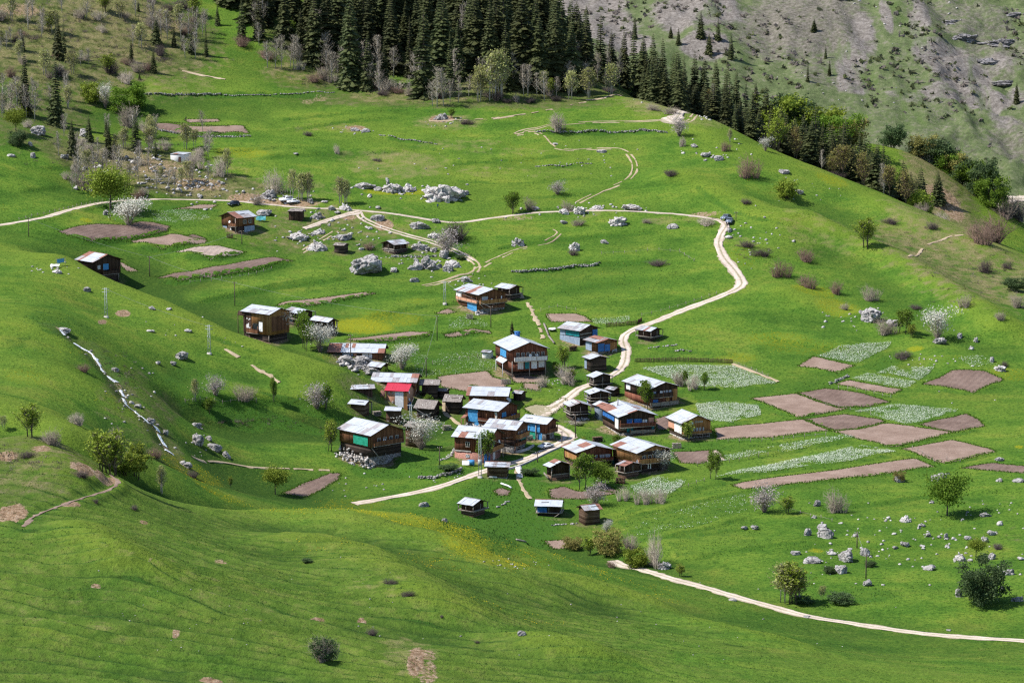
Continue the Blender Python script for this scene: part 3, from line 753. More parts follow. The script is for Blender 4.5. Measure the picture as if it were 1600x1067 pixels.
# lush broad-leaved ground cover
for a in [(790,810,90,30,1),(740,830,80,20,.9),(830,790,60,20,.8),(830,745,40,30,.7),(890,780,60,16,.7),(420,655,110,14,.9),(480,640,80,10,.9),(350,650,70,16,.7),(290,600,40,40,.6),(600,735,60,14,.8),(700,735,60,10,.7),(560,590,50,10,.4),(700,630,50,30,.4),(1000,700,60,20,.5),(940,690,50,20,.6),(700,540,60,20,.5),(850,560,60,14,.5),(890,590,40,20,.6),(930,700,40,20,.6),(1080,700,60,12,.6),(1020,770,60,20,.6),(960,780,80,14,.6),(1340,930,80,14,.6),(1330,885,60,10,.4),(1000,870,40,10,.6),(240,250,60,14,.3),(60,380,60,14,.2),(1100,790,120,20,.2),(100,505,70,16,.6),(90,520,40,8,.6),(150,570,60,30,.5),(60,540,60,16,.45),(1470,920,80,10,.4),(750,595,60,16,.3),(650,710,60,16,.6),(300,330,60,8,.6),(1300,600,120,6,.4),(1420,740,100,6,.4)]:
    blob(COV, 3, *a)
fgz = 1 - ss(520, 600, GY)
left = 1 - ss(-20, 70, GX - (GY - 440) * .1)
TON[..., 0] = np.clip(fgz * (.35 + .5 * left), 0, 1)                       # grazed olive turf
for a in [(100,40,170,110,1),(230,60,120,70,.9),(60,190,90,60,.7),(190,255,130,34,1.3),(300,288,120,24,1.1),(1500,420,130,60,.55),(1440,400,90,40,.5),(1480,320,60,60,.8),(720,150,260,20,.8),(480,110,70,40,.7),(560,60,160,70,1),(800,80,200,70,1),(1000,110,80,50,1),(480,360,130,40,.55),(620,390,120,40,.4),(40,720,110,50,.6),(1130,190,60,16,.6),(1560,840,60,20,.3),(230,700,60,30,.5),(200,620,40,60,.5),(250,640,30,50,.6),(150,560,30,20,.6)]:
    blob(TON, 1, *a)
TON[..., 2] = ss(1180, 1330, GY)                                          # far valley side
slope_dark = ss(.0, 1, 0 * GX)
for s_, e_, h_ in BANKS: COV[s_][..., 3] = np.maximum(COV[s_][..., 3], e_ * min(.9, .35 + .4 * h_))
for pl, ch, am in [('960,815 1050,798 1165,770 1172,796 1080,825 1000,838', 3, .5), ('1035,845 1180,812 1210,848 1065,878', 3, .38), ('1120,697 1300,684 1322,691 1130,716', 3, .55), ('640,548 780,534 795,582 690,580 650,588', 3, .5), ('1075,612 1215,603 1190,626 1090,629', 3, .55), ('240,332 332,328 345,350 270,358', 3, .4), ('470,432 640,410 735,432 600,447 480,462', 3, .42), ('800,430 930,418 1050,408 1090,440 960,470 830,482', 3, .40), ('1335,575 1400,548 1420,556 1380,580', 3, .6), ('700,495 768,498 790,515 700,521', 3, .3), ('1010,775 1120,748 1150,765 960,812', 3, .5), ('1210,770 1330,752 1400,770 1300,800 1220,800', 3, .3), ('1270,640 1330,640 1400,632 1340,645', 3, .5), ('20,360 95,350 90,365 30,395', 3, .3), ('620,318 760,310 800,330 700,340', 3, .35)]:
    Q = poly_world(LR(pl)); s_ = sub(Q, 3); k_ = inside(Q, GX[s_], GY[s_]); COV[s_][..., ch] = np.where(k_, np.maximum(COV[s_][..., ch], am), COV[s_][..., ch])
for Q, dn in WF:
    s_ = sub(Q, 3); k_ = inside(Q, GX[s_], GY[s_]); COV[s_][..., 3] = np.where(k_, np.maximum(COV[s_][..., 3], .4), COV[s_][..., 3])
COV[..., 3] = np.maximum(COV[..., 3], np.clip(RISER * 1.0, 0, .85))  # terracette risers: longer grass plus step shade painted as dark ground tone
def blur(Z, k):
    for ax in (0, 1):
        kk = max(1, k if ax == 0 else int(k * .9)); c_ = np.cumsum(np.pad(Z, [(kk + 1, kk) if a == ax else (0, 0) for a in (0, 1)], 'edge'), axis=ax)
        Z = (np.take(c_, range(2 * kk + 1, c_.shape[ax]), ax) - np.take(c_, range(0, c_.shape[ax] - 2 * kk - 1), ax)) / (2 * kk + 1)
    return Z
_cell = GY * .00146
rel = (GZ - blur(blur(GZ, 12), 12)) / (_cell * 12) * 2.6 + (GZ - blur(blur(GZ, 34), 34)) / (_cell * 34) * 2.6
TON[..., 3] = np.clip(.5 + rel - RISER * 1.2, 0, 1)  # riser term paints shade along the steps, on top of relief tone
# stream bed
dC, sC, tC, LC = pl_dist(CR, GX, GY)
COV[..., 1] = np.maximum(COV[..., 1], .5 * (1 - ss(.6, 1.8, dC)))
TON[..., 1] = np.maximum(TON[..., 1], .8 * (1 - ss(2, 7, dC)))
# ground material ----------------------------------------------------
def ground_mat():
    m, nt, b = newmat('meadow_ground', .95, .03)
    g = N(nt, 'NewGeometry'); v = g.outputs['Position']
    ca = N(nt, 'Attribute', attribute_name='Cover'); ta = N(nt, 'Attribute', attribute_name='Tone')
    cs_ = N(nt, 'SeparateColor'); nt.links.new(ca.outputs['Color'], cs_.inputs[0])
    ts_ = N(nt, 'SeparateColor'); nt.links.new(ta.outputs['Color'], ts_.inputs[0])
    n0 = noise(nt, v, .012, 3); n1 = noise(nt, v, .05, 4); n2 = noise(nt, v, .28, 4, .6); n3 = noise(nt, v, 1.3, 4, .65); n4 = noise(nt, v, 5.0, 3, .6)
    fl = noise(nt, scalevec(nt, v, (.35, 1, 1)), .10, 4, .6)
    f = math_(nt, 'ADD', math_(nt, 'MULTIPLY', n1, .4), math_(nt, 'ADD', math_(nt, 'MULTIPLY', fl, .35), math_(nt, 'MULTIPLY', n2, .25)))
    grass = ramp(nt, f, [(.34, (.036, .088, .013)), (.44, (.064, .140, .018)), (.53, (.106, .182, .024)), (.63, (.178, .220, .034))])
    grass = mix(nt, math_(nt, 'MULTIPLY', mrange(nt, n3, .45, .72), .45), grass, (.028, .072, .007))
    grass = mix(nt, math_(nt, 'MULTIPLY', mrange(nt, n0, .52, .68), .35), grass, (.155, .205, .030))
    # grazed olive turf
    olive = ramp(nt, math_(nt, 'ADD', math_(nt, 'MULTIPLY', n2, .55), math_(nt, 'MULTIPLY', n3, .45)), [(.36, (.040, .082, .013)), (.5, (.084, .136, .022)), (.64, (.158, .178, .048))])
    fo = mrange(nt, math_(nt, 'ADD', ts_.outputs[0], math_(nt, 'MULTIPLY', math_(nt, 'SUBTRACT', n1, .5), 2.2)), .25, .85)
    c = mix(nt, math_(nt, 'MULTIPLY', fo, .8), grass, olive)
    # dry crests, damp hollows, and painted shade on the terracette risers
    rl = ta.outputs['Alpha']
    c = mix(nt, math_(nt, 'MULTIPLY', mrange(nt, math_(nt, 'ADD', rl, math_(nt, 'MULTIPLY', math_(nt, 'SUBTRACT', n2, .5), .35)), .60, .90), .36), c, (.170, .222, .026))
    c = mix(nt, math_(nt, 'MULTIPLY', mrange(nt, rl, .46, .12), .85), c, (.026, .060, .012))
    # rough scrub turf
    scrub = ramp(nt, math_(nt, 'ADD', math_(nt, 'MULTIPLY', n2, .5), math_(nt, 'MULTIPLY', n3, .5)), [(.36, (.055, .052, .025)), (.48, (.080, .095, .030)), (.56, (.13, .125, .055)), (.66, (.22, .18, .125))])
    fs = mrange(nt, math_(nt, 'ADD', ts_.outputs[1], math_(nt, 'MULTIPLY', math_(nt, 'SUBTRACT', n2, .5), 1.6)), .3, .8)
    c = mix(nt, math_(nt, 'MULTIPLY', fs, .85), c, scrub)
    # lush herbs; on terracette risers, longer grass with painted shade
    lush = ramp(nt, n3, [(.35, (.020, .062, .008)), (.5, (.042, .112, .014)), (.66, (.085, .17, .035))])
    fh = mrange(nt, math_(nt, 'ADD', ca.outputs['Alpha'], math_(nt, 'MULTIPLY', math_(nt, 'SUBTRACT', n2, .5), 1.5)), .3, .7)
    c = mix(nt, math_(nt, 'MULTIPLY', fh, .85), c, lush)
    # clumps of darker and paler blades
    c = mix(nt, math_(nt, 'MULTIPLY', mrange(nt, n3, .52, .63), .52), c, (.022, .062, .009))
    c = mix(nt, math_(nt, 'MULTIPLY', mrange(nt, n3, .46, .36), .28), c, (.130, .205, .026))
    # dry grass
    dry = ramp(nt, n3, [(.35, (.15, .125, .055)), (.6, (.29, .235, .125))])
    fd = mrange(nt, math_(nt, 'ADD', cs_.outputs[0], math_(nt, 'MULTIPLY', math_(nt, 'SUBTRACT', n2, .5), 2.0)), .45, 1.15)
    c = mix(nt, math_(nt, 'MULTIPLY', fd, .7), c, dry)
    # buttercups seen as a tint between the modelled flowers
    fy = mrange(nt, math_(nt, 'ADD', cs_.outputs[2], math_(nt, 'MULTIPLY', math_(nt, 'SUBTRACT', n3, .5), 2.0)), .45, 1.1)
    c = mix(nt, math_(nt, 'MULTIPLY', fy, .62), c, (.30, .285, .012))
    # bare soil
    soil = ramp(nt, n3, [(.35, (.14, .088, .052)), (.5, (.25, .165, .105)), (.66, (.37, .28, .20))])
    fb = mrange(nt, math_(nt, 'ADD', cs_.outputs[1], math_(nt, 'MULTIPLY', math_(nt, 'SUBTRACT', n3, .5), 1.2)), .42, .66)
    c = mix(nt, fb, c, soil)
    # far valley side
    sv = scalevec(nt, v, (1, .35, .35))
    m1 = noise(nt, sv, .022, 4, .6); m2 = noise(nt, v, .11, 5, .7); m3 = noise(nt, v, .5, 4, .7); m4 = noise(nt, scalevec(nt, v, (1, .25, .25)), .05, 4, .7)
    mg = ramp(nt, math_(nt, 'ADD', math_(nt, 'MULTIPLY', m2, .5), math_(nt, 'MULTIPLY', m3, .5)), [(.36, (.066, .078, .040)), (.48, (.098, .130, .054)), (.56, (.138, .156, .080)), (.66, (.21, .195, .155))])
    mr = ramp(nt, m3, [(.34, (.08, .074, .058)), (.5, (.145, .132, .110)), (.66, (.23, .21, .18))])
    fr = math_(nt, 'ADD', math_(nt, 'MULTIPLY', m1, .5), math_(nt, 'ADD', math_(nt, 'MULTIPLY', m4, .3), math_(nt, 'MULTIPLY', m2, .2)))
    far = mix(nt, mrange(nt, fr, .54, .65), mg, mr)
    far = mix(nt, math_(nt, 'MULTIPLY', fd, .85), far, ramp(nt, m3, [(.35, (.085, .075, .062)), (.5, (.15, .13, .118)), (.66, (.23, .20, .185))]))
    far = mix(nt, mrange(nt, math_(nt, 'ADD', cs_.outputs[1], math_(nt, 'MULTIPLY', math_(nt, 'SUBTRACT', m2, .5), 1.3)), .3, .6), far, ramp(nt, m3, [(.35, (.115, .10, .09)), (.5, (.18, .16, .147)), (.66, (.265, .24, .22))]))
    far = mix(nt, math_(nt, 'MULTIPLY', mrange(nt, m4, .42, .34), .5), far, (.085, .135, .035))
    c = mix(nt, ts_.outputs[2], c, far)
    c = mix(nt, math_(nt, 'MULTIPLY', mrange(nt, n4, .32, .68), .5), c, mix(nt, .5, c, (.01, .02, .002)))
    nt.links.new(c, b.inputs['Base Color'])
    hgt = math_(nt, 'ADD', math_(nt, 'MULTIPLY', n3, .6), math_(nt, 'MULTIPLY', n4, .25))
    bump(nt, b, hgt, 1.0, .6)
    return m
M['ground'] = ground_mat()
V = np.stack([GX, GY, GZ], -1).reshape(-1, 3)
idx = np.arange(NU * NV).reshape(NV, NU)
gm = MB(); gm.add(V, np.stack([idx[:-1, :-1], idx[:-1, 1:], idx[1:, 1:], idx[1:, :-1]], -1).reshape(-1, 4))
me = gm.mesh('ground', M['ground'], True)
GROUND_ME = me
o = bpy.data.objects.new('ground', me); COL.objects.link(o); tag(o, kind='structure')
del V, idx, gm
# a coarse apron of the same land beyond the detailed sheet, reaching far on every side
def samp(arr, x, y):
    i = np.clip(((x / y - U0) / (U1 - U0) * (NU - 1)).round().astype(int), 0, NU - 1)
    j = np.clip(((np.log(y) - vs[0]) / (vs[-1] - vs[0]) * (NV - 1)).round().astype(int), 0, NV - 1)
    return arr[j, i]
# ------------------------------------------------------------------ grass tufts and flowers
def scatter(nm, x, y, w, h, col, mat, kind='stuff', tilt=.5, k=2):
    n_ = len(x); z = H(x, y)
    mb = MB()
    for q in range(k):
        a = rng.random(n_) * 6.283; ww = w * (.7 + .6 * rng.random(n_)); hh = h * (.6 + .8 * rng.random(n_))
        dx, dy = np.cos(a) * ww / 2, np.sin(a) * ww / 2
        tx, ty = (rng.random(n_) - .5) * tilt * hh * 2, (rng.random(n_) - .5) * tilt * hh * 2
        Vt = np.stack([np.stack([x - dx, y - dy, z - .03], 1), np.stack([x + dx, y + dy, z - .03], 1), np.stack([x + tx, y + ty, z + hh], 1)], 1).reshape(-1, 3)
        mb.add(Vt, np.arange(n_ * 3).reshape(-1, 3), 0, np.repeat(col, 3, 0))
    o = mb.build(nm, mat)
    return tag(o, kind=kind)
def vcol(name, trans=.25):
    m, nt, b = newmat(name, .8, .05)
    a = N(nt, 'Attribute', attribute_name='Col'); nt.links.new(a.outputs['Color'], b.inputs['Base Color'])
    t = N(nt, 'BsdfTranslucent'); nt.links.new(a.outputs['Color'], t.inputs[0])
    ms = N(nt, 'MixShader'); ms.inputs[0].default_value = trans
    nt.links.new(b.outputs[0], ms.inputs[1]); nt.links.new(t.outputs[0], ms.inputs[2]); nt.links.new(ms.outputs[0], nt.nodes['Material Output'].inputs[0])
    return m
M['tuft'] = vcol('grass_blades', .5); M['petal'] = vcol('petals', .3)
nT = 150000
uu = U0 * .72 + (U1 - U0) * .72 * rng.random(nT); ty = np.exp(math.log(375) + (math.log(1190) - math.log(375)) * rng.random(nT) ** 1.0); tx = uu * ty
ok = ~samp(NOGRASS, tx, ty); tx, ty = tx[ok], ty[ok]
c = samp(COV, tx, ty); t_ = samp(TON, tx, ty)
pr = vnoise(tx / 7, ty / 7, 91) * .7 + vnoise(tx / 2, ty / 2, 92) * .5 + c[:, 3] * .3
ok = (pr > .60) & (rng.random(len(tx)) < .5 + np.maximum(c[:, 3], np.maximum(t_[:, 1], c[:, 0]))); tx, ty, c, t_ = tx[ok], ty[ok], c[ok], t_[ok]
n_ = len(tx); r = rng.random(n_)[:, None]
g1 = np.array([.075, .165, .030]) * (1 - r) + np.array([.17, .27, .05]) * r
g2 = np.array([.075, .10, .020]) * (1 - r) + np.array([.19, .18, .06]) * r
g3 = np.array([.03, .10, .015]) * (1 - r) + np.array([.11, .21, .05]) * r
k1 = np.clip(np.maximum(t_[:, 1], c[:, 0] * .7), 0, 1)[:, None]; k1 = np.maximum(k1, t_[:, :1] * .6); k3 = np.clip(c[:, 3:4], 0, 1)
col = (g1 * (1 - k1) + g2 * k1) * (1 - k3) + g3 * k3
sz = .08 + .00014 * ty
scatter('grass', tx, ty, sz * 1.7, sz * (.8 + c[:, 3] * .9), np.column_stack([col, np.ones(n_)]), M['tuft'])
# longer grass along the edges of the plots
bx_ = np.concatenate([resample(Q, .28, True) for Q in FIELDS]); bx_ = np.repeat(bx_, 2, 0) + rng.normal(size=(len(bx_) * 2, 2)) * .3
r = rng.random(len(bx_))[:, None]
scatter('grass', bx_[:, 0], bx_[:, 1], np.full(len(bx_), .34), np.full(len(bx_), .30), np.column_stack([np.array([.05, .12, .012]) * (1 - r) + np.array([.12, .21, .025]) * r, np.ones(len(bx_))]), M['tuft'])
def flowers(x, y, colr, nm, size=.16, hgt=.3):
    n_ = len(x); z = H(x, y) + hgt * rng.random(n_)
    a = rng.random(n_) * 6.283; s_ = size * (.6 + .8 * rng.random(n_)); tl = (rng.random((n_, 2)) - .5) * .9
    P = []
    for k in range(4):
        dx, dy = np.cos(a + k * 1.571) * s_, np.sin(a + k * 1.571) * s_
        P.append(np.stack([x + dx, y + dy, z + .12 + dx * tl[:, 0] + dy * tl[:, 1]], 1))
    mb = MB(); cc = np.array(colr)[None] * (.75 + .35 * rng.random(n_))[:, None]
    mb.add(np.stack(P, 1).reshape(-1, 3), np.arange(n_ * 4).reshape(-1, 4), 0, np.repeat(np.column_stack([cc, np.ones(n_)]), 4, 0))
    return tag(mb.build(nm, M['petal']), kind='stuff')
fx, fy = [], []
for Q, dens in WF:
    x0, y0 = Q.min(0); x1, y1 = Q.max(0); m = int((x1 - x0) * (y1 - y0) * dens * 17)
    if m < 1: continue
    x = x0 + (x1 - x0) * rng.random(m); y = y0 + (y1 - y0) * rng.random(m)
    k = inside(Q, x, y) & ((vnoise(x / 2.2, y / 3, 95) * .4 + vnoise(x / 8, y / 10, 96) * .42 + rng.random(m) * .18 + .10 * (dens > 1)) > .46) & ~samp(NOGRASS, x, y)
    fx.append(x[k]); fy.append(y[k])
flowers(np.concatenate(fx), np.concatenate(fy), (.66, .70, .60), 'white_wildflowers', .085)
nT = 700000
uu = U0 * .7 + (U1 - U0) * .7 * rng.random(nT); ty = np.exp(math.log(420) + (math.log(1120) - math.log(420)) * rng.random(nT)); tx = uu * ty
c = samp(COV, tx, ty)[:, 2]
ok = (rng.random(nT) < c * .75) & ((vnoise(tx / 3, ty / 3, 97) * .6 + vnoise(tx / 1, ty / 1, 98) * .4) > .50) & ~samp(NOGRASS, tx, ty)
flowers(tx[ok], ty[ok], (.62, .46, .01), 'yellow_buttercups', .07, .2)
# ------------------------------------------------------------------ vegetation prototypes (meshes of unit-free metres, shared by the copies)
def spruce_mesh(seed, h=26.0, slim=1.0):
    r = np.random.default_rng(seed); mb = MB(); R = h * .165 * slim; gapp = (.04, .12, .06, .22, .05, .16, .08, .1, .3, .05)[seed % 10]; pw = r.uniform(.65, 1.0)
    z = h * .05
    while z < h * .97:
        t = z / h; rad = R * (1 - t) ** pw * (.85 + .3 * r.random()) + .12
        nb = int(7 + 6 * (1 - t)); a0 = r.random() * 6.28
        for k in range(nb):
            a = a0 + k * 6.283 / nb + r.normal() * .22; L = rad * (.68 + .5 * r.random())
            if r.random() < gapp: continue
            d = np.array([math.cos(a), math.sin(a), 0]); s = np.array([-d[1], d[0], 0])
            up = .10 - .35 * (1 - t) * r.random(); dr = L * (.22 + .25 * r.random())
            p0 = np.array([0, 0, z]); p1 = p0 + d * L * .5 + np.array([0, 0, L * up]); p2 = p0 + d * L + np.array([0, 0, L * up - dr])
            w = L * .30 + .12; sg = w * (.5 + .4 * r.random())
            q1 = p1 + s * w - [0, 0, sg]; q2 = p1 - s * w - [0, 0, sg]
            mb.add([p0, q1, p1, p2, q2], [[0, 1, 2], [0, 2, 4], [1, 3, 2], [2, 3, 4]])
            for sd in (1, -1):   # hanging side sprays
                b = p0 + d * L * (.35 + .3 * r.random()); e = b + d * L * .38 + s * sd * L * .34 - np.array([0, 0, L * (.14 + .2 * r.random())])
                mb.add([b, e, b * .5 + e * .5 + s * sd * .2 + [0, 0, -.35 - .1 * L]], [[0, 1, 2]])
        z += h * (.020 + .018 * (1 - t) * r.random() + .008)
    mb.add([[.12, 0, h * .95], [-.06, .1, h * .95], [-.06, -.1, h * .95], [0, 0, h * 1.01]], [[0, 1, 3], [1, 2, 3], [2, 0, 3]])
    tr = MB(); tr.tube([[0, 0, -1.5], [0, 0, h * .3], [0, 0, h * .93]], [h * .013, h * .010, .04], 6)
    return mb.mesh('crown', M['needle']), tr.mesh('trunk', M['bark'])
def limbs(r, h, nl, spread, tr, base=.15, th=.05, lean=0.0):
    """trunk with forking limbs; returns limb end points"""
    ends = []
    lx = r.normal() * lean * h; ly = r.normal() * lean * h
    top = np.array([lx, ly, h * .62])
    tr.tube([[0, 0, -.6], [lx * .2, ly * .2, h * .2], top * .7, top], [th * h * .55, th * h * .42, th * h * .26, th * h * .12], 6)
    for k in range(nl):
        a = k * 6.283 / nl * 1.0 + r.normal() * .4; f = base + (.75 - base) * r.random()
        p0 = top * f / .75 if f < .75 else top
        L = h * spread * (.7 + .6 * r.random()); up = h * (.16 + .26 * r.random())
        p2 = p0 + np.array([math.cos(a) * L, math.sin(a) * L, up]); p1 = (p0 + p2) / 2 + np.array([0, 0, up * .12])
        tr.tube([p0, p1, p2], [th * h * .18, th * h * .12, th * h * .05], 4, cap=False)
        ends += [p2, p1 * .4 + p2 * .6]
        for q in range(2):
            e = p1 + np.array([r.normal() * L * .4, r.normal() * L * .4, up * (.3 + .5 * r.random())])
            tr.tube([p1, e], [th * h * .08, th * h * .03], 3, cap=False); ends.append(e)
    ends.append(top + [0, 0, h * .18])
    return ends
def leaves(r, C, n, sp, size, mb, zs=.8, mat=0):
    C = np.asarray(C)
    i = r.integers(0, len(C), n); P = C[i] + r.normal(size=(n, 3)) * sp * np.array([1, 1, zs])
    P[:, 2] = np.maximum(P[:, 2], .3)
    s = size * (.5 + r.random(n))
    u = r.normal(size=(n, 3)); u /= np.linalg.norm(u, axis=1)[:, None]; w = r.normal(size=(n, 3)); w -= (w * u).sum(1)[:, None] * u; w /= np.linalg.norm(w, axis=1)[:, None]
    V = np.stack([P - u * s[:, None] - w * s[:, None] * .3, P + w * s[:, None] * .6, P + u * s[:, None], P - w * s[:, None] * .6], 1).reshape(-1, 3)
    mb.add(V, np.arange(n * 4).reshape(-1, 4), mat)
def broad_mesh(seed, h, leaf, nl=8, spread=.3, n=1700, size=.36, sp=.12, bark='bark', base=.2):
    r = np.random.default_rng(seed); tr = MB(); E = limbs(r, h, nl, spread, tr, base)
    mb = MB(); sz = r.random(len(E)) + .6; E2 = np.repeat(np.array(E), (sz * 2).astype(int) + 1, 0)
    leaves(r, E2, n, h * sp, size, mb)
    return mb.mesh('crown', M[leaf]), tr.mesh('trunk', M[bark])
def twigs(r, mb, n, h, spread, base_r, w, curve=.25, sub=4, top=.8, zb=0.0, fan=1.0):
    """many thin upright stems, each with side shoots, as slim three-sided blades"""
    for i in range(n):
        a = r.random() * 6.283; b = base_r * r.random() ** .5; rr = spread * r.random() ** .6
        H_ = h * (.55 + .45 * r.random()) * (1 - .35 * (rr / max(spread, .01)) ** 2)
        p0 = np.array([math.cos(a) * b, math.sin(a) * b, zb - .1]); p2 = np.array([math.cos(a) * (b + rr), math.sin(a) * (b + rr), zb + H_]) + r.normal(size=3) * .1 * h * .3
        p1 = (p0 + p2) / 2 + np.array([0, 0, curve * h * .3])
        def blade(q0, q1, ww):
            t = q1 - q0; s = np.cross(t, r.normal(size=3)); s /= np.linalg.norm(s) + 1e-9
            s2 = np.cross(t, s); s2 /= np.linalg.norm(s2) + 1e-9
            mb.add([q0 + s * ww, q0 - s * ww * .5 + s2 * ww * .8, q0 - s * ww * .5 - s2 * ww * .8, q1], [[0, 1, 3], [1, 2, 3], [2, 0, 3]])
        blade(p0, p1 + (p1 - p0) * .12, w); blade(p1, p2, w * .7)
        for k in range(sub):
            f = .25 + .7 * r.random(); q = p1 * (1 - f) + p2 * f if r.random() < .6 else p0 * (1 - f) + p1 * f
            e = q + np.array([r.normal() * .16 * h, r.normal() * .16 * h, (.06 + .2 * r.random()) * h])
            blade(q, e, w * .45)
def bush_mesh(seed, h, spread, n, mat, w=.05, base_r=.6, sub=5, curve=.2):
    r = np.random.default_rng(seed); mb = MB()
    for k in range(4):
        q = MB(); s_ = (1, .8, .65, .5)[k]; twigs(r, q, int(n * (.4, .28, .2, .14)[k]), h * s_, spread * s_ * .8, base_r * .7, w, curve, sub)
        off = np.array([r.normal() * spread * .45, r.normal() * spread * .45, 0]) * (k > 0)
        for v_, f_ in zip(q.v, q.f): mb.add(v_ + off, f_ - f_.min())
    return mb.mesh('branches', M[mat])
def slim_mesh(seed, h, mat, leafm=None, nleaf=0, stems=1, spread=.16, bark='birch_bark', lsize=.16):
    """slender tree: pale stem, steep bare branches, optional sparse young leaves"""
    r = np.random.default_rng(seed); tr = MB(); mb = MB(); C = []
    for s_ in range(stems):
        ox, oy = (r.normal(size=2) * .5 if stems > 1 else (0, 0)); lx, ly = r.normal(size=2) * .05 * h
        tp = np.array([ox + lx, oy + ly, h * (.8 + .2 * r.random())])
        tr.tube([[ox, oy, -.5], [ox + lx * .4, oy + ly * .4, tp[2] * .5], tp], [.13, .085, .02], 5)
        for k in range(int(70 / stems ** .6)):
            f = .22 + .76 * r.random(); q = np.array([ox + lx * f, oy + ly * f, tp[2] * f]); a = r.random() * 6.283
            L = h * spread * (1.15 - f) * (.6 + .8 * r.random()) + .25
            e = q + np.array([math.cos(a) * L, math.sin(a) * L, L * (1.0 + .8 * r.random())])
            t = e - q; sv = np.cross(t, r.normal(size=3)); sv /= np.linalg.norm(sv) + 1e-9; w = .06
            mb.add([q + sv * w, q - sv * w, e], [[0, 1, 2]]); C += [e, (q + e) / 2]
            for z in range(7):
                g = .3 + .7 * r.random(); b = q * (1 - g) + e * g; d = b + np.array([r.normal() * .35, r.normal() * .35, .2 + .5 * r.random()]) * (h / 11)
                sv = np.cross(d - b, r.normal(size=3)); sv /= np.linalg.norm(sv) + 1e-9
                mb.add([b + sv * .034, b - sv * .034, d], [[0, 1, 2]]); C.append(d)
    mats = [M[mat]]
    if leafm:
        mats.append(M[leafm]); leaves(r, C, nleaf, h * .035, lsize, mb, 1, 1)
    return mb.mesh('crown', mats), tr.mesh('trunk', M[bark])
def bloom_mesh(seed, h, leaf, twig='twig', n=2200, spread=.42):
    r = np.random.default_rng(seed); tr = MB(); E = limbs(r, h, 9, spread * .8, tr, .15, .05); mb = MB()
    twigs(r, mb, 90, h * .95, h * spread, .25, .035, .3, 5)
    leaves(r, np.repeat(np.array(E), 3, 0), n, h * .13, .17, mb, .85, 1)
    return mb.mesh('crown', [M[twig], M[leaf]]), tr.mesh('trunk', M['bark'])
def round_mesh(seed, h, leaf, n=2400, size=.3, wide=.5):
    """dense round shrub of leaf clumps on several stems"""
    r = np.random.default_rng(seed); tr = MB(); C = []
    for k in range(7):
        a = k * .9; e = np.array([math.cos(a) * h * .25, math.sin(a) * h * .25, h * .55]); tr.tube([[e[0] * .2, e[1] * .2, -.4], e * .6, e], [.11, .08, .03], 4)
    for k in range(46):
        v = r.normal(size=3); v /= np.linalg.norm(v); v[2] = r.uniform(-.72, 1.0)
        C.append(np.array([0, 0, h * .42]) + v * np.array([h * wide, h * wide, h * .52]) * (.62 + .42 * r.random()) * (1 if v[2] > -.2 else .85))
    mb = MB(); leaves(r, C, n, h * .075, size, mb)
    return mb.mesh('crown', M[leaf]), tr.mesh('trunk', M['bark'])
PROTO = {}
PROTO['spruce'] = [spruce_mesh(i, 26, (1, .8, 1.25, .9, 1.1, .7, 1.4, .95, .75, 1.15)[i]) for i in range(10)]
PROTO['green'] = [broad_mesh(20 + i, 9, 'leaf_green', n=5200, size=.24, sp=.13) for i in range(2)]
PROTO['yellow'] = [broad_mesh(24 + i, 9, 'leaf_yellow', n=5200, size=.23, sp=.13) for i in range(2)]
PROTO['dark'] = [round_mesh(28, 9, 'leaf_dark', 9000, .22, .5)]
PROTO['ygreen_round'] = [round_mesh(30, 8, 'leaf_green', 6500, .23), round_mesh(31, 8, 'leaf_green', 6000, .24, .6)]
PROTO['yellow_round'] = [round_mesh(32, 7, 'leaf_yellow', 5500, .21)]
PROTO['dark_round'] = [round_mesh(33, 8, 'leaf_dark', 6000, .23, .55)]
PROTO['rust_round'] = [round_mesh(34, 8, 'leaf_rust', 4500, .22, .5)]
PROTO['birch'] = [slim_mesh(40 + i, 10, 'twig_pale', 'leaf_pale', 1100, (2, 3, 4)[i], .2, lsize=.22) for i in range(3)]
PROTO['bare_slim'] = [slim_mesh(45 + i, 11, 'twig_pale', None, 0, (1, 1, 2)[i], .18) for i in range(3)]
PROTO['rust_slim'] = [slim_mesh(50 + i, 11, 'twig_red', 'leaf_rust', 900, (2, 3)[i], .2, 'bark', .2) for i in range(2)]
PROTO['young'] = [slim_mesh(55 + i, 7, 'twig', 'leaf_green', 2200, (2, 3)[i], .32, 'bark', .22) for i in range(2)]
PROTO['young_yellow'] = [slim_mesh(58, 7, 'twig', 'leaf_yellow', 1800, 3, .32, 'bark', .2)]
PROTO['bloom'] = [bloom_mesh(60, 7, 'blossom'), bloom_mesh(61, 7, 'blossom', n=1500)]
PROTO['bloom_pink'] = [bloom_mesh(63, 7, 'blossom_pink', n=1300)]
for k, mt, n_, sp in (('bare', 'twig', 120, 1.9), ('bare_pale', 'twig_pale', 120, 1.7), ('bare_red', 'twig_red', 130, 1.9), ('bare_dark', 'twig_dark', 150, 2.0)):
    PROTO[k] = [bush_mesh(70 + len(k) * 3 + i, 4.0, sp, n_, mt, .045, .7) for i in range(2)]
PROTO['scrub'] = [bush_mesh(90 + i, 1.6, 2.0, 110, mt, .045, 1.3, 5, .1) for i, mt in enumerate(('twig_dark', 'twig', 'twig_red'))]
H0 = dict(spruce=26, green=9, yellow=9, dark=9.5, ygreen_round=8, yellow_round=7, dark_round=8, rust_round=8, birch=10, bare_slim=11, rust_slim=11, young=7, young_yellow=7, bloom=7.2, bloom_pink=7.2, bare=4, bare_pale=4, bare_red=4, bare_dark=4, scrub=1.6)
PLANTS = []
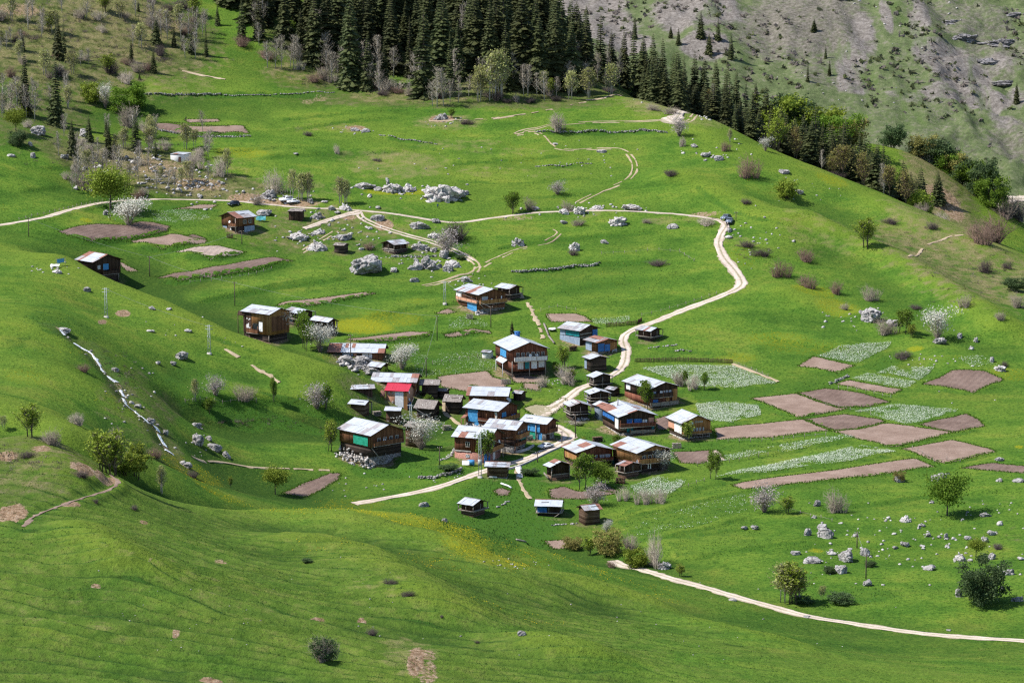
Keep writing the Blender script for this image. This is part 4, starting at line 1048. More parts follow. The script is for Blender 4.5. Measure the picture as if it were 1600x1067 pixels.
def plant(kind, pos, h, name, label, cat='tree', group=None, wide=1.0, v=None):
    """pos: (x, y, z); h: height in metres"""
    pr = PROTO[kind]; me = pr[(v if v is not None else R_.randrange(len(pr))) % len(pr)]; s = h / H0[kind]
    rz = R_.random() * 6.283; wx = R_.uniform(.85, 1.18); sc = (s * wide * wx, s * wide / wx, s * R_.uniform(.95, 1.05))
    if isinstance(me, tuple):
        o = empty(name, pos, rz, sc); child('crown', me[0], o); child('trunk', me[1], o)
    else:
        o = bpy.data.objects.new(name, me); COL.objects.link(o); o.location = pos; o.rotation_euler = (0, 0, rz); o.scale = sc
    tag(o, label, cat, group); PLANTS.append(o)
    return o
def pplant(kind, px, py, hpx, name, label, cat='tree', group=None, wide=1.0, v=None, d=None):
    x, y, z, dd = hit(px, py) if d is None else atd(px, d)
    return plant(kind, (x, y, z - .1), hpx * dd / F, name, label, cat, group, wide, v)
# ------------------------------------------------------------------ relational labels
LAND = []          # (phrase, px, py) things a reader can find in the picture
AUTO = {}          # label base -> list of (object, px, py)
def auto(o, base, px, py): AUTO.setdefault(base, []).append((o, px, py))
ORD = ['nearest', 'second', 'third', 'fourth', 'fifth', 'sixth', 'seventh', 'eighth', 'ninth', 'tenth', 'eleventh', 'twelfth', 'thirteenth', 'fourteenth', 'fifteenth', 'sixteenth', 'seventeenth', 'eighteenth', 'nineteenth', 'twentieth']
def finish_labels():
    for base, items in AUTO.items():
        cell = {}
        for o, px, py in items:
            L = min(LAND, key=lambda l: (l[1] - px) ** 2 + (2.2 * (l[2] - py)) ** 2)
            dx, dy = px - L[1], 2.0 * (py - L[2])
            w = ('right of' if dx > 0 else 'left of') if abs(dx) > abs(dy) else ('in front of' if dy > 0 else 'behind')
            cell.setdefault((L[0], w), []).append((math.hypot(dx, dy), o))
        for (ph, w), lst in cell.items():
            lst.sort(key=lambda t: t[0])
            for i, (dd, o) in enumerate(lst):
                if len(lst) == 1: t = f'{base} {w} {ph}'
                else: t = f'{base}, {ORD[min(i, 19)]} one {w} {ph}'
                if len(t.split()) > 16: t = t.replace(' one ', ' ')
                o['label'] = t
# ------------------------------------------------------------------ the spruce forest and single trees
def free(pts_, x, y, r): return all((x - a) ** 2 + (y - b) ** 2 > r * r for a, b in pts_)
FOR = []
def ground_px(x, y):
    z = float(H(x, y)); a, b, d = proj(x, y, z); return float(a), float(b), float(d), z
# front edge of the wood, tree by tree: base pixel, height in pixels
front = [(378,62,70),(405,62,90),(445,70,100),(470,90,78),(492,98,125),(512,96,130),(548,138,152),(575,140,95),(600,136,70),(612,112,118),(640,120,100),(662,152,150),(690,118,140),(715,126,100),(742,118,140),(703,140,95),(765,125,130),(790,140,110),(815,128,140),(842,138,120),(868,140,125),(893,142,112),(915,130,118),(938,128,110),(955,130,85),(975,134,95),(990,136,110),(1005,142,90),(1020,142,92),(1035,165,110),(1052,160,80),(1068,158,75),(1085,162,85),(1100,166,78),(1118,172,80),(1135,195,98),(1150,196,84),(1165,202,80),(1180,208,78),(1196,213,80)]
for px, py, hp in front:
    x, y, z, d = hit(px, py); FOR.append((x, y))
    o = plant('spruce', (x, y, z - .3), hp * d / F, 'spruce_tree', None, 'tree', 'spruces of the dense wood above the meadows', 1.0 + R_.random() * .35)
    auto(o, 'wood-edge spruce', px, py)
# the depth of the wood
cnt = 0; tries = 0
INNER = []
while cnt < 165 and tries < 9000:
    tries += 1
    px = R_.uniform(352, 1010); d = R_.uniform(1082, 1215); x, y, z, _ = atd(px, d)
    gx_, gy_, dd, _ = ground_px(x, y)
    if px > 880 and d > 1150: continue
    edge = np.interp(px, [350, 380, 460, 520, 560, 620, 660, 760, 860, 960, 1010], [20, 50, 66, 100, 136, 118, 128, 124, 132, 120, 128])
    if gy_ > edge - 4 or not free(FOR, x, y, 4.3): continue
    if gy_ < -60 and R_.random() < .5: continue
    FOR.append((x, y)); cnt += 1
    h = R_.uniform(24, 36) * (1 - .25 * (px > 880)) * (.8 if R_.random() < .2 else 1)
    INNER.append((d, x, y, z - .3, h, 1.05 + R_.random() * .35))
INNER.sort()
for d, x, y, z, h, w in INNER[:100]:
    plant('spruce', (x, y, z), h, 'spruce_tree', 'dark spruce standing in the crowded middle of the dense wood', 'tree', 'spruces of the dense wood above the meadows', w)
mb = MB()
for d, x, y, z, h, w in INNER[100:]:      # the rows farthest back read as one mass
    me = PROTO['spruce'][R_.randrange(10)][0]; v_ = np.empty(len(me.vertices) * 3); me.vertices.foreach_get('co', v_); v_ = v_.reshape(-1, 3) * [h / 26 * w, h / 26 * w, h / 26]
    a = R_.random() * 6.28; v_ = v_ @ np.array([[math.cos(a), math.sin(a), 0], [-math.sin(a), math.cos(a), 0], [0, 0, 1]]) + [x, y, z]
    tri = [p.vertices[:] for p in me.polygons]; mb.add(v_, np.array([t for t in tri if len(t) == 3]))
tag(mb.build('conifer_wood', M['needle']), kind='stuff')
cnt = 0; tries = 0
while cnt < 112 and tries < 6000:      # flank behind the right-hand ridge
    tries += 1
    px = R_.uniform(1000, 1440); d0 = np.interp(px, [1000, 1120, 1200, 1300, 1400, 1440], [1085, 1062, 1044, 1030, 1014, 1006])
    d = d0 + R_.uniform(4, 62); x, y, z, _ = atd(px, d)
    if not free(FOR, x, y, 3.5): continue
    FOR.append((x, y)); cnt += 1
    top = np.interp(px, [1000, 1060, 1120, 1200, 1280, 1360, 1440], [55, 80, 110, 150, 165, 205, 262]) + R_.uniform(0, 40)
    gx_, gy_, dd, _ = ground_px(x, y)
    h = min(34, max(12, (gy_ - top) * dd / F)) * R_.uniform(.8, 1.08)
    plant('spruce', (x, y, z - .3), h, 'spruce_tree', 'dark spruce rooted on the far flank behind the right-hand meadow ridge', 'tree', 'spruces behind the right-hand ridge', 1.2 + R_.random() * .5)
for k in range(26):
    px = R_.uniform(385, 1000); py = float(np.interp(px, [385, 460, 520, 560, 620, 660, 760, 860, 960, 1000], [60, 92, 118, 136, 130, 148, 142, 148, 138, 142])) - R_.uniform(-6, 26)
    o = pplant('bare_slim', px, py, R_.uniform(42, 70), 'bare_tree', None, 'tree', 'bare and budding growth along the wood edge', R_.uniform(.9, 1.3)); auto(o, 'slender wood-edge bare tree', px, py)
for k in range(34):
    px = R_.uniform(400, 985); py = float(np.interp(px, [400, 460, 520, 560, 620, 660, 760, 860, 960, 1000], [84, 104, 128, 144, 146, 160, 156, 156, 146, 150])) - R_.uniform(-4, 8)
    kk = R_.choice(['bare_slim', 'bare_slim', 'bare', 'bare_pale', 'bare_red', 'birch']); nm = {'bare_slim': 'bare_tree', 'birch': 'birch_tree'}.get(kk, 'bare_bush')
    o = pplant(kk, px, py, R_.uniform(30, 54) if kk in ('bare_slim', 'birch') else R_.uniform(12, 22), nm, None, 'bush' if nm == 'bare_bush' else 'tree', 'bare and budding growth along the wood edge', R_.uniform(1.0, 1.5)); auto(o, {'bare_tree': 'slender wood-edge bare tree', 'birch_tree': 'pale wood-edge birch'}.get(nm, 'low wood-edge bush'), px, py)
# spruces standing on their own
for px, py, hp, w, lab in [(88,197,108,1.1,'tallest lone spruce left of the white block hut, among bare birches'),(40,180,100,.8,'ragged spruce beside a silvery tree at the left scrub edge'),(100,88,58,.8,'small spruce high in the left scrub'),(91,92,72,.9,'spruce in the left scrub above the tall lone spruce'),
   (240,114,42,1,'lone spruce at the foot of the scrub slope, top left'),(244,70,45,1,'spruce between bare birches on the scrub slope'),(217,62,40,.8,'thin spruce in the middle of the scrub slope'),(272,74,36,1,'spruce right of the bare birch clump on the scrub slope'),(299,84,38,1,'broad spruce at the right of the scrub slope'),(322,88,48,1,'rightmost lone spruce of the scrub slope'),(285,78,22,.9,'smallest spruce in the row on the scrub slope'),(205,97,36,1,'greenish spruce inside yellow bushes on the scrub slope'),(218,125,14,1.2,'tiny dark spruce below the scrub slope'),
   (139,222,44,1.1,'young spruce left of the pair near the birch thicket'),(113,244,62,.6,'very narrow spruce among grey bare trees'),(166,214,32,1,'young spruce above the grey rocks left of the white hut'),(170,246,62,.9,'spruce with white rocks at its foot, left of the hut'),(212,236,64,1.3,'bushy dark spruce left of the white block hut'),(243,248,32,1.4,'short wide spruce closest to the white block hut'),(180,230,24,1,'short spruce tucked behind the young pair'),
   (800,522,22,1.1,'small dark spruce beside the blue roof turret'),(1465,318,56,1.5,'broad dark spruce at the end of the wood, right ridge'),(216,18,18,1,'tiny spruce at the top left slope'),(340,40,34,1,'spruce at the left corner of the dense wood'),
   (1095,60,46,1.2,'spruce on the far scree slope, left of a pair'),(1122,63,36,1.7,'wide spruce on the far scree slope'),(1142,93,46,1.1,'right spruce of the far scree group'),(1108,85,34,1,'small spruce low in the far scree group'),(1060,70,28,1,'spruce just above the wood on the far slope'),(992,62,36,.8,'thin spruce against the pale scree'),(1262,128,34,.9,'dark spruce beside the pale blossom on far slope'),(1296,118,26,1.1,'spruce right of the pale blossom on far slope'),(1588,162,34,.8,'lone spruce below the grey cliffs'),(1272,50,20,1.6,'dark round spruce on the far grey thicket'),(1290,92,22,1,'small dark spruce in the middle far slope'),(1442,164,12,1.2,'tiny spruce on the green far slope'),(1048,60,20,1,'short spruce on far scree'),(35,80,36,.7,'dim spruce at the far left of the scrub')]:
    pplant('spruce', px, py, hp, 'spruce_tree', lab, 'tree', 'lone spruces', w)
# ------------------------------------------------------------------ broad-leaved, bare and blossoming trees, one by one
T = [
 ('ygreen_round',200,172,44,'broadleaf_tree','bright green round tree above the left meadow',1.15),('yellow_round',142,160,34,'broadleaf_tree','yellow-green round tree left of the bright green tree',1),('bloom',165,170,34,'blossom_tree','silvery pale tree between the two round green trees',.7),
 ('yellow',173,325,56,'broadleaf_tree','olive round tree beside the road bend left',1.25),('bloom',201,352,40,'blossom_tree','white blossom tree right of the olive tree by the ploughed field',1.3),
 ('yellow',25,208,36,'broadleaf_tree','golden young tree over dark shrubs at left edge',.9),('dark_round',28,228,26,'shrub','dark green shrub under the golden tree at left edge',1.2),
 ('bare',200,198,40,'bare_tree','grey bare tree below the bright green tree',.9),
 ('bare_pale',872,205,34,'bare_tree','grey bare round tree beside the upper track bend',1.1),('bloom_pink',1061,213,34,'blossom_tree','pinkish blossom tree beside the upper track',.9),('bare_pale',1066,229,18,'bare_bush','grey stump-like bush under the pinkish blossom tree',.8),
 ('bloom_pink',871,304,22,'blossom_tree','round pale bush alone in the upper meadow',1.2),('leafy',0,0,0,'','',0),
 ('young',797,334,32,'broadleaf_tree','green tree standing where the road dips',1.1),('bare',825,328,22,'bare_bush','grey bush right of the green roadside tree',1),('bare',884,330,20,'bare_bush','grey bush on the rocky roadside',1.2),
 ('bloom_pink',697,398,40,'blossom_tree','greyish blossom tree on a boulder by the farm track',1.15),('bare_dark',716,377,36,'bare_bush','dark bare thicket below the road',1.4),
 ('bare_red',1167,277,38,'bare_tree','reddish bare bush on the ridge meadow, left of dark bush',1.0),('yellow_round',1230,310,32,'shrub','dark bush with a boulder on the ridge meadow',1.2),('bloom',1196,236,18,'blossom_tree','small pale bush at the ridge edge',1.1),('bare_red',1132,236,18,'bare_bush','thin reddish bush above the ridge boulders',1),
 ('bare_slim',1160,208,34,'bare_tree','pale bare tree in front of the ridge spruces',.9),('birch',1140,222,22,'birch_tree','yellowish sapling on the ridge crest',1),
 ('young_yellow',1352,386,42,'broadleaf_tree','round budding tree casting a shadow on the right slope',1.2),('bare_red',1257,408,22,'bare_bush','reddish bush on the right slope, upper of three',1.6),('bare_red',1218,432,28,'bare_bush','reddish bush on the right slope, leftmost of three',1.2),('bare_red',1262,450,24,'bare_bush','reddish bush on the right slope, lowest of three',1.3),
 ('bare',1357,470,26,'bare_tree','round grey bare tree in the right meadow',1.2),('bare_red',1308,460,24,'bare_bush','bare bush with stones left of the round grey tree',1.1),('bloom',1465,530,46,'blossom_tree','pale blossom tree right of the white crag',1.1),('young',1414,520,36,'broadleaf_tree','green tree between white crag and pale blossom tree',1.1),('bare',1383,522,30,'bare_bush','grey bush in front of the white crag',1.3),('young_yellow',1425,527,18,'shrub','low yellowish shrub under the green tree by the crag',1.4),
 ('bare_red',1555,378,46,'bare_tree','reddish bare copse at the right edge behind the ridge',1.6),('bare_red',1530,380,40,'bare_tree','left part of the reddish copse behind the ridge',1.4),
 ('bare',1320,484,14,'bare_bush','low grey bush at the fold of the right slope',1.2),('bare',1510,480,22,'bare_bush','grey bush low on the right slope edge',1.3),('bare',1588,480,28,'bare_bush','grey bush at the right picture edge',1.1),('dark_round',1585,455,24,'shrub','green shrub at the right picture edge',1.3),('bare',1562,500,16,'bare_bush','small grey bush under the right edge shrubs',1.4),('bare_dark',1540,425,22,'bare_bush','dark bush on the shaded right slope',1.3),('bare_dark',1455,358,14,'bare_bush','dark bush on the upper right slope',1.6),('bare_dark',1395,350,12,'bare_bush','dark low bush at the ridge of the right slope',2.2),('bare_dark',1575,420,14,'bare_bush','brown low bush beside right edge',1.4),('bare_dark',1430,482,8,'bare_bush','flat dark bush above the white crag',3),
 # village trees
 ('bloom',658,702,46,'blossom_tree','large white blossom tree beside the big balcony house',1.1),('young_yellow',518,705,44,'broadleaf_tree','budding tree left of the big balcony house',.9),('yellow',430,772,40,'broadleaf_tree','yellow round tree beside the small ploughed plot',1.1),
 ('bloom',438,528,42,'blossom_tree','white-flowering tree right of the bright timber house',.8),('young',470,545,54,'broadleaf_tree','slim green tree in the middle of the orchard trio',.7),('young',483,548,44,'broadleaf_tree','second slim green tree in the orchard',.6),('bloom',500,550,46,'blossom_tree','tall cream-leaved tree by the lower shed',.9),
 ('bloom',628,577,40,'blossom_tree','creamy green tree right of the long low house',1),('young',600,596,20,'broadleaf_tree','small green tree in front of the wide pale roof',.8),
 ('bloom_pink',337,618,32,'blossom_tree','pale blossom tree on the terrace bank',1.0),('birch',305,625,36,'birch_tree','budding birch left of the terrace blossom tree',1),('bare',380,626,28,'bare_bush','grey bushes right of the terrace blossom tree',1.4),
 ('bloom_pink',495,638,42,'blossom_tree','blossom tree at the corner of the terrace bank',1.1),('young',510,640,34,'broadleaf_tree','green tree next to terrace corner blossom',.8),('young',425,625,32,'broadleaf_tree','slim green sapling on the terrace bank',.5),('young',430,628,30,'broadleaf_tree','second slim sapling on the terrace bank',.4),
 ('bare_pale',882,600,34,'bare_tree','grey leaning tree below the white-balcony house',1.1),('young_yellow',880,575,30,'broadleaf_tree','yellow-green bushy tree right of the white-balcony house',1.1),('young',868,588,20,'shrub','green shrub by the road above the yard',1.1),
 ('young',1005,640,42,'broadleaf_tree','green tree leaning at the corner of the large brown house',.9),('bare',1060,603,32,'bare_tree','bare tree in the white flower meadow',.9),('young',1070,604,24,'broadleaf_tree','slim green tree beside the bare tree in the flower meadow',.6),('bare_pale',1087,608,30,'bare_tree','pinkish bare sapling in the flower meadow',.7),('young',1101,609,24,'broadleaf_tree','small green tree at the lower flower meadow',.8),
 ('young_yellow',1075,690,30,'shrub','budding shrub at the corner of the orange gable house',1.1),('bloom',1035,735,34,'blossom_tree','white-leaved tree at the corner of the light timber house',.9),
 ('young',907,762,48,'broadleaf_tree','tall fresh green tree below the twin roofs, left',.9),('green',940,760,40,'broadleaf_tree','fresh green tree below the twin roofs, right',1),
 ('young',757,724,46,'broadleaf_tree','leafy tree in front of the reddish block wall house',.8),('young_yellow',893,596,18,'shrub','yellow-green shrub between road and granaries',1.3),('young',740,618,16,'shrub','green shrub behind the crooked shingle shed',1.3),('young',965,700,20,'shrub','green shrub between the twin roofs',1.2),('young_yellow',912,700,16,'shrub','yellow-green shrub above the left twin roof',1.2),('dark_round',826,742,12,'shrub','nettle thicket right of the concrete ramp',2.2),('dark_round',700,735,12,'shrub','dark hedge above the village road',2.4),('young',668,640,22,'shrub','green sapling right of the crimson-roofed house',.9),('bare_pale',848,604,22,'bare_bush','grey bush on the dirt terrace edge',1.2),
 ('bloom_pink',930,790,40,'blossom_tree','greyish blossom tree over the dark garden plot',1.0),('bare_pale',978,782,26,'bare_tree','thin bare tree in the lower orchard',.9),('bare_pale',1010,788,30,'bare_tree','bare tree in the lower orchard, middle',1),('bare_pale',1028,786,28,'bare_tree','bare tree in the lower orchard, right',.9),
 ('young',1117,748,40,'broadleaf_tree','small round green tree by the flower strip',.8),('bloom_pink',1194,800,46,'blossom_tree','grey blossom tree below the long ploughed strip',1.1),('bare',1305,800,44,'bare_tree','grey bare tree below the ploughed strips',.9),('young_yellow',1230,802,24,'shrub','yellowish shrubs right of the grey blossom tree',1.5),
 ('green',1480,805,66,'broadleaf_tree','big yellow-green tree in the boulder meadow',.95),('yellow',1525,870,28,'broadleaf_tree','yellow tree behind the big dark tree',1.0),('dark',1533,945,78,'broadleaf_tree','large dark green tree low in the boulder meadow',1.0),
 ('birch',1222,942,58,'birch_tree','leftmost yellow-budding birch above the lower road',1.6),('young_yellow',1235,943,58,'birch_tree','middle yellow-budding birch above the lower road',1.2),('birch',1246,942,52,'birch_tree','right yellow-budding birch above the lower road',1.1),('birch',1285,938,24,'birch_tree','pale sapling right of the birches',1.1),('dark_round',1255,942,14,'shrub','green thicket at the foot of the birches',2.2),('dark_round',1315,942,18,'shrub','lush green shrub on the meadow bank',2.2),
 ('yellow_round',992,886,34,'shrub','round olive shrub at the start of the lower road',1.05),('rust_round',950,868,46,'broadleaf_tree','brown-green tree beside the round olive shrub',1.0),('bloom',948,835,24,'blossom_tree','thin white-leaved sapling behind the brown-green tree',.6),('bare',985,860,30,'bare_bush','grey bush behind the round olive shrub',1.3),('bare_pale',1023,882,58,'bare_tree','thin bare tree beside the wall above the lower road',.6),('rust_round',895,858,22,'shrub','brownish shrub left of the brown-green tree',1.5),('young_yellow',920,868,26,'shrub','budding shrubs on the slope crest',1.3),('bare_red',955,887,14,'bare_bush','small purple-brown bush on the slope crest',1.3),('young_yellow',1062,900,18,'shrub','yellow-green bush by the lower road',1.4),
 ('dark_round',507,1030,36,'shrub','dark bare shrub with deep shadow on the near slope',1.05),('bare',505,1030,42,'bare_bush','grey twigs of the lone near slope bush',1.2),
 ('bare_dark',580,992,14,'bare_bush','small dark shrub right of the lone near bush',1.3),
 # left hill trees
 ('young_yellow',46,682,46,'birch_tree','pale green birch on the left spur',1.3),('bare',80,695,32,'bare_bush','silver-grey bush right of the left spur birch',1.3),('birch',5,670,22,'birch_tree','sapling at the left edge of the spur',1.3),
 ('young_yellow',158,735,54,'birch_tree','left birch of the saddle clump',1.3),('young_yellow',176,742,60,'birch_tree','middle birch of the saddle clump',1.4),('yellow_round',192,740,50,'birch_tree','dense yellow-green birch in the saddle clump',1.4),('young_yellow',214,748,48,'birch_tree','right birch of the saddle clump',1.1),('bare',180,690,24,'bare_bush','grey bush behind the saddle clump',1.3),('bare_pale',121,664,24,'bare_bush','pale round bush on the hill above the saddle',1.2),
 ('birch',252,770,44,'birch_tree','leaning pale birch right of the saddle clump',.9),('bare_red',130,580,14,'bare_bush','brownish bush on the hillside left of the stream',1.8),('bare_red',240,715,18,'bare_bush','brown bush at the foot of the stream',1.5),('young',330,645,24,'shrub','green bush on the terrace bank slope',1.3),('bare_dark',300,745,14,'bare_bush','dark bush below the lowest stream boulders',1.5),('young_yellow',360,762,16,'shrub','yellow sapling at the lower left meadow',.8),
 # upper left
 ('bare_pale',430,302,40,'bare_tree','row of pale bare trees behind the parked white cars, left',.9),('birch',455,312,46,'birch_tree','pale tree behind the parked white cars, middle',.8),('birch',470,314,48,'birch_tree','pale tree behind the parked white cars',1),('birch',483,314,44,'birch_tree','pale greenish tree right of the parked white cars',1),('birch',530,318,40,'birch_tree','pale greenish tree alone by the road',1.2),('birch',540,318,38,'birch_tree','second pale greenish tree by the road',1.1),
 ('bare_slim',4,176,58,'bare_tree','pale bare tree at the left picture edge, first of the edge row',1.3),('bare_slim',16,174,52,'bare_tree','pale bare tree second from the left picture edge',1.2),('bare_slim',28,178,56,'bare_tree','pale bare tree third from the left picture edge',1.3),('bare_slim',42,184,60,'bare_tree','pale bare tree just left of the ragged spruce',1.2),('bare_slim',54,190,62,'bare_tree','pale bare tree between ragged and tallest lone spruce',1.2),('bare_slim',122,290,66,'bare_tree','tall pale tree at the left of the birch thicket',1.2),('bare_slim',146,284,60,'bare_tree','tall pale tree in the middle of the birch thicket',1.3),('bare_slim',160,272,50,'bare_tree','pale tree below the young spruce pair',1.2),('bare_slim',186,288,62,'bare_tree','broad pale tree right of the birch thicket',1.4),('bare_slim',216,282,54,'bare_tree','pale tree left of the white hut slope',1.3),('bare_slim',232,268,40,'bare_tree','pale tree close left of the white hut',1.2),('bare_slim',262,300,44,'bare_tree','spreading pale tree below the white hut',1.4),('bare_slim',245,296,40,'bare_tree','low spreading pale tree left below the white hut',1.3),('bare_slim',238,66,44,'bare_tree','bare tree at the left of the scrub row',1.2),('bare_slim',252,58,46,'bare_tree','bare tree above the scrub row spruces',1.1),('bare_slim',262,62,46,'bare_tree','bare tree between the scrub row spruces',1.2),('bare_slim',282,62,48,'bare_tree','pale bare tree behind the broad scrub row spruce',1.1),('bare_slim',294,60,46,'bare_tree','pale bare tree near the right of the scrub row',1.1),('bare_slim',308,66,50,'bare_tree','pale bare tree at the right of the scrub row',1.2),('bare_slim',316,58,40,'bare_tree','upper pale bare tree at the right of the scrub row',1.1),
 ('bare_pale',343,275,36,'bare_tree','pale bare tree right of the white hut',.9),('bare_pale',300,262,28,'bare_bush','grey tree next to the white hut',1),('birch',353,274,40,'birch_tree','slim birch right of the white hut',.8),('bare',135,296,34,'bare_bush','grey thicket by the road rocks, left',1.6),('bare_red',215,312,20,'bare_bush','reddish bush right of the olive roadside tree',1.4),('bare',400,320,22,'bare_bush','purple-grey bush above the timber house',1.1),
 ('bare_red',575,390,14,'bare_bush','brownish bush left of the log barn',1.6),('dark_round',720,405,8,'shrub','low green juniper near the farm track',2),('bare_dark',1050,275,12,'bare_bush','dark flat bush in the upper meadow',2.4),('bare_dark',1165,318,10,'bare_bush','brown low bush above the parked off-roaders',2.2),('bare_dark',1165,386,12,'bare_bush','dark reddish bush below the parked off-roaders',2.4),('bare_dark',1195,400,14,'bare_bush','dark bush strip right of the road bend',2.2),('bare_pale',1103,352,14,'bare_bush','grey stony bush beside the road corner',2.4),('bare',1010,348,8,'bare_bush','low grey bush under the upper road',2.4),('bare',905,352,12,'bare_bush','grey low bush under the upper road, left',2.2),
 ('bare_dark',895,398,10,'bare_bush','dark stone-filled bush in the middle meadow',2),('bare_dark',1030,414,10,'bare_bush','brown bush on the middle terrace bank',3.4),('bare_dark',480,212,8,'bare_bush','brown bush in the upper left meadow',2.2),('bare_dark',590,252,6,'bare_bush','low dark bush in the upper meadow centre',2.6),('bare_dark',725,194,10,'bare_bush','dark bush on the ruin mound',2.4),('bare_pale',525,240,18,'bare_tree','tiny pale tree in the upper meadow',.6),('young',705,185,14,'shrub','green shrub on the ruin mound',1.2),
 ('bare_dark',1412,560,14,'bare_bush','dark bush between the two flower plots',2.4),('bare_dark',1570,572,10,'bare_bush','dark bush with rock at the far right field',1.6),('rust_round',1405,752,18,'shrub','bush with rock below the long ploughed strip',1.1),('dark_round',1297,895,12,'shrub','dark low bush left of the split boulder',1.8),('dark_round',1360,885,10,'shrub','dark low bush near the meadow pole',1.8),('bare_dark',1560,858,12,'bare_bush','dark bush right of the yellow tree',1.7),
 ('bare_dark',608,912,10,'bare_bush','brown thicket on the near ridge, upper',3),('bare_dark',640,930,10,'bare_bush','brown thicket on the near ridge, lower',2.6),('dark_round',480,878,8,'shrub','dark green low shrub on the near ridge',2.2),('bare_dark',690,963,5,'bare_bush','tiny dark bush on the near slope',1.6),('bare_dark',745,1004,6,'bare_bush','small dark bush at the near ridge end',1.6),('bare_dark',150,785,8,'bare_bush','dark bush beside the worn path on near hill',1.6),('bare_dark',40,715,12,'bare_bush','grey brush on the near left hilltop',2.4),('bare_dark',130,745,14,'bare_bush','grey brush by the bare earth scar',1.8),('bare_dark',210,795,8,'bare_bush','grey bush right of the worn path',1.8),
]
for k, px, py, hp, nm, lab, w in T:
    if k == 'leafy': continue
    o = pplant(k, px, py, hp, nm, lab, 'bush' if nm in ('shrub', 'bare_bush') else 'tree', None, w)
    LAND.append(('the ' + lab.split(',')[0], px, py)) if False else None
# edge trees of the dense wood
for k, px, py, hp, w in [('bare_slim',430,108,58,1.1),('bare_slim',418,106,50,1.1),('bare_slim',440,110,54,1.2),('bare_slim',462,98,34,1),('green',450,60,30,.8),('bare_slim',517,122,40,1.1),('bare_slim',528,124,36,1),('bare',505,125,26,1.2),('bare_pale',580,132,20,1.4),('bare_slim',683,168,64,1.3),('bare_slim',676,166,44,1.2),('bare_slim',693,166,60,1.3),('bare_slim',702,160,34,1.1),('bare_slim',732,152,40,1.1),('bare_slim',756,150,56,1),('birch',770,156,76,1.1),('birch',780,154,70,1.1),('bare_slim',785,150,60,1),('bare_slim',818,150,52,1.2),('bare_slim',826,150,50,1.2),('birch',848,148,36,1),('young_yellow',860,152,26,.9),('bare_slim',934,132,58,.8),('bare_slim',950,132,56,1),('bare_slim',970,136,54,1),('birch',960,134,34,1.2),('bare_slim',878,130,50,.8),('bare_slim',405,72,44,1),('rust_slim',1105,172,36,.9),('bare_slim',1115,175,44,1),('bare_pale',1070,172,24,1.3),('bare_slim',720,90,80,.6),('bare_red',490,128,16,2),('bare_red',620,146,12,2.4),('bare_dark',595,148,10,2.6),('bare_dark',870,158,10,2.4),('bare_dark',830,160,10,2.2),('bare_dark',950,144,10,2.4),('bare_dark',790,160,8,2.6),('bare',1050,178,14,2.2),('bare',1020,172,12,2.2),('bare_red',415,92,18,2),('bare_red',376,72,18,2)]:
    nm = {'bare_slim': 'bare_tree', 'birch': 'birch_tree', 'rust_slim': 'budding_tree', 'green': 'broadleaf_tree', 'young_yellow': 'broadleaf_tree', 'bloom_pink': 'blossom_tree'}.get(k, 'bare_bush')
    o = pplant(k, px, py, hp, nm, None, 'bush' if nm == 'bare_bush' else 'tree', 'bare and budding growth along the wood edge', w)
    auto(o, {'bare_slim': 'slender wood-edge bare tree', 'birch': 'pale wood-edge birch', 'rust_slim': 'brownish wood-edge tree', 'green': 'bright green wood-edge tree', 'young_yellow': 'yellow-green wood-edge tree', 'bloom_pink': 'grey blossom tree'}.get(k, 'low wood-edge bush'), px, py)
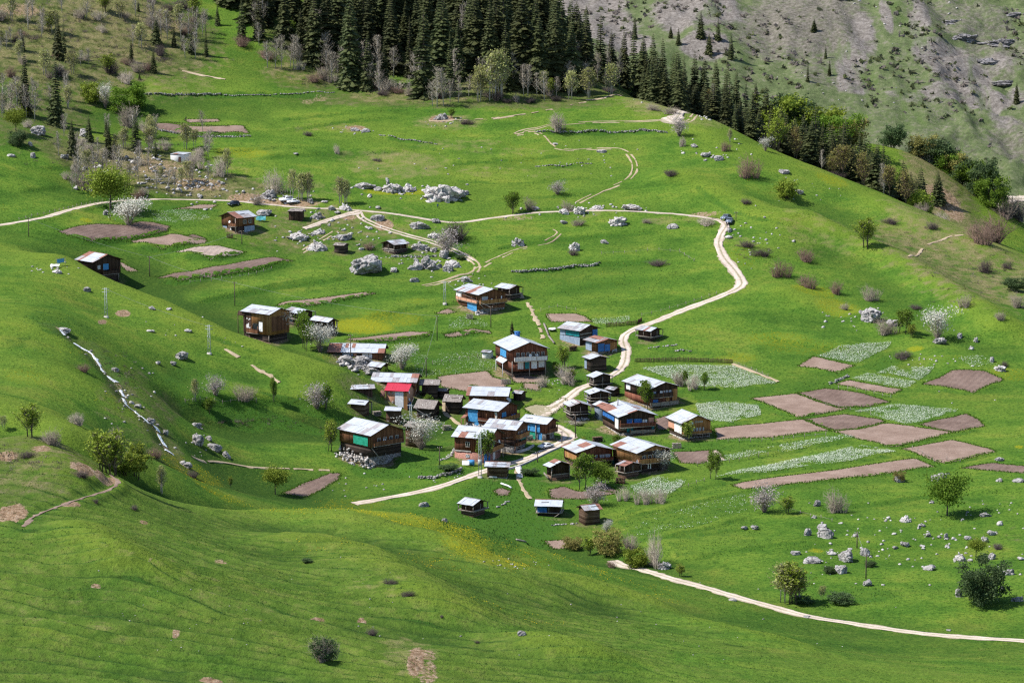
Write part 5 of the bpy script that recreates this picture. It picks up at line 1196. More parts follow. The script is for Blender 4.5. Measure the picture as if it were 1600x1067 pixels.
# broadleaved belt behind the right ridge, in and behind the spruces
for k, px, d, hp, w in [('yellow_round',1215,1150,70,1.1),('dark_round',1242,1150,74,1.0),('yellow_round',1280,1150,64,1.2),('rust_round',1325,1140,60,1.0),('ygreen_round',1310,1140,62,1.1),('yellow_round',1345,1120,56,1.0),('ygreen_round',1365,1110,54,1.0),('ygreen_round',1382,1105,50,.9),('dark_round',1395,1160,36,1.2),('rust_slim',1215,1038,52,1.2),('young_yellow',1214,1034,46,1.3),('rust_slim',1245,1034,50,1.2),('rust_slim',1320,1020,60,1.3),('rust_slim',1350,1016,54,1.2),('rust_slim',1388,1010,54,1.2),('rust_slim',1415,1008,58,1.2),('yellow_round',1440,1010,46,.8),('bare_slim',1383,1012,50,1),('bare_slim',1284,1028,34,1),('rust_slim',1300,1030,40,1.2),('rust_round',1420,1060,60,.8),('dark_round',1432,1060,56,.8),
   ('rust_round',1440,1158,40,1.0),('dark_round',1450,1160,42,1.2),('dark_round',1465,1160,46,1.2),('ygreen_round',1478,1158,44,1.0),('rust_round',1490,1156,46,1.0),('dark_round',1502,1150,40,1.1),('ygreen_round',1512,1150,44,1.1),('ygreen_round',1530,1145,46,1.1),('yellow_round',1545,1140,44,1.1),('ygreen_round',1548,1132,56,.8),('dark_round',1555,1136,44,.9),('dark_round',1535,1138,60,.8),('bare_pale',1448,1158,36,1),('bare',1500,1060,40,1.4),('bare',1480,1050,34,1.3),('bloom',1505,1045,46,1.0),('bare_pale',1590,1050,50,1.2),('bare',1575,1130,40,1.4),('bare',1590,1140,44,1.4),('dark_round',1597,1020,46,1),('yellow_round',1600,1000,30,1.1),('bare_pale',1470,1005,24,1.6),('bare',1440,1002,18,1.8),('bare_dark',1300,1030,16,2)]:
    nm = {'rust_slim': 'budding_tree', 'bare_slim': 'bare_tree', 'bare': 'bare_bush', 'bare_pale': 'bare_bush', 'bare_dark': 'bare_bush', 'bloom': 'blossom_tree'}.get(k, 'broadleaf_tree')
    o = pplant(k, px, 0, hp, nm, None, 'bush' if nm == 'bare_bush' else 'tree', 'mixed trees behind the right-hand ridge', w, d=d)
    gx_, gy_, _, _ = ground_px(o.location.x, o.location.y)
    auto(o, {'yellow_round': 'yellow-green round tree', 'ygreen_round': 'bright green round tree', 'dark_round': 'deep green round tree', 'rust_round': 'brownish-green round tree', 'rust_slim': 'brown budding slender tree', 'young_yellow': 'yellow budding tree', 'bare_slim': 'pale bare tree', 'bloom': 'pale blossom tree'}.get(k, 'grey bare bush'), gx_, gy_ - hp * .6)
# grey scrub of the upper left slope and round the birch thicket
for i in range(150):
    if i < 88: px, py = R_.uniform(-10, 330), R_.uniform(2, 150)
    elif i < 138: px, py = R_.uniform(90, 330), R_.uniform(205, 305)
    else: px, py = R_.uniform(0, 110), R_.uniform(150, 215)
    if py > 125 and 230 < px and py < 200: continue
    if i < 88 and py > 160 - px * .12 and px > 150 or (px > 250 and py > 100 and i < 88): continue
    if any((px - a) ** 2 + (py - b) ** 2 < 250 for a, b in ((277, 248), (270, 262), (285, 262), (200, 165), (145, 155), (173, 310), (201, 345), (212, 230))): continue
    k = R_.choice(['bare', 'bare', 'bare_pale', 'bare_red', 'bare_dark', 'bare_slim', 'bare_slim', 'birch', 'scrub', 'scrub', 'young_yellow'] if i < 88 else ['bare_pale', 'bare_slim', 'bare_slim', 'bare_slim', 'birch', 'bare_pale'])
    hp = {'bare_slim': R_.uniform(30, 46), 'birch': R_.uniform(24, 40), 'young_yellow': R_.uniform(18, 28), 'scrub': R_.uniform(6, 10)}.get(k, R_.uniform(12, 24))
    nm = {'bare_slim': 'bare_tree', 'birch': 'birch_tree', 'young_yellow': 'broadleaf_tree'}.get(k, 'bare_bush')
    o = pplant(k, px, py, hp, nm, None, 'bush' if nm == 'bare_bush' else 'tree', 'scrub of the upper left slope', R_.uniform(1, 1.5))
    auto(o, {'bare': 'grey bare bush', 'bare_pale': 'pale bare bush', 'bare_red': 'reddish bare bush', 'bare_dark': 'dark bare bush', 'bare_slim': 'slender bare tree', 'birch': 'budding pale birch', 'young_yellow': 'yellow-green bush', 'scrub': 'low dark scrub bush'}[k], px, py)
# far valley side: scattered thicket read as one mass of low growth
def far_scrub():
    r = np.random.default_rng(5); n_ = 2600; mb = MB()
    x = r.uniform(20, 360, n_); y = r.uniform(1380, 1640, n_)
    k = (vnoise(x / 28, y / 60, 33) > .5) | (r.random(n_) < .12); x, y = x[k], y[k]; z = H(x, y)
    for a, b, c in zip(x, y, z):
        s = r.uniform(.5, 1.6); g = r.random()
        col = (np.array([.09, .10, .055]) if g < .35 else np.array([.20, .175, .155]) if g < .8 else np.array([.13, .15, .065])) * r.uniform(.8, 1.2)
        for q in range(9):
            v = r.normal(size=3) * s * .55; v[2] = abs(v[2]) * .9; p = np.array([a, b, c]) + v
            u = r.normal(size=3) * .5 * s; w = r.normal(size=3) * .4 * s
            mb.add([p - u, p + w, p + u, p - w], [[0, 1, 2, 3]], 0, np.append(col, 1))
    return tag(mb.build('undergrowth', M['tuft']), kind='stuff')
far_scrub()
def near_scrub():
    r = np.random.default_rng(6); mb = MB(); C = []
    def patch(px, py, rx, ry, n_, hs):
        for i in range(n_):
            a, b = r.normal() * rx * .5, r.normal() * ry * .5
            x, y, z, d = hit(px + a, py + b); C.append((x, y, z, hs))
    for a in [(60,30,90,40,170,1.0),(190,60,110,60,240,1.0),(60,130,70,40,80,.8),(130,110,60,30,60,.8),(170,245,110,30,110,.7),(300,290,90,20,80,.6),(600,60,250,70,120,.8),(830,150,70,8,40,.7),(700,155,70,8,40,.7),(500,125,50,14,40,.7),(1480,310,40,24,50,.8),(1520,430,90,40,60,.7),(190,590,26,40,50,.5),(400,660,100,8,40,.7),(30,720,60,20,40,.5),(1420,375,60,14,30,.5),(540,345,90,14,30,.4),(1110,345,20,4,12,.6),(1180,392,40,12,24,.6)]:
        patch(*a)
    for x, y, z, hs in C:
        g = r.random(); col = (np.array([.10, .085, .07]) if g < .5 else np.array([.20, .165, .14]) if g < .75 else np.array([.09, .11, .03])) * r.uniform(.75, 1.25)
        for q in range(16):
            a = r.random() * 6.28; L = hs * r.uniform(.6, 1.5); e = np.array([math.cos(a) * L * .7, math.sin(a) * L * .7, L * r.uniform(.5, 1.1)])
            b = np.array([x, y, z - .05]) + r.normal(size=3) * [.5, .5, 0]; s = np.cross(e, r.normal(size=3)); s /= np.linalg.norm(s) + 1e-9
            mb.add([b + s * .06, b - s * .06, b + e], [[0, 1, 2]], 0, np.append(col, 1))
    return tag(mb.build('undergrowth', M['tuft']), kind='stuff')
near_scrub()
# ------------------------------------------------------------------ buildings
def gridpanel(mb, o, ux, uz, nrm, w, h, r, amp=.06, mat=0, ncell=.5):
    nx, nz = max(2, int(w / ncell)), max(2, int(h / ncell))
    P = []
    for j in range(nz + 1):
        for i in range(nx + 1):
            P.append(o + ux * (w * i / nx) + uz * (h * j / nz) + nrm * (.06 + amp * r.random()) + (uz * -.12 * r.random() if j == 0 else 0))
    q = [[j * (nx + 1) + i, j * (nx + 1) + i + 1, (j + 1) * (nx + 1) + i + 1, (j + 1) * (nx + 1) + i] for j in range(nz) for i in range(nx)]
    mb.add(P, q, mat)
ROOFS = {'zinc': [('zinc', 8), ('zinc_white', 3), ('zinc_dull', 1.5), ('rust', .6)], 'white': [('zinc_white', 9), ('zinc', 4), ('zinc_dull', 1.2), ('rust', .5)], 'patch': [('zinc_white', 5), ('zinc', 4), ('rust', 2), ('zinc_dull', 2)],
         'rust': [('rust', 5), ('zinc_dull', 3), ('zinc', 1)], 'rusty': [('rust', 3), ('zinc', 3), ('zinc_dull', 2)], 'dull': [('zinc_dull', 4), ('zinc', 3)], 'red': [('red_sheet', 1)], 'shingle': [('shingle', 1)], 'grey': [('zinc', 5), ('zinc_dull', 3)]}
BUILD = []
def house(name, label, cat, E, B, P, G, base, levels, roof='zinc', deco=(), rot=None, L=None, W=None, rise=None, oh=.7, seed=0, d=None, gap=None, leftpatch=None, stones=False, group=None, He=None, landmark=None, mono=False):
    r = np.random.default_rng(seed + 100)
    gs = 1 if B[0] > E[0] else -1
    if d is None: x, y, z, d = hit(*base)
    else: x, y, z, d = atd(base[0], d)
    s = F / d; gx_, gy_, _ = proj(x, y, z)
    ray = np.array([x, y, z - CAMZ]); se = -ray[2] / np.linalg.norm(ray); ce = math.sqrt(1 - se * se)
    by = base[1] if d is None else float(gy_)
    ang = []
    v = np.array([(B[0] - E[0]) / s, (E[1] - B[1]) / s / se]) * gs     # ridge direction pointing image-right
    a1 = math.atan2(v[1], v[0])
    if G is not None:
        w_ = np.array([(G[0] - B[0]) / s, (B[1] - G[1]) / s / se]); a2 = math.atan2(w_[1], w_[0]) - (math.pi / 2 if gs > 0 else math.pi / 2)
        if gs < 0: a2 = math.atan2(w_[1], w_[0]) - math.pi / 2
        k1, k2 = abs(B[0] - E[0]), abs(G[0] - B[0])
        a = (a1 * k1 + a2 * k2) / (k1 + k2)
    else: a = a1
    if rot is not None: a = math.radians(rot)
    ca, sa = math.cos(a), math.sin(a)
    RL = L + 2 * oh if L else abs(B[0] - E[0]) / s / max(abs(ca), .3)
    RW = W + 2 * oh if W else abs(G[0] - B[0]) / s / max(abs(sa), .3)
    L = RL - 2 * oh; W = RW - 2 * oh
    if rise is None:
        mid = (B[1] + G[1]) / 2 if G is not None else B[1]
        rise = max(.5, (mid - P[1]) / s / ce) if not mono else .5
    if He is None:
        He = ((float(gy_) - B[1]) + oh * 1.2 * se * s) / s / ce
    corner = np.array([gs * L / 2, -W / 2])
    cx_ = x - (ca * corner[0] - sa * corner[1]); cy_ = y - (sa * corner[0] + ca * corner[1])
    root = empty(name, (cx_, cy_, z), a); tag(root, label, cat, group); BUILD.append(root)
    if landmark: LAND.append((landmark, base[0], base[1] - 10))
    slope = rise / (W / 2 + oh); wt = He + slope * oh - .12
    z0 = -2.6; lv = []
    for i, (fr, mt, out, nm) in enumerate(levels):
        z1 = wt if fr >= 1 else He * fr
        mb = MB(); xo = out
        x0, x1 = (-L / 2, L / 2 + xo) if gs > 0 else (-L / 2 - xo, L / 2)
        y0, y1 = -W / 2 - xo * .35, W / 2
        if fr >= 1:
            xa, xb = x0, x1
            V = [(xa, y0, z0), (xb, y0, z0), (xb, y1, z0), (xa, y1, z0)]
            zt0 = He + slope * (y0 + W / 2 + oh) - .12; zt1 = He + slope * (W / 2 + oh - y1) - .12; ra = He + rise - .14
            if mono: zt0 = He - .1; zt1 = He + rise - .1; ra = (zt0 + zt1) / 2
            V += [(xa, y0, zt0), (xb, y0, zt0), (xb, y1, zt1), (xa, y1, zt1), (xa, 0, ra), (xb, 0, ra)]
            mb.add(V, [[0, 1, 5, 4], [2, 3, 7, 6]]); mb.f.append(np.array([[1, 2, 6, 9, 5]])); mb.m.append(np.array([0])); mb.f.append(np.array([[3, 0, 4, 8, 7]])); mb.m.append(np.array([0]))
            mb.f.append(np.array([[3, 2, 1, 0]])); mb.m.append(np.array([0]))
        else: mb.box(x0, y0, z0, x1, y1, z1 - .003)
        mb.build(nm, M[mt], root); lv.append((z0, z1, xo)); z0 = z1
    # roof: rafters slab and single sheets
    ov = max(o for *_, o in lv); xl, xr = (-L / 2 - oh, L / 2 + oh + ov) if gs > 0 else (-L / 2 - oh - ov, L / 2 + oh)
    kinds, wts = zip(*ROOFS[roof]); wts = np.array(wts) / sum(wts); names = list(dict.fromkeys(list(kinds) + ['wood_dark', 'rust', 'rock_pale', 'zinc_dull', 'red_sheet', 'zinc', 'zinc_white']))
    mb = MB(); hy = W / 2 + oh
    def sl(yv): return He + rise * (1 - abs(yv) / hy) if not mono else He + rise * (yv + hy) / (2 * hy)
    for y0, y1 in (((-hy, 0), (0, hy)) if not mono else ((-hy, hy),)):
        T0, T1 = sl(y0), sl(y1)
        mb.add([(xl + .05, y0, T0 - .17), (xr - .05, y0, T0 - .17), (xr - .05, y1, T1 - .17), (xl + .05, y1, T1 - .17), (xl + .05, y0, T0 - .03), (xr - .05, y0, T0 - .03), (xr - .05, y1, T1 - .03), (xl + .05, y1, T1 - .03)],
               [[3, 2, 1, 0], [4, 5, 6, 7], [0, 1, 5, 4], [2, 3, 7, 6], [1, 2, 6, 5], [3, 0, 4, 7]], names.index('wood_dark'))
        ncol = max(2, int((xr - xl) / .95)); nrow = 2 if hy * (2 if mono else 1) > 3.2 else 1
        cur = {}
        for i in range(ncol):
            for j in range(nrow):
                xa, xb = xl + (xr - xl) * i / ncol, xl + (xr - xl) * (i + 1) / ncol + .04
                f0, f1 = j / nrow, (j + 1) / nrow
                ya, yb = y0 + (y1 - y0) * f0, y0 + (y1 - y0) * f1
                if j not in cur or r.random() < .5: cur[j] = kinds[r.choice(len(kinds), p=wts)]
                mt = cur[j]
                if leftpatch and (xa - xl) / (xr - xl) < leftpatch[1] and (xa - xl) / (xr - xl) >= leftpatch[0] and y0 < 0: mt = leftpatch[2]
                dz = .02 + .035 * r.random() + .03 * (j if y0 < 0 else nrow - 1 - j); w1 = r.normal() * .02
                e = -.06 if (j == 0 and y0 < 0) else 0; e2 = .06 if (j == nrow - 1 and y0 >= 0) else 0
                if roof == 'shingle': dz += .1 * r.random()
                mb.add([(xa, ya + e, sl(ya) + dz), (xb, ya + e, sl(ya) + dz + w1), (xb, yb + e2, sl(yb) + dz + w1), (xa, yb + e2, sl(yb) + dz)], [[0, 1, 2, 3]], names.index(mt))
    if not mono: mb.bar((xl, 0, He + rise + .06), (xr, 0, He + rise + .06), .35, .06, names.index(kinds[0]))
    if stones or roof == 'shingle':
        for k in range(int((xr - xl) * W * (1.1 if stones else .25))):
            xx = r.uniform(xl + .2, xr - .2); yy = r.uniform(-hy + .2, hy - .2); q = r.uniform(.12, .3); zz = sl(yy) + .1
            mb.add([(xx - q, yy - q * .7, zz - .05), (xx + q, yy - q, zz - .05), (xx + q * .8, yy + q * .8, zz - .05), (xx - q, yy + q, zz - .05), (xx, yy, zz + q * .9)], [[0, 1, 4], [1, 2, 4], [2, 3, 4], [3, 0, 4]], names.index('rock_pale'))
    if roof in ('patch', 'rusty') or r.random() < .4:      # a pole or plank laid on the sheets
        xx = r.uniform(xl + 1, (xl + xr) / 2); yy = -hy * .5; mb.bar((xx, yy, sl(yy) + .16), (xx + r.uniform(1.5, 4), yy + .1, sl(yy + .1) + .16), .1, .08, names.index('wood_dark'))
    mb.build('roof', [M[k] for k in names], root)
    # faces
    def outx(v):
        zz = v * He
        for a_, b_, o_ in lv:
            if zz <= b_: return o_
        return lv[-1][2]
    def face(f, u, v, out=0.0):
        if f == 'e': return np.array([-L / 2 + u * L, -W / 2 - outx(v) * .35 - out, v * He])
        xf = gs * (L / 2 + outx(v) + out); yv = (-W / 2 + u * W) if gs > 0 else (W / 2 - u * W)
        return np.array([xf, yv, v * He])
    def axes(f):
        if f == 'e': return np.array([1., 0, 0]), np.array([0, -1., 0]), L
        return (np.array([0, 1., 0]), np.array([1., 0, 0]), W) if gs > 0 else (np.array([0, -1., 0]), np.array([-1., 0, 0]), W)
    uz = np.array([0, 0, 1.])
    for dc in deco:
        t = dc[0]
        if t in ('win', 'wwin', 'shut'):
            _, f, u0, u1, v0, v1 = dc[:6]; ux, nr, Lf = axes(f); o = face(f, u0, (v0 + v1) / 2); o[2] = v0 * He
            w, h = (u1 - u0) * Lf, (v1 - v0) * He; mb = MB(); t_ = .09
            c0 = o + nr * .03
            for p, q in ((c0, c0 + ux * w), (c0 + uz * h, c0 + ux * w + uz * h)): mb.bar(p - ux * t_ / 2, q + ux * t_ / 2, t_, .08)
            for p in (c0, c0 + ux * w, c0 + ux * w / 2): mb.bar(p + uz * t_ / 2, p + uz * (h - t_ / 2), t_ * .9, .07)
            fr = mb.build('window', M['frame'], root)
            pm = MB(); q = o + nr * .015; pm.add([q, q + ux * w, q + ux * w + uz * h, q + uz * h], [[0, 1, 2, 3]])
            pm.build('pane', M['curtain' if t == 'wwin' else 'glass'], fr)
        elif t in ('tarp', 'panel'):
            _, f, u0, u1, v0, v1, mt = dc[:7]; ux, nr, Lf = axes(f); o = face(f, u0, (v0 + v1) / 2); o[2] = v0 * He
            mb = MB(); gridpanel(mb, o, ux, uz, nr, (u1 - u0) * Lf, (v1 - v0) * He, r, .10 if t == 'tarp' else .015)
            mb.build('tarpaulin' if t == 'tarp' else 'wall_panel', M[mt], root)
        elif t == 'door':
            _, f, u0, u1, v0, v1, mt = dc[:7]; ux, nr, Lf = axes(f); o = face(f, u0, (v0 + v1) / 2); o[2] = v0 * He; w, h = (u1 - u0) * Lf, (v1 - v0) * He
            mb = MB(); q = o + nr * .02; mb.add([q, q + ux * w, q + ux * w + uz * h, q + uz * h], [[0, 1, 2, 3]]); mb.bar(q, q + uz * h, .12); mb.bar(q + ux * w, q + ux * w + uz * h, .12); mb.bar(q + uz * h - ux * .06, q + ux * (w + .06) + uz * h, .12)
            mb.build('door', M[mt], root)
        elif t == 'balc':
            _, f, u0, u1, v0, v1, mt = dc[:7]; dep = dc[7] if len(dc) > 7 else 1.0; ux, nr, Lf = axes(f); o = face(f, u0, (v0 + v1) / 2); o[2] = v0 * He; w = (u1 - u0) * Lf; h = (v1 - v0) * He
            mb = MB(); c = [o, o + ux * w, o + ux * w + nr * dep, o + nr * dep]
            mb.add(c + [p - uz * .18 for p in c], [[0, 1, 2, 3], [7, 6, 5, 4], [2, 3, 7, 6], [1, 2, 6, 5], [3, 0, 4, 7]])
            bo = mb.build('balcony', M['beam'], root)
            mb = MB(); hr = min(h * .55, 1.05)
            for p, q in ((c[3], c[2]), (c[0], c[3]), (c[1], c[2])):
                mb.add([p + uz * .03, q + uz * .03, q + uz * hr, p + uz * hr], [[0, 1, 2, 3]])
                mb.bar(p + uz * (hr + .05), q + uz * (hr + .05), .09)
            mb.build('railing', M[mt], bo)
            for k in range(max(2, int(w / 2.6)) + 1):
                mb = MB(); p = c[3] * (1 - k / max(2, int(w / 2.6))) + c[2] * (k / max(2, int(w / 2.6))); mb.bar(p - nr * .05 + uz * .02, p - nr * .05 + uz * max(h, 1.9), .13)
                mb.build('post', M['wood_brown'], bo)
        elif t == 'dish':
            _, f, u, v = dc[:4]; ux, nr, Lf = axes(f); c = face(f, u, v, .35); mb = MB(); n_ = 12; R0 = .45
            nn = nr + uz * .35; nn /= np.linalg.norm(nn); b1 = ux; b2 = np.cross(nn, b1)
            ring = [c + (b1 * math.cos(k * 6.283 / n_) + b2 * math.sin(k * 6.283 / n_)) * R0 + nn * .12 for k in range(n_)]
            mb.add([c] + ring, [[0, k + 1, (k + 1) % n_ + 1] for k in range(n_)]); mb.bar(c, c + nn * .4, .04); mb.bar(c, c - nr * .36, .06)
            mb.build('satellite_dish', M['plaster_white'], root)
        elif t == 'post':
            _, f, u, v0, v1, out = dc[:6]; p = face(f, u, (v0 + v1) / 2, out); mb = MB(); mb.bar(np.array([p[0], p[1], v0 * He]), np.array([p[0], p[1], v1 * He]), .2); mb.build('post', M['beam'], root)
        elif t == 'brace':
            _, f, u0, v0, o0, u1, v1, o1 = dc; p = face(f, u0, v0, o0); q = face(f, u1, v1, o1); mb = MB(); mb.bar(p, q, .18); mb.build('brace', M['beam'], root)
        elif t == 'deck':
            _, v, out = dc[:3]; zz = v * He; mb = MB(); mb.box(-L / 2 - out, -W / 2 - out, zz - .12, L / 2 + out, W / 2 + out, zz + .02); dk = mb.build('gallery', M['beam'], root)
            rl = dc[3] if len(dc) > 3 else .0
            cs = [(sx * (L / 2 + out - .1), sy * (W / 2 + out - .1)) for sx, sy in ((-1, -1), (1, -1), (1, 1), (-1, 1))]
            for k in range(4):
                a_, b_ = cs[k], cs[(k + 1) % 4]; m_ = ((a_[0] + b_[0]) / 2, (a_[1] + b_[1]) / 2)
                for q_, w_ in ((a_, .16), (m_, .12)):
                    mb = MB(); mb.bar((*q_, zz + .03), (*q_, He - .05), w_); mb.build('post', M['beam'], dk)
                if rl: mb = MB(); mb.bar((*a_, zz + rl), (*b_, zz + rl), .3, .1); mb.build('railing', M['beam'], dk)
        elif t == 'stilt':
            v = dc[1]; mb = MB()
            for sx in (-1, 0, 1):
                for sy in (-1, 1): mb.bar((sx * (L / 2 - .2), sy * (W / 2 - .2), -2), (sx * (L / 2 - .2), sy * (W / 2 - .2), v * He), .35)
            mb.build('stilts', M['log_dark'], root)
        elif t == 'chim':
            _, u, off, w, h, mt = dc[:6]; xx = xl + u * (xr - xl); yy = off * hy; zz = sl(yy); mb = MB(); mb.box(xx - w / 2, yy - w / 2, zz - .6, xx + w / 2, yy + w / 2, zz + h); mb.box(xx - w * .65, yy - w * .65, zz + h + .003, xx + w * .65, yy + w * .65, zz + h + .15); mb.build('chimney', M[mt], root)
        elif t == 'lean':      # low side roof on the eave or gable side
            _, f, u0, u1, v0, v1, dep, mt = dc[:8]; ux, nr, Lf = axes(f); o = face(f, u0, v1); w = (u1 - u0) * Lf; o[2] = v1 * He; p = o + nr * dep; p[2] = v0 * He
            mb = MB(); mb.add([o, o + ux * w, p + ux * w, p, o - uz * .08, o + ux * w - uz * .08, p + ux * w - uz * .08, p - uz * .08], [[0, 3, 2, 1], [4, 5, 6, 7], [3, 7, 6, 2], [0, 4, 7, 3], [1, 2, 6, 5]])
            for k in (0.05, .95): mb.bar(p + ux * w * k - nr * .15 - uz * (.1 + v0 * He + 1.5), p + ux * w * k - nr * .15 - uz * .1, .15)
            mb.build('lean_to_roof', M[mt], root)
        elif t == 'rubble':
            _, f, u0, u1, v1, out = dc[:6]; ux, nr, Lf = axes(f); mb = MB()
            for k in range(int((u1 - u0) * Lf * 7)):
                uu_ = r.uniform(u0, u1); oo = r.random() ** 1.5 * out; p = face(f, uu_, .05, oo); zt = float(H(*(np.array([cx_, cy_]) + np.array([ca * p[0] - sa * p[1], sa * p[0] + ca * p[1]])))) - z
                q = r.uniform(.2, .5); c = np.array([p[0], p[1], zt + (1 - oo / max(out, .1)) * v1 * He * r.random()])
                V_ = r.normal(size=(8, 3)) * .12 + np.array([[sx, sy, sz] for sx in (-1, 1) for sy in (-1, 1) for sz in (-1, 1)]) * .62
                mb.add(c + V_ * q, [[0, 1, 3, 2], [4, 6, 7, 5], [0, 4, 5, 1], [2, 3, 7, 6], [0, 2, 6, 4], [1, 5, 7, 3]])
            tag(mb.build('stone_footing', M['rock_pale'], root), kind='stuff')
    return root
U, LWR, BS = 'upper_wall', 'lower_wall', 'stone_base'
def wins(f, u0, u1, n_, v0, v1, fill=.6, t='win'):
    st = (u1 - u0) / n_
    return [(t, f, u0 + st * (i + (1 - fill) / 2), u0 + st * (i + (1 + fill) / 2), v0, v1) for i in range(n_)]
HS = 'wooden houses of the village'; GR = 'log sheds and granaries'
house('wooden_house', 'big balcony house with green panels and a sagging stone base, nearest the stream side', 'house', (526, 669), (581.5, 681), (610.5, 663), (636.5, 671), (578, 730), [(.30, 'stone', -.5, BS), (.62, 'log_dark', -.3, LWR), (1, 'wood_brown', .5, U)], 'white',
      [('tarp', 'e', .48, .96, .66, .93, 'green'), ('balc', 'g', .05, .95, .66, .95, 'wood_brown', .9), ('dish', 'g', .38, .80), ('brace', 'g', .02, .62, .6, .35, .1, 1.2), ('brace', 'g', .5, .36, .2, .38, .1, 1.0), ('rubble', 'e', 0, 1, .34, 3.0), ('rubble', 'g', -.1, .1, .2, 1.5)] + wins('g', .15, .9, 4, .74, .88, .5), seed=1, group=HS, landmark='the big balcony house')
house('wooden_house', 'house with white upper balcony, blue roof turret and tall posts above the yard', 'house', (766.5, 535), (792.5, 548), (827, 534.8), (856, 544.5), (798, 592), [(.25, 'log_dark', -1.6, BS), (.60, 'wood_red', -.2, LWR), (1, 'wood_red', .4, U)], 'white',
      [('balc', 'g', .08, .99, .62, .93, 'white_board', .9), ('dish', 'g', .52, .80), ('dish', 'g', .70, .80), ('chim', .12, .12, 1.2, 1.2, 'blue'), ('tarp', 'e', .35, .75, .68, .95, 'sky_blue'), ('lean', 'e', .3, .8, .5, .62, 1.4, 'zinc'), ('post', 'g', .02, 0, .62, .9), ('post', 'g', .5, -.05, .62, .9), ('post', 'g', .95, -.05, .62, .9),
       ('panel', 'g', .2, .36, .33, .57, 'white_board'), ('panel', 'g', .40, .54, .33, .57, 'teal'), ('panel', 'g', .58, .74, .33, .57, 'white'), ('panel', 'g', .78, .95, .36, .57, 'white_board')] + wins('g', .12, .95, 6, .76, .9, .6), seed=2, group=HS, landmark='the white-balcony house')
house('wooden_house', 'large dark brown house with an antenna pole through its pale blue roof', 'house', (972.4, 597), (1013, 607.9), (1037.6, 597.4), (1063.5, 603.8), (1015.5, 638), [(.14, 'stone', -.6, BS), (.52, 'wood_red', 0, LWR), (1, 'wood_dark', .3, U)], 'zinc',
      [('balc', 'g', .04, .78, .55, .92, 'wood_dark', .8), ('panel', 'g', .80, .99, .30, .88, 'wood_orange'), ('tarp', 'g', .10, .30, .20, .42, 'blue'), ('panel', 'g', .58, .72, .18, .48, 'wood_orange'), ('dish', 'g', .36, .78), ('panel', 'g', .08, .2, .68, .84, 'grey_blue'), ('balc', 'g', .0, 1, .14, .4, 'beam', 1.0), ('panel', 'e', .08, .24, .66, .9, 'white')] + wins('g', .42, .78, 3, .70, .84, .7, 'wwin'), seed=3, group=HS, landmark='the large dark brown house')
house('wooden_house', 'house with dark blue tarpaulins on its gable and a striped rusty-white roof', 'house', (938, 638), (965, 652), (998.5, 640.8), (1028.6, 648.7), (967.5, 681), [(.14, 'stone', -.4, BS), (.46, 'wood_dark', -.2, LWR), (1, 'wood_dark', .3, U)], 'patch',
      [('tarp', 'g', .20, .38, .58, .86, 'blue'), ('tarp', 'g', .41, .63, .56, .86, 'blue'), ('panel', 'g', .65, .78, .55, .80, 'plaster_white'), ('panel', 'g', .82, .97, .55, .88, 'plaster_pink'), ('tarp', 'g', .22, .40, .18, .44, 'teal'), ('balc', 'g', 0, 1, .48, .8, 'wood_red', .9), ('balc', 'g', .3, 1, .14, .36, 'beam', .9), ('panel', 'g', .06, .2, .3, .56, 'beam'), ('tarp', 'g', .93, 1.0, .2, .44, 'teal'), ('tarp', 'e', .05, .75, .66, .9, 'blue'), ('panel', 'e', .78, .98, .35, .9, 'white_board'), ('chim', .3, -.35, .25, 1.6, 'zinc_dull')], seed=4, group=HS, landmark='the house with dark blue tarpaulins')
house('wooden_house', 'orange gabled house with a white corner and one red roof sheet', 'house', (1043, 650.5), (1064.8, 662), (1093, 648.8), (1117.5, 657.8), (1066, 688), [(.16, 'stone', -.6, BS), (.34, 'log_dark', -.4, LWR), (1, 'wood_orange', .2, U)], 'white',
      [('panel', 'e', .45, .98, .38, .95, 'plaster_white'), ('panel', 'e', 0, .44, .5, .95, 'plaster_pink'), ('dish', 'g', .30, .98), ('win', 'e', .65, .85, .6, .8), ('balc', 'g', 0, 1, .36, .6, 'wood_orange', .7), ('panel', 'g', .0, .06, .36, .95, 'wood_dark'), ('post', 'g', .95, 0, .36, .6), ('post', 'g', .7, 0, .36, .6)] + wins('g', .36, .78, 4, .48, .68, .6, 'wwin') + wins('g', .42, .72, 4, .98, 1.06, .55), seed=5, group=HS, leftpatch=(.60, .78, 'zinc_white'), landmark='the orange gabled house')
house('wooden_house', 'wide pale-roofed house left of its twin, with a long dark gable', 'house', (877, 696), (900, 707.7), (935.5, 696), (963, 702.3), (902, 731), [(.28, 'log_dark', -.5, LWR), (1, 'wood_red', .2, U)], 'white',
      [('panel', 'e', .1, .98, .42, .80, 'wood_orange'), ('panel', 'g', .18, .23, .42, .72, 'white_board'), ('panel', 'g', .27, .30, .42, .72, 'white_board'), ('balc', 'g', .0, 1, .40, .7, 'wood_red', .8)] + wins('g', .62, .95, 2, .52, .74, .8, 'wwin') + wins('g', .35, .6, 2, .5, .74, .5), seed=6, group=HS, landmark='the left twin roof')
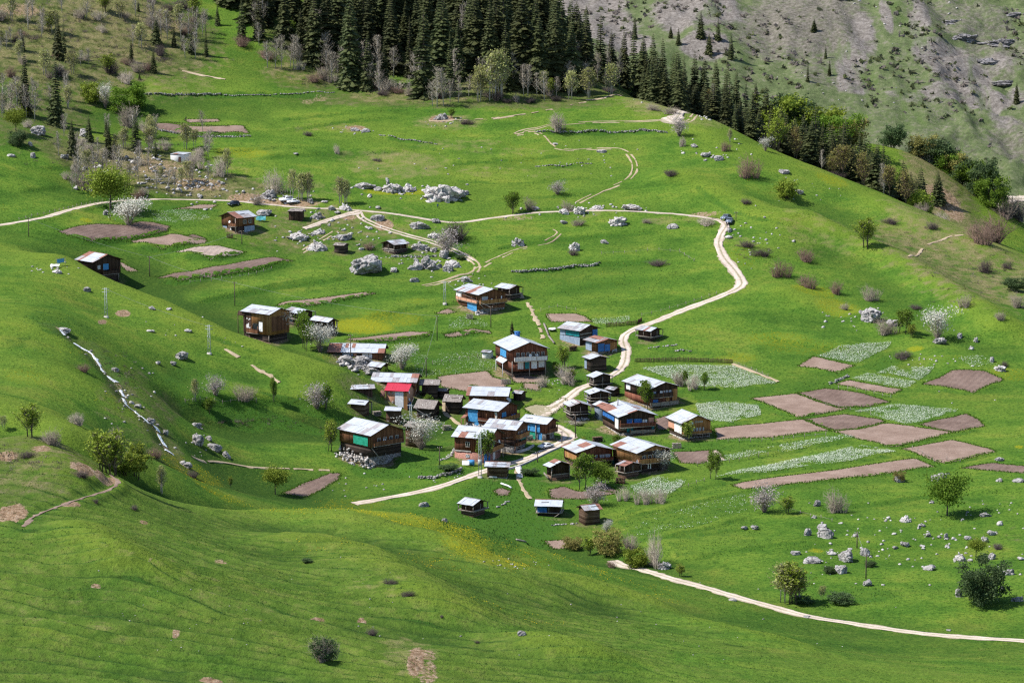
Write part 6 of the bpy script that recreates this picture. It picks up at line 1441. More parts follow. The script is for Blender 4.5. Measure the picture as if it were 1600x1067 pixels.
house('wooden_house', 'wide pale-roofed house right of its twin, with light timber side wall', 'house', (953.5, 692.6), (992.5, 708.2), (1024, 695), (1052.5, 701.2), (995, 741), [(.22, 'log_dark', -.8, BS), (.46, 'wood_dark', -.3, LWR), (1, 'wood_orange', .3, U)], 'white',
      [('balc', 'g', 0, .95, .50, .85, 'wood_orange', .9), ('panel', 'g', 0, 1, .88, 1.02, 'wood_dark'), ('panel', 'g', .35, .38, .2, .46, 'white'), ('panel', 'g', .42, .45, .2, .46, 'white'), ('dish', 'g', -.02, .62), ('tarp', 'e', -.02, .06, .1, .4, 'teal')] + wins('g', .12, .8, 4, .66, .84, .6), seed=7, group=HS, landmark='the right twin roof')
house('wooden_shed', 'low rusty and grey lean-to shed attached before the right twin-roofed house', 'shed', (959.5, 722.5), (972, 728.5), (984, 721), (998, 719.5), (976, 748), [(.45, 'log_brown', 0, LWR), (1, 'wood_dark', .2, U)], 'rusty', [('deck', .48, .5)], rot=-52, L=2.6, W=4.6, rise=.7, seed=8, group=GR, oh=.4)
house('open_barn', 'open barn with streaky grey-rust roof and pole fence, below the roadside wall', 'barn', (841, 722.7), (852, 730.3), (871, 720.5), (889, 725.7), (861, 751), [(.36, 'log_brown', 0, LWR), (1, 'wood_dark', -.15, U)], 'rusty',
      [('post', 'g', .02, 0, 1, .3), ('post', 'g', .98, 0, 1, .3), ('brace', 'e', 0, .5, .8, 1.1, .3, .9), ('brace', 'e', 0, .42, .8, 1.1, .22, .9), ('panel', 'g', 0, 1, .36, .44, 'beam')], seed=9, group=GR, landmark='the open barn')
house('log_shed', 'small log shed with red and white metal roof beside the road', 'shed', (760.6, 727.6), (794, 730), (795.5, 722.5), (799, 726), (792, 748), [(.12, 'stone', .02, BS), (1, 'log_brown', 0, U)], 'rust', [('panel', 'e', .1, .5, .08, .2, 'plaster_white')], rot=-6, L=4.9, W=4.0, rise=.75, seed=10, group=GR, leftpatch=(.4, .72, 'zinc'), landmark='the red and white roofed log shed')
house('wooden_house', 'house with a big blue tarpaulin and white metal roof in the middle of the cluster', 'house', (722, 636), (778.7, 643), (799, 628.7), (813.8, 632.3), (777, 672), [(.25, 'stone', -.3, BS), (1, 'wood_red', .1, U)], 'white',
      [('tarp', 'e', .08, .40, .30, .95, 'sky_blue'), ('tarp', 'e', .28, .42, .05, .4, 'sky_blue'), ('balc', 'e', .42, .95, .45, .6, 'wood_red', .5), ('panel', 'e', .92, 1, .45, .95, 'white_board'), ('tarp', 'g', .2, .42, .62, .85, 'sky_blue'), ('balc', 'g', .0, 1, .4, .8, 'wood_orange', .9), ('tarp', 'g', .7, .9, .45, .62, 'blue'), ('lean', 'e', -.05, .08, .5, .62, 1.6, 'rust'), ('rubble', 'e', 0, .6, .2, 1.5)], seed=11, group=HS, landmark='the white-roofed house with the big blue tarpaulin')
house('wooden_house', 'long pale-roofed house behind the big blue tarpaulin house', 'house', (726.3, 617.5), (790, 619.5), (798, 601.5), (803, 607.5), (791, 640), [(1, 'wood_brown', 0, U)], 'white', [('lean', 'g', 0, .4, .6, .8, 1, 'zinc')], rot=-7, L=10.3, W=8.2, rise=1.7, seed=12, group=HS, leftpatch=(0, .08, 'rust'))
house('wooden_house', 'house with blue-grey roof and wooden balconies squeezed between neighbours', 'house', (755, 667.5), (807, 672.3), (820, 657.5), (829.5, 661.5), (803, 709), [(.30, 'stone', -.3, BS), (.58, 'wood_dark', 0, LWR), (1, 'wood_brown', .3, U)], 'grey',
      [('balc', 'g', .1, .95, .60, .92, 'wood_orange', .9), ('balc', 'g', .1, .8, .30, .55, 'wood_brown', .8), ('tarp', 'g', .55, .95, .34, .52, 'green'), ('panel', 'g', .1, .24, .1, .3, 'plaster_pink'), ('door', 'g', .4, .55, .06, .28, 'wood_dark')] + wins('g', .2, .9, 3, .7, .85, .6), seed=13, group=HS, landmark='the blue-grey roofed house')
house('wooden_house', 'house with large white roof, reddish block lower wall and a barrel at its foot', 'house', (716, 687.3), (765.5, 687), (783, 669.5), (796, 674.5), (762, 724), [(.42, 'brick_red', 0, LWR), (1, 'wood_red', .2, U)], 'white',
      [('win', 'e', .34, .46, .62, .82), ('wwin', 'e', .34, .45, .18, .3), ('balc', 'g', .05, .95, .46, .85, 'wood_orange', .9), ('tarp', 'g', .02, .16, .02, .4, 'blue'), ('tarp', 'e', .9, .99, .02, .4, 'blue'), ('dish', 'g', .72, .75), ('door', 'g', .4, .55, .05, .36, 'plaster_white'), ('panel', 'e', .0, .5, .42, .46, 'concrete'), ('post', 'g', .95, -.1, .46, .8)] + wins('g', .1, .5, 2, .62, .78, .6), seed=14, group=HS, rot=-24, L=9.2, W=8.0, rise=2.1, landmark='the white-roofed house with reddish block wall')
house('side_shed', 'low red-roofed annex at the left of the reddish block house', 'shed', (709.5, 680.2), (731, 682), (738, 664), (747, 668), (728, 702), [(1, 'brick_red', 0, U)], 'red', [], rot=-22, L=2.8, W=6.2, rise=1.4, seed=15, group=GR, leftpatch=(0, 1, 'rust'))
house('wooden_house', 'roadside house with light blue upper tarpaulin over green and blue doors', 'house', (817, 656), (859, 663.2), (871, 650.8), (879.5, 654.2), (852, 689), [(.46, 'stone', -.3, BS), (1, 'wood_red', .3, U)], 'patch',
      [('tarp', 'e', .25, .78, .50, .95, 'sky_blue'), ('tarp', 'e', .25, .60, .04, .44, 'green'), ('door', 'e', .66, .84, .02, .44, 'sky_blue'), ('balc', 'g', .1, .95, .48, .85, 'wood_brown', .7), ('post', 'e', .62, 0, 1, .25), ('door', 'g', .2, .5, .02, .4, 'wood_dark')], seed=16, group=HS, landmark='the roadside house with light blue tarpaulin')
house('wooden_house', 'teal and grey sheeted barn-like house with a blue panel in its dark gable', 'house', (876.7, 511.5), (912.7, 517.8), (930, 507), (946.5, 511.6), (906, 540), [(1, 'wood_dark', 0, U)], 'grey', [('panel', 'e', .0, 1, .0, .55, 'grey_blue'), ('panel', 'e', .3, .98, .62, .97, 'teal'), ('panel', 'e', .02, .28, .6, .97, 'grey_blue'), ('tarp', 'g', .70, .98, .2, .95, 'blue'), ('panel', 'g', 0, .65, .50, .58, 'beam'), ('panel', 'g', 0, .65, .72, .8, 'beam')], seed=17, group=HS, landmark='the teal sheeted house')
house('wooden_house', 'small house with blue painted planks and rusty patchwork roof', 'house', (905, 530.2), (926.8, 536), (948.7, 529.2), (964, 532.2), (934, 555), [(.24, 'stone', -.4, BS), (1, 'wood_brown', 0, U)], 'rusty', [('tarp', 'g', .0, .33, .28, .90, 'blue'), ('tarp', 'g', .36, .62, .28, .80, 'blue'), ('panel', 'g', .64, .98, .28, .9, 'wood_orange'), ('panel', 'e', 0, .5, .25, .95, 'grey_blue'), ('rubble', 'g', .6, 1, .2, 1)], seed=18, group=HS, landmark='the blue planked house')
house('log_shed', 'dark tall log granary with white roof, first below the blue planked house', 'granary', (907.7, 556), (920.6, 561.6), (940.3, 555.8), (952, 558.8), (923.5, 582), [(1, 'log_dark', 0, U)], 'white', [('panel', 'e', .0, .35, .2, .9, 'grey_blue')], seed=19, group=GR)
house('log_shed', 'log granary with white roof and open slatted side, second below the blue planked house', 'granary', (917, 585), (928, 590.2), (947, 583.5), (960.6, 587.2), (928.5, 607), [(1, 'log_dark', 0, U)], 'white', [('deck', .35, .45), ('post', 'g', .5, .0, 1, .1), ('panel', 'e', .1, .9, .3, .36, 'beam'), ('panel', 'e', .1, .9, .5, .56, 'beam'), ('panel', 'e', .1, .9, .7, .76, 'beam')], seed=20, group=GR)
house('log_shed', 'log granary with white roof and gallery, lowest of the three by the road bend', 'granary', (912.5, 607.6), (921.5, 616.2), (938.7, 610.2), (955.8, 614.2), (924, 637), [(.45, 'log_dark', 0, LWR), (1, 'wood_dark', 0, U)], 'white', [('deck', .5, .6, .8), ('panel', 'g', 0, 1, .62, .72, 'wood_brown'), ('panel', 'e', 0, .3, .1, .9, 'grey_blue')], seed=21, group=GR)
house('open_barn', 'granary with half-white half-rusty roof and pale deck rail, above the lumber heap', 'granary', (879.7, 629.8), (891, 636), (911.8, 629.5), (925.6, 634.2), (893, 658), [(.42, 'log_dark', -.2, LWR), (1, 'wood_dark', -.4, U)], 'rusty', [('deck', .46, .6, .7), ('rubble', 'g', .3, 1, .15, .6)], seed=22, group=GR, leftpatch=(.0, .65, 'zinc_white'), landmark='the half-rusty roofed granary')
house('side_shed', 'small grey-walled annex behind the dark blue tarpaulin house', 'shed', (925.8, 630), (937, 636.3), (948, 626.5), (957, 630.5), (940.5, 658), [(1, 'grey_blue', 0, U)], 'patch', [], rot=-62, L=4, W=3.4, rise=.8, seed=23, group=GR, oh=.5)
house('log_shed', 'low dark shed tucked behind the lowest white-roofed granary', 'shed', (947, 606), (958, 609.5), (966, 604), (973, 606.5), (958.5, 620), [(1, 'log_dark', 0, U)], 'dull', [], rot=-40, L=2.6, W=2.8, rise=.5, seed=50, group=GR, oh=.35)
house('stone_hut', 'pale low outbuilding at the left corner of the white-balcony house', 'shed', (752, 549), (764, 551), (769, 545), (774, 547), (765, 561), [(1, 'plaster_white', 0, U)], 'dull', [], rot=-25, L=2.4, W=2.4, rise=.4, seed=51, group=GR, oh=.3)
house('log_shed', 'small dark shed between the blackened log shed and the crooked shingle shed', 'shed', (684, 610), (696, 612), (701, 606), (706, 608.5), (696.5, 624), [(1, 'log_dark', 0, U)], 'shingle', [], rot=-20, L=2.4, W=2.6, rise=.6, seed=52, group=GR, oh=.3)
house('wooden_shed', 'small plank shed wedged beside the long pale-roofed house', 'shed', (803, 613), (813, 615.5), (819, 609.5), (825, 612), (814, 627), [(1, 'wood_dark', 0, U)], 'rusty', [], rot=-30, L=2.4, W=2.6, rise=.6, seed=53, group=GR, oh=.35)
house('granary', 'square granary with encircling deck by the road bend at the meadow edge', 'granary', (991, 514), (1016, 518.2), (1030, 511.8), (1037.6, 514), (1017, 534.5), [(.36, 'log_dark', -.3, LWR), (1, 'wood_dark', -.5, U)], 'grey', [('deck', .44, .5, .1)], seed=24, group=GR, leftpatch=(.45, .62, 'rust'), landmark='the square granary at the road bend')
house('wooden_house', 'long low house with half-rusted pale roof and pale window panels, above the big boulder', 'house', (509.5, 548), (596.7, 551.8), (601.3, 534.5), (605, 540), (597, 564), [(1, 'wood_brown', 0, U)], 'zinc', [('panel', 'e', .24, .45, .0, .9, 'grey_blue'), ('door', 'e', .52, .60, .05, .8, 'glass'), ('panel', 'e', .62, .74, .35, .85, 'plaster_white'), ('panel', 'e', .75, .81, .35, .85, 'plaster_white'), ('panel', 'e', .46, .52, .0, .9, 'plaster_pink'), ('door', 'e', .1, .2, .3, .9, 'glass')], rot=-6, L=15.0, W=7.6, rise=1.9, seed=25, group=HS, leftpatch=(0, .18, 'rust'), landmark='the long low house')
house('wooden_shed', 'small grey-roofed shed half hidden below the long low house', 'shed', (570.7, 569.8), (593.2, 574.2), (601.5, 566), (611.3, 570.2), (594, 590), [(1, 'wood_dark', 0, U)], 'grey', [], rot=-32, L=3.6, W=3.8, rise=.9, seed=26, group=GR)
house('wooden_house', 'house with wide pale blue roof just behind the red-roofed house', 'house', (577, 595.8), (647, 598), (655, 580.5), (660, 585), (648, 620), [(1, 'wood_brown', 0, U)], 'zinc', [('panel', 'g', .1, .5, .4, .9, 'wood_orange')], rot=-8, L=11.6, W=8, rise=1.7, seed=27, group=HS, landmark='the wide pale blue roof')
house('plastered_house', 'narrow house with bright crimson roof and pink plastered front', 'house', (598, 611.7), (640, 611.9), (642, 596), (643, 600), (636.5, 641), [(1, 'plaster_pink', 0, U)], 'red', [('panel', 'e', .42, .82, .12, .97, 'white'), ('panel', 'e', .84, 1, .0, .97, 'wood_orange'), ('win', 'e', .12, .18, .82, .92), ('win', 'e', .28, .34, .82, .92), ('win', 'e', .12, .18, .35, .45), ('win', 'e', .28, .34, .35, .45), ('dish', 'g', .05, .95), ('dish', 'g', .1, .55), ('tarp', 'g', .1, .6, 0, .35, 'blue'), ('lean', 'e', -.25, -.02, .72, 1.0, .6, 'rust')], rot=-15, L=6.0, W=5.6, rise=1.6, oh=.4, seed=28, group=HS, landmark='the crimson-roofed house')
house('log_shed', 'narrow log shed with grey lean roof directly before the crimson-roofed house', 'shed', (600, 642), (629.6, 642.2), (631, 635.5), (633, 638), (624, 664), [(1, 'log_brown', 0, U)], 'grey', [], rot=-8, L=3.6, W=3.2, rise=.7, oh=.5, seed=29, group=GR)
house('log_shed', 'long shed under a sagging roof weighted with pale stones, left of the crimson-roofed house', 'shed', (537, 610.5), (584, 607.5), (583, 601), (588, 603), (582, 622), [(1, 'wood_dark', 0, U)], 'dull', [], rot=9, L=7.2, W=4, rise=.7, seed=30, group=GR, stones=True)
house('log_shed', 'small log shed with a grey roof and side porch below the stone-weighted shed', 'shed', (545.7, 630.2), (574, 632.8), (581.5, 626.5), (589, 629.2), (568.5, 651), [(1, 'log_brown', 0, U)], 'zinc', [('post', 'g', .9, 0, 1, .9)], rot=-22, L=3.8, W=3.4, rise=.8, seed=31, group=GR)
house('log_shed', 'blackened log shed with grey shingle roof, on the slope above the white blossom tree', 'shed', (644.5, 637), (675.7, 639.8), (682.5, 625.6), (690, 634), (676, 657), [(1, 'log_dark', 0, U)], 'shingle', [('panel', 'e', .02, .9, .48, .58, 'beam')], rot=-20, L=4.6, W=5, rise=1.9, seed=32, group=GR, landmark='the blackened log shed')
house('log_shed', 'tall old log shed with stones on its shingles, behind the blackened log shed', 'shed', (655, 601.9), (683.5, 602.2), (685, 591.5), (689, 596), (683, 624), [(1, 'log_dark', 0, U)], 'shingle', [], rot=-5, L=4.2, W=4.2, rise=1.1, seed=33, group=GR, stones=True)
house('log_shed', 'crooked shingle-roofed log shed at the head of the yellow footpath', 'shed', (693, 626.3), (720.5, 628.7), (726, 616.8), (731, 622), (717, 648), [(1, 'log_dark', 0, U)], 'shingle', [], rot=-14, L=3.8, W=4.2, rise=1.5, seed=34, group=GR)
house('log_shed', 'small log shed half hidden by the big white blossom tree', 'shed', (628, 666), (640, 668), (645, 664), (660, 667), (648, 699), [(1, 'log_brown', 0, U)], 'shingle', [], rot=-30, L=2.8, W=4.2, rise=.9, seed=35, group=GR, oh=.4)
house('wooden_house', 'bright timber house with white-striped roof, uppermost on the left shoulder', 'house', (373.5, 485.2), (422, 492.2), (438.7, 481), (455.6, 485.2), (420.5, 523), [(.28, 'log_dark', -.8, BS), (1, 'wood_orange', .2, U)], 'white', [('panel', 'e', .0, .32, .3, .98, 'wood_dark'), ('panel', 'e', .12, .28, .45, .78, 'white'), ('panel', 'e', .62, .76, .38, .70, 'white'), ('door', 'e', .38, .6, .38, .62, 'glass'), ('balc', 'e', .15, .62, .3, .55, 'wood_brown', .6), ('panel', 'g', .1, .9, .4, .9, 'wood_brown'), ('post', 'e', .98, 0, .3, .1), ('lean', 'e', -.2, .08, .86, 1.0, .5, 'wood_dark')], seed=36, group=HS, landmark='the bright timber house', d=815)
house('wooden_shed', 'dark barn with grey roof behind the orchard trio', 'barn', (442, 481.5), (469, 490.2), (484, 483), (495.6, 484.5), (467, 511), [(.5, 'log_dark', 0, LWR), (1, 'wood_dark', -.3, U)], 'grey', [('deck', .52, .6, .3)], seed=37, group=GR)
house('wooden_shed', 'lower dark shed with reddish grey roof at the end of the orchard', 'shed', (480, 499), (512, 504), (521, 497), (528, 500.5), (513, 526), [(.5, 'log_dark', 0, LWR), (1, 'wood_dark', -.2, U)], 'dull', [('post', 'g', .95, 0, 1, .6), ('deck', .5, .4, .1)], seed=38, group=GR)
house('wooden_house', 'tidy two-storey house with white roof and turquoise tarpaulin below its balcony', 'house', (707.5, 453.2), (747, 461.2), (771.6, 451.5), (794, 457.2), (748, 491), [(.24, 'stone', -.4, BS), (.52, 'wood_brown', -.1, LWR), (1, 'wood_brown', .35, U)], 'white', [('tarp', 'e', .5, .92, .12, .56, 'sky_blue'), ('panel', 'e', .0, .25, .6, .95, 'white_board'), ('balc', 'e', .05, 1, .56, .8, 'plaster_pink', .6), ('balc', 'g', .0, 1, .54, .85, 'wood_orange', .9), ('wwin', 'g', .1, .32, .66, .88), ('panel', 'g', .6, .66, .6, .85, 'wood_orange'), ('panel', 'g', .82, .86, .62, .85, 'white'), ('dish', 'g', .45, .68), ('balc', 'g', .1, .95, .26, .5, 'wood_brown', .7), ('brace', 'g', .02, .52, .6, .3, .05, 1.5), ('rubble', 'g', -.1, .3, .2, 1.2)] + wins('g', .3, .8, 2, .34, .48, .7), seed=39, group=HS, leftpatch=(.42, .54, 'rust'), landmark='the house with the turquoise tarpaulin')
house('wooden_shed', 'dark barn with open gallery just behind the turquoise tarpaulin house', 'barn', (769.8, 447.7), (793.8, 452), (804, 445.3), (816.5, 448.2), (796, 470), [(.45, 'log_dark', 0, LWR), (1, 'wood_dark', -.5, U)], 'zinc', [('deck', .48, .6, .1)], seed=40, group=GR)
house('wooden_house', 'brown house with a satellite dish and red-edged white roof below the parked dark car', 'house', (398.7, 336.2), (370, 341.6), (351.5, 331), (338, 336.4), (371.5, 365), [(.45, 'wood_dark', -.1, LWR), (1, 'wood_brown', .2, U)], 'white', [('dish', 'g', .58, .72), ('balc', 'g', .5, 1, .45, .8, 'wood_brown', .6), ('panel', 'g', .05, .3, .2, .42, 'grey_blue'), ('panel', 'g', .5, .6, .02, .3, 'white_board'), ('panel', 'e', .4, 1.0, .04, .42, 'grey_blue'), ('door', 'g', .68, .8, .02, .36, 'wood_dark'), ('post', 'g', .97, 0, 1, .5)] + wins('e', .25, .9, 2, .6, .85, .6), seed=41, group=HS, leftpatch=(0, .3, 'rust'), landmark='the brown house below the dark car')
house('wooden_shed', 'upright plank hut with tan flat roof below the road', 'shed', (447, 328.5), (473.5, 331), (474, 327), (474, 326.5), (471, 346.5), [(1, 'wood_dark', 0, U)], 'shingle', [], rot=-10, L=4.3, W=3.6, rise=.5, seed=42, group=GR, oh=.35, mono=True, landmark='the upright plank hut')
house('stone_hut', 'tiny dark hut with stone-covered roof among boulders', 'hut', (518, 381), (536, 384.5), (541, 379.5), (547.5, 382), (537, 397.5), [(1, 'log_dark', 0, U)], 'shingle', [], rot=-25, L=3.4, W=3.0, rise=.6, seed=43, group=GR, oh=.35, stones=True)
house('log_shed', 'log barn with pale rails and grey roof below the farm track', 'barn', (639, 378.4), (615, 383.2), (602, 375.2), (592, 377.6), (616, 398), [(.45, 'log_dark', 0, LWR), (1, 'wood_dark', -.05, U)], 'grey', [('panel', 'g', .1, .98, .30, .37, 'beam'), ('panel', 'g', .1, .98, .52, .58, 'beam'), ('panel', 'g', .48, .54, .1, .6, 'beam'), ('deck', .48, .25)], seed=44, group=GR, landmark='the log barn')
house('wooden_house', 'red-edged white-roofed house sunk behind the left shoulder, with blue barrel lid', 'house', (110, 399.5), (144, 410.3), (167, 395.5), (187, 401.2), (146, 431), [(.3, 'log_dark', -.6, BS), (1, 'wood_dark', .2, U)], 'rust', [('panel', 'g', .35, .55, .55, .85, 'sky_blue'), ('wwin', 'g', .15, .25, .6, .8), ('balc', 'g', .3, .9, .3, .6, 'wood_dark', .7), ('post', 'g', .95, -.1, .3, .3)], seed=45, group=HS, leftpatch=(.22, .85, 'zinc_white'), d=868, landmark='the red-edged house on the left shoulder')
house('granary', 'small stilted granary with light blue wall, lower meadow', 'granary', (834, 790.3), (878.5, 791.8), (882, 781), (888, 784.3), (876, 808), [(.34, 'log_dark', -.5, LWR), (1, 'wood_dark', -.35, U)], 'rusty', [('deck', .40, .4), ('tarp', 'e', .0, .42, .42, .95, 'blue'), ('brace', 'e', .75, .05, .5, .95, .35, .7)], rot=-7, L=5.6, W=4, rise=1.1, seed=46, group=GR, leftpatch=(.0, .8, 'zinc'), landmark='the blue stilted granary')
house('log_shed', 'dark reddish log shed with white and rust striped roof, right of the blue stilted granary', 'shed', (937, 794.8), (911.8, 798), (902, 789.5), (893.5, 789.5), (914.5, 821), [(1, 'log_brown', 0, U)], 'rusty', [], rot=24, L=3.8, W=3.6, rise=.9, seed=47, group=GR, oh=.5, landmark='the dark reddish log shed')
house('granary', 'weathered grey granary with shingle and tin roof standing alone in the low meadow', 'granary', (710, 786.2), (736.4, 790.3), (751, 780.8), (761, 783.6), (739, 808.5), [(.42, 'log_brown', -.2, LWR), (1, 'wood_dark', -.5, U)], 'dull', [('deck', .48, .5, .1)], seed=48, group=GR, stones=False, landmark='the weathered grey granary')
house('concrete_hut', 'white concrete block hut at the left above the road', 'hut', (262.5, 240.5), (288, 242), (289, 239), (291, 240), (287, 256), [(1, 'white', 0, U)], 'white', [('door', 'e', .62, .8, .0, .7, 'wood_dark')], rot=-30, L=5.6, W=4.5, rise=.3, oh=.12, seed=49, group=None, landmark='the white block hut', mono=True)
RR = random.Random(5)
# ------------------------------------------------------------------ rocks
def ico(sub_):
    import bmesh
    bm = bmesh.new(); bmesh.ops.create_icosphere(bm, subdivisions=sub_, radius=1)
    V = np.array([v.co[:] for v in bm.verts]); Fc = np.array([[v.index for v in f.verts] for f in bm.faces]); bm.free()
    return V, Fc
_I3, _I5 = ico(3), ico(5)
def n3(V, s, seed):
    return (vnoise(V[:, 0] * s + V[:, 2] * s * .71, V[:, 1] * s - V[:, 2] * s * .63, seed) + vnoise(V[:, 1] * s + 7.7, V[:, 2] * s + V[:, 0] * s * .5, seed + 1)) - 1
def fracture(V, r, ns, amt, crack):
    """split a boulder into angular blocks: every vertex follows its block, clefts run between blocks"""
    C_ = r.normal(size=(ns, 3)); C_ /= np.linalg.norm(C_, axis=1)[:, None] + 1e-9; C_ *= r.uniform(.5, 1.05, ns)[:, None]
    D_ = np.linalg.norm(V[:, None] * [1, 1, 1.5] - C_[None] * [1, 1, 1.5], axis=2); i_ = D_.argmin(1); D_.sort(axis=1)
    off = r.uniform(-1, 1, ns)[i_] * amt - crack * np.exp(-(D_[:, 1] - D_[:, 0]) / .07)
    return V * (1 + off)[:, None]
def rock_mesh(seed, mat, cuts=9, big=False, flat=.0):
    r = np.random.default_rng(seed); V, Fc = _I5 if big else _I3; V = V.copy()
    for k in range(cuts):
        n_ = r.normal(size=3); n_ /= np.linalg.norm(n_); dd = r.uniform(.5, .84)
        t = V @ n_; V = V - np.maximum(t - dd, 0)[:, None] * n_ * .92
    V = fracture(V, r, 34 if big else 9, .10, .13 if big else .06)
    dn = V / (np.linalg.norm(V, axis=1)[:, None] + 1e-9)
    V = V + dn * (n3(V, 1.3, seed) * .22 + n3(V, 3.1, seed + 5) * .12 + n3(V, 7., seed + 9) * .07 + (n3(V, 15., seed + 12) * .05 if big else 0))[:, None]
    V[:, 2] *= (1 - flat); V -= [0, 0, V[:, 2].min() * .55]
    mb = MB(); mb.add(V, Fc); return mb.mesh('boulder', M[mat])
def outcrop_mesh(seed, mat):
    """low wide crag broken into blocks, with soil-filled gaps between them"""
    r = np.random.default_rng(seed); V, Fc = _I5; V = V.copy()
    V = fracture(V, r, 60, .22, .26)
    rad = .80 + .45 * n3(V, 1.1, seed + 6) + .16 * n3(V, 4, seed + 7) + .09 * n3(V, 11, seed + 9)
    V = V * rad[:, None]; V[:, 2] = np.sign(V[:, 2]) * np.abs(V[:, 2]) ** .8 * (.55 + .9 * vnoise(V[:, 0] * 2.3 + 20, V[:, 1] * 2.3 + 20, seed))
    mb = MB(); mb.add(V, Fc); return mb.mesh('outcrop', M[mat])
RK = [rock_mesh(200 + i, 'rock' if i % 3 == 0 else 'rock_pale') for i in range(9)]
RB = [rock_mesh(230 + i, 'rock', 7, True) for i in range(4)]
M['cliff'] = rockmat('far_cliff_rock', (.10, .095, .10), (.21, .20, .20), (.32, .30, .30))
OC = [outcrop_mesh(250 + i, 'rock' if i % 3 == 2 else 'rock_pale') for i in range(6)]; CL = [outcrop_mesh(270 + i, 'cliff') for i in range(3)]
def rock(px, py, w, h, base, kind='r', label=None, group=None, d=None):
    x, y, z, dd = hit(px, py) if d is None else atd(px, d); s = dd / F
    me = RR.choice({'r': RK, 'b': RB, 'o': OC, 'c': CL}[kind])
    nm = {'r': 'rock', 'b': 'boulder', 'o': 'rock_outcrop', 'c': 'cliff'}[kind]
    o = bpy.data.objects.new(nm, me); COL.objects.link(o)
    sx = w * s / 2 / .9; sz = h * s * (.62 if kind in 'rb' else 1.0)
    o.scale = (sx, sx * RR.uniform(.7, 1.0), sz); o.rotation_euler = (RR.uniform(-.15, .15), RR.uniform(-.15, .15), RR.uniform(0, 6.28) if w < h * 1.8 and kind in 'rb' else RR.uniform(-.3, .3))
    o.location = (x, y, z - sz * .22)
    tag(o, label, 'rock', group)
    if label is None: auto(o, base, px, py)
    return o
G1 = 'limestone boulders of the hillside'
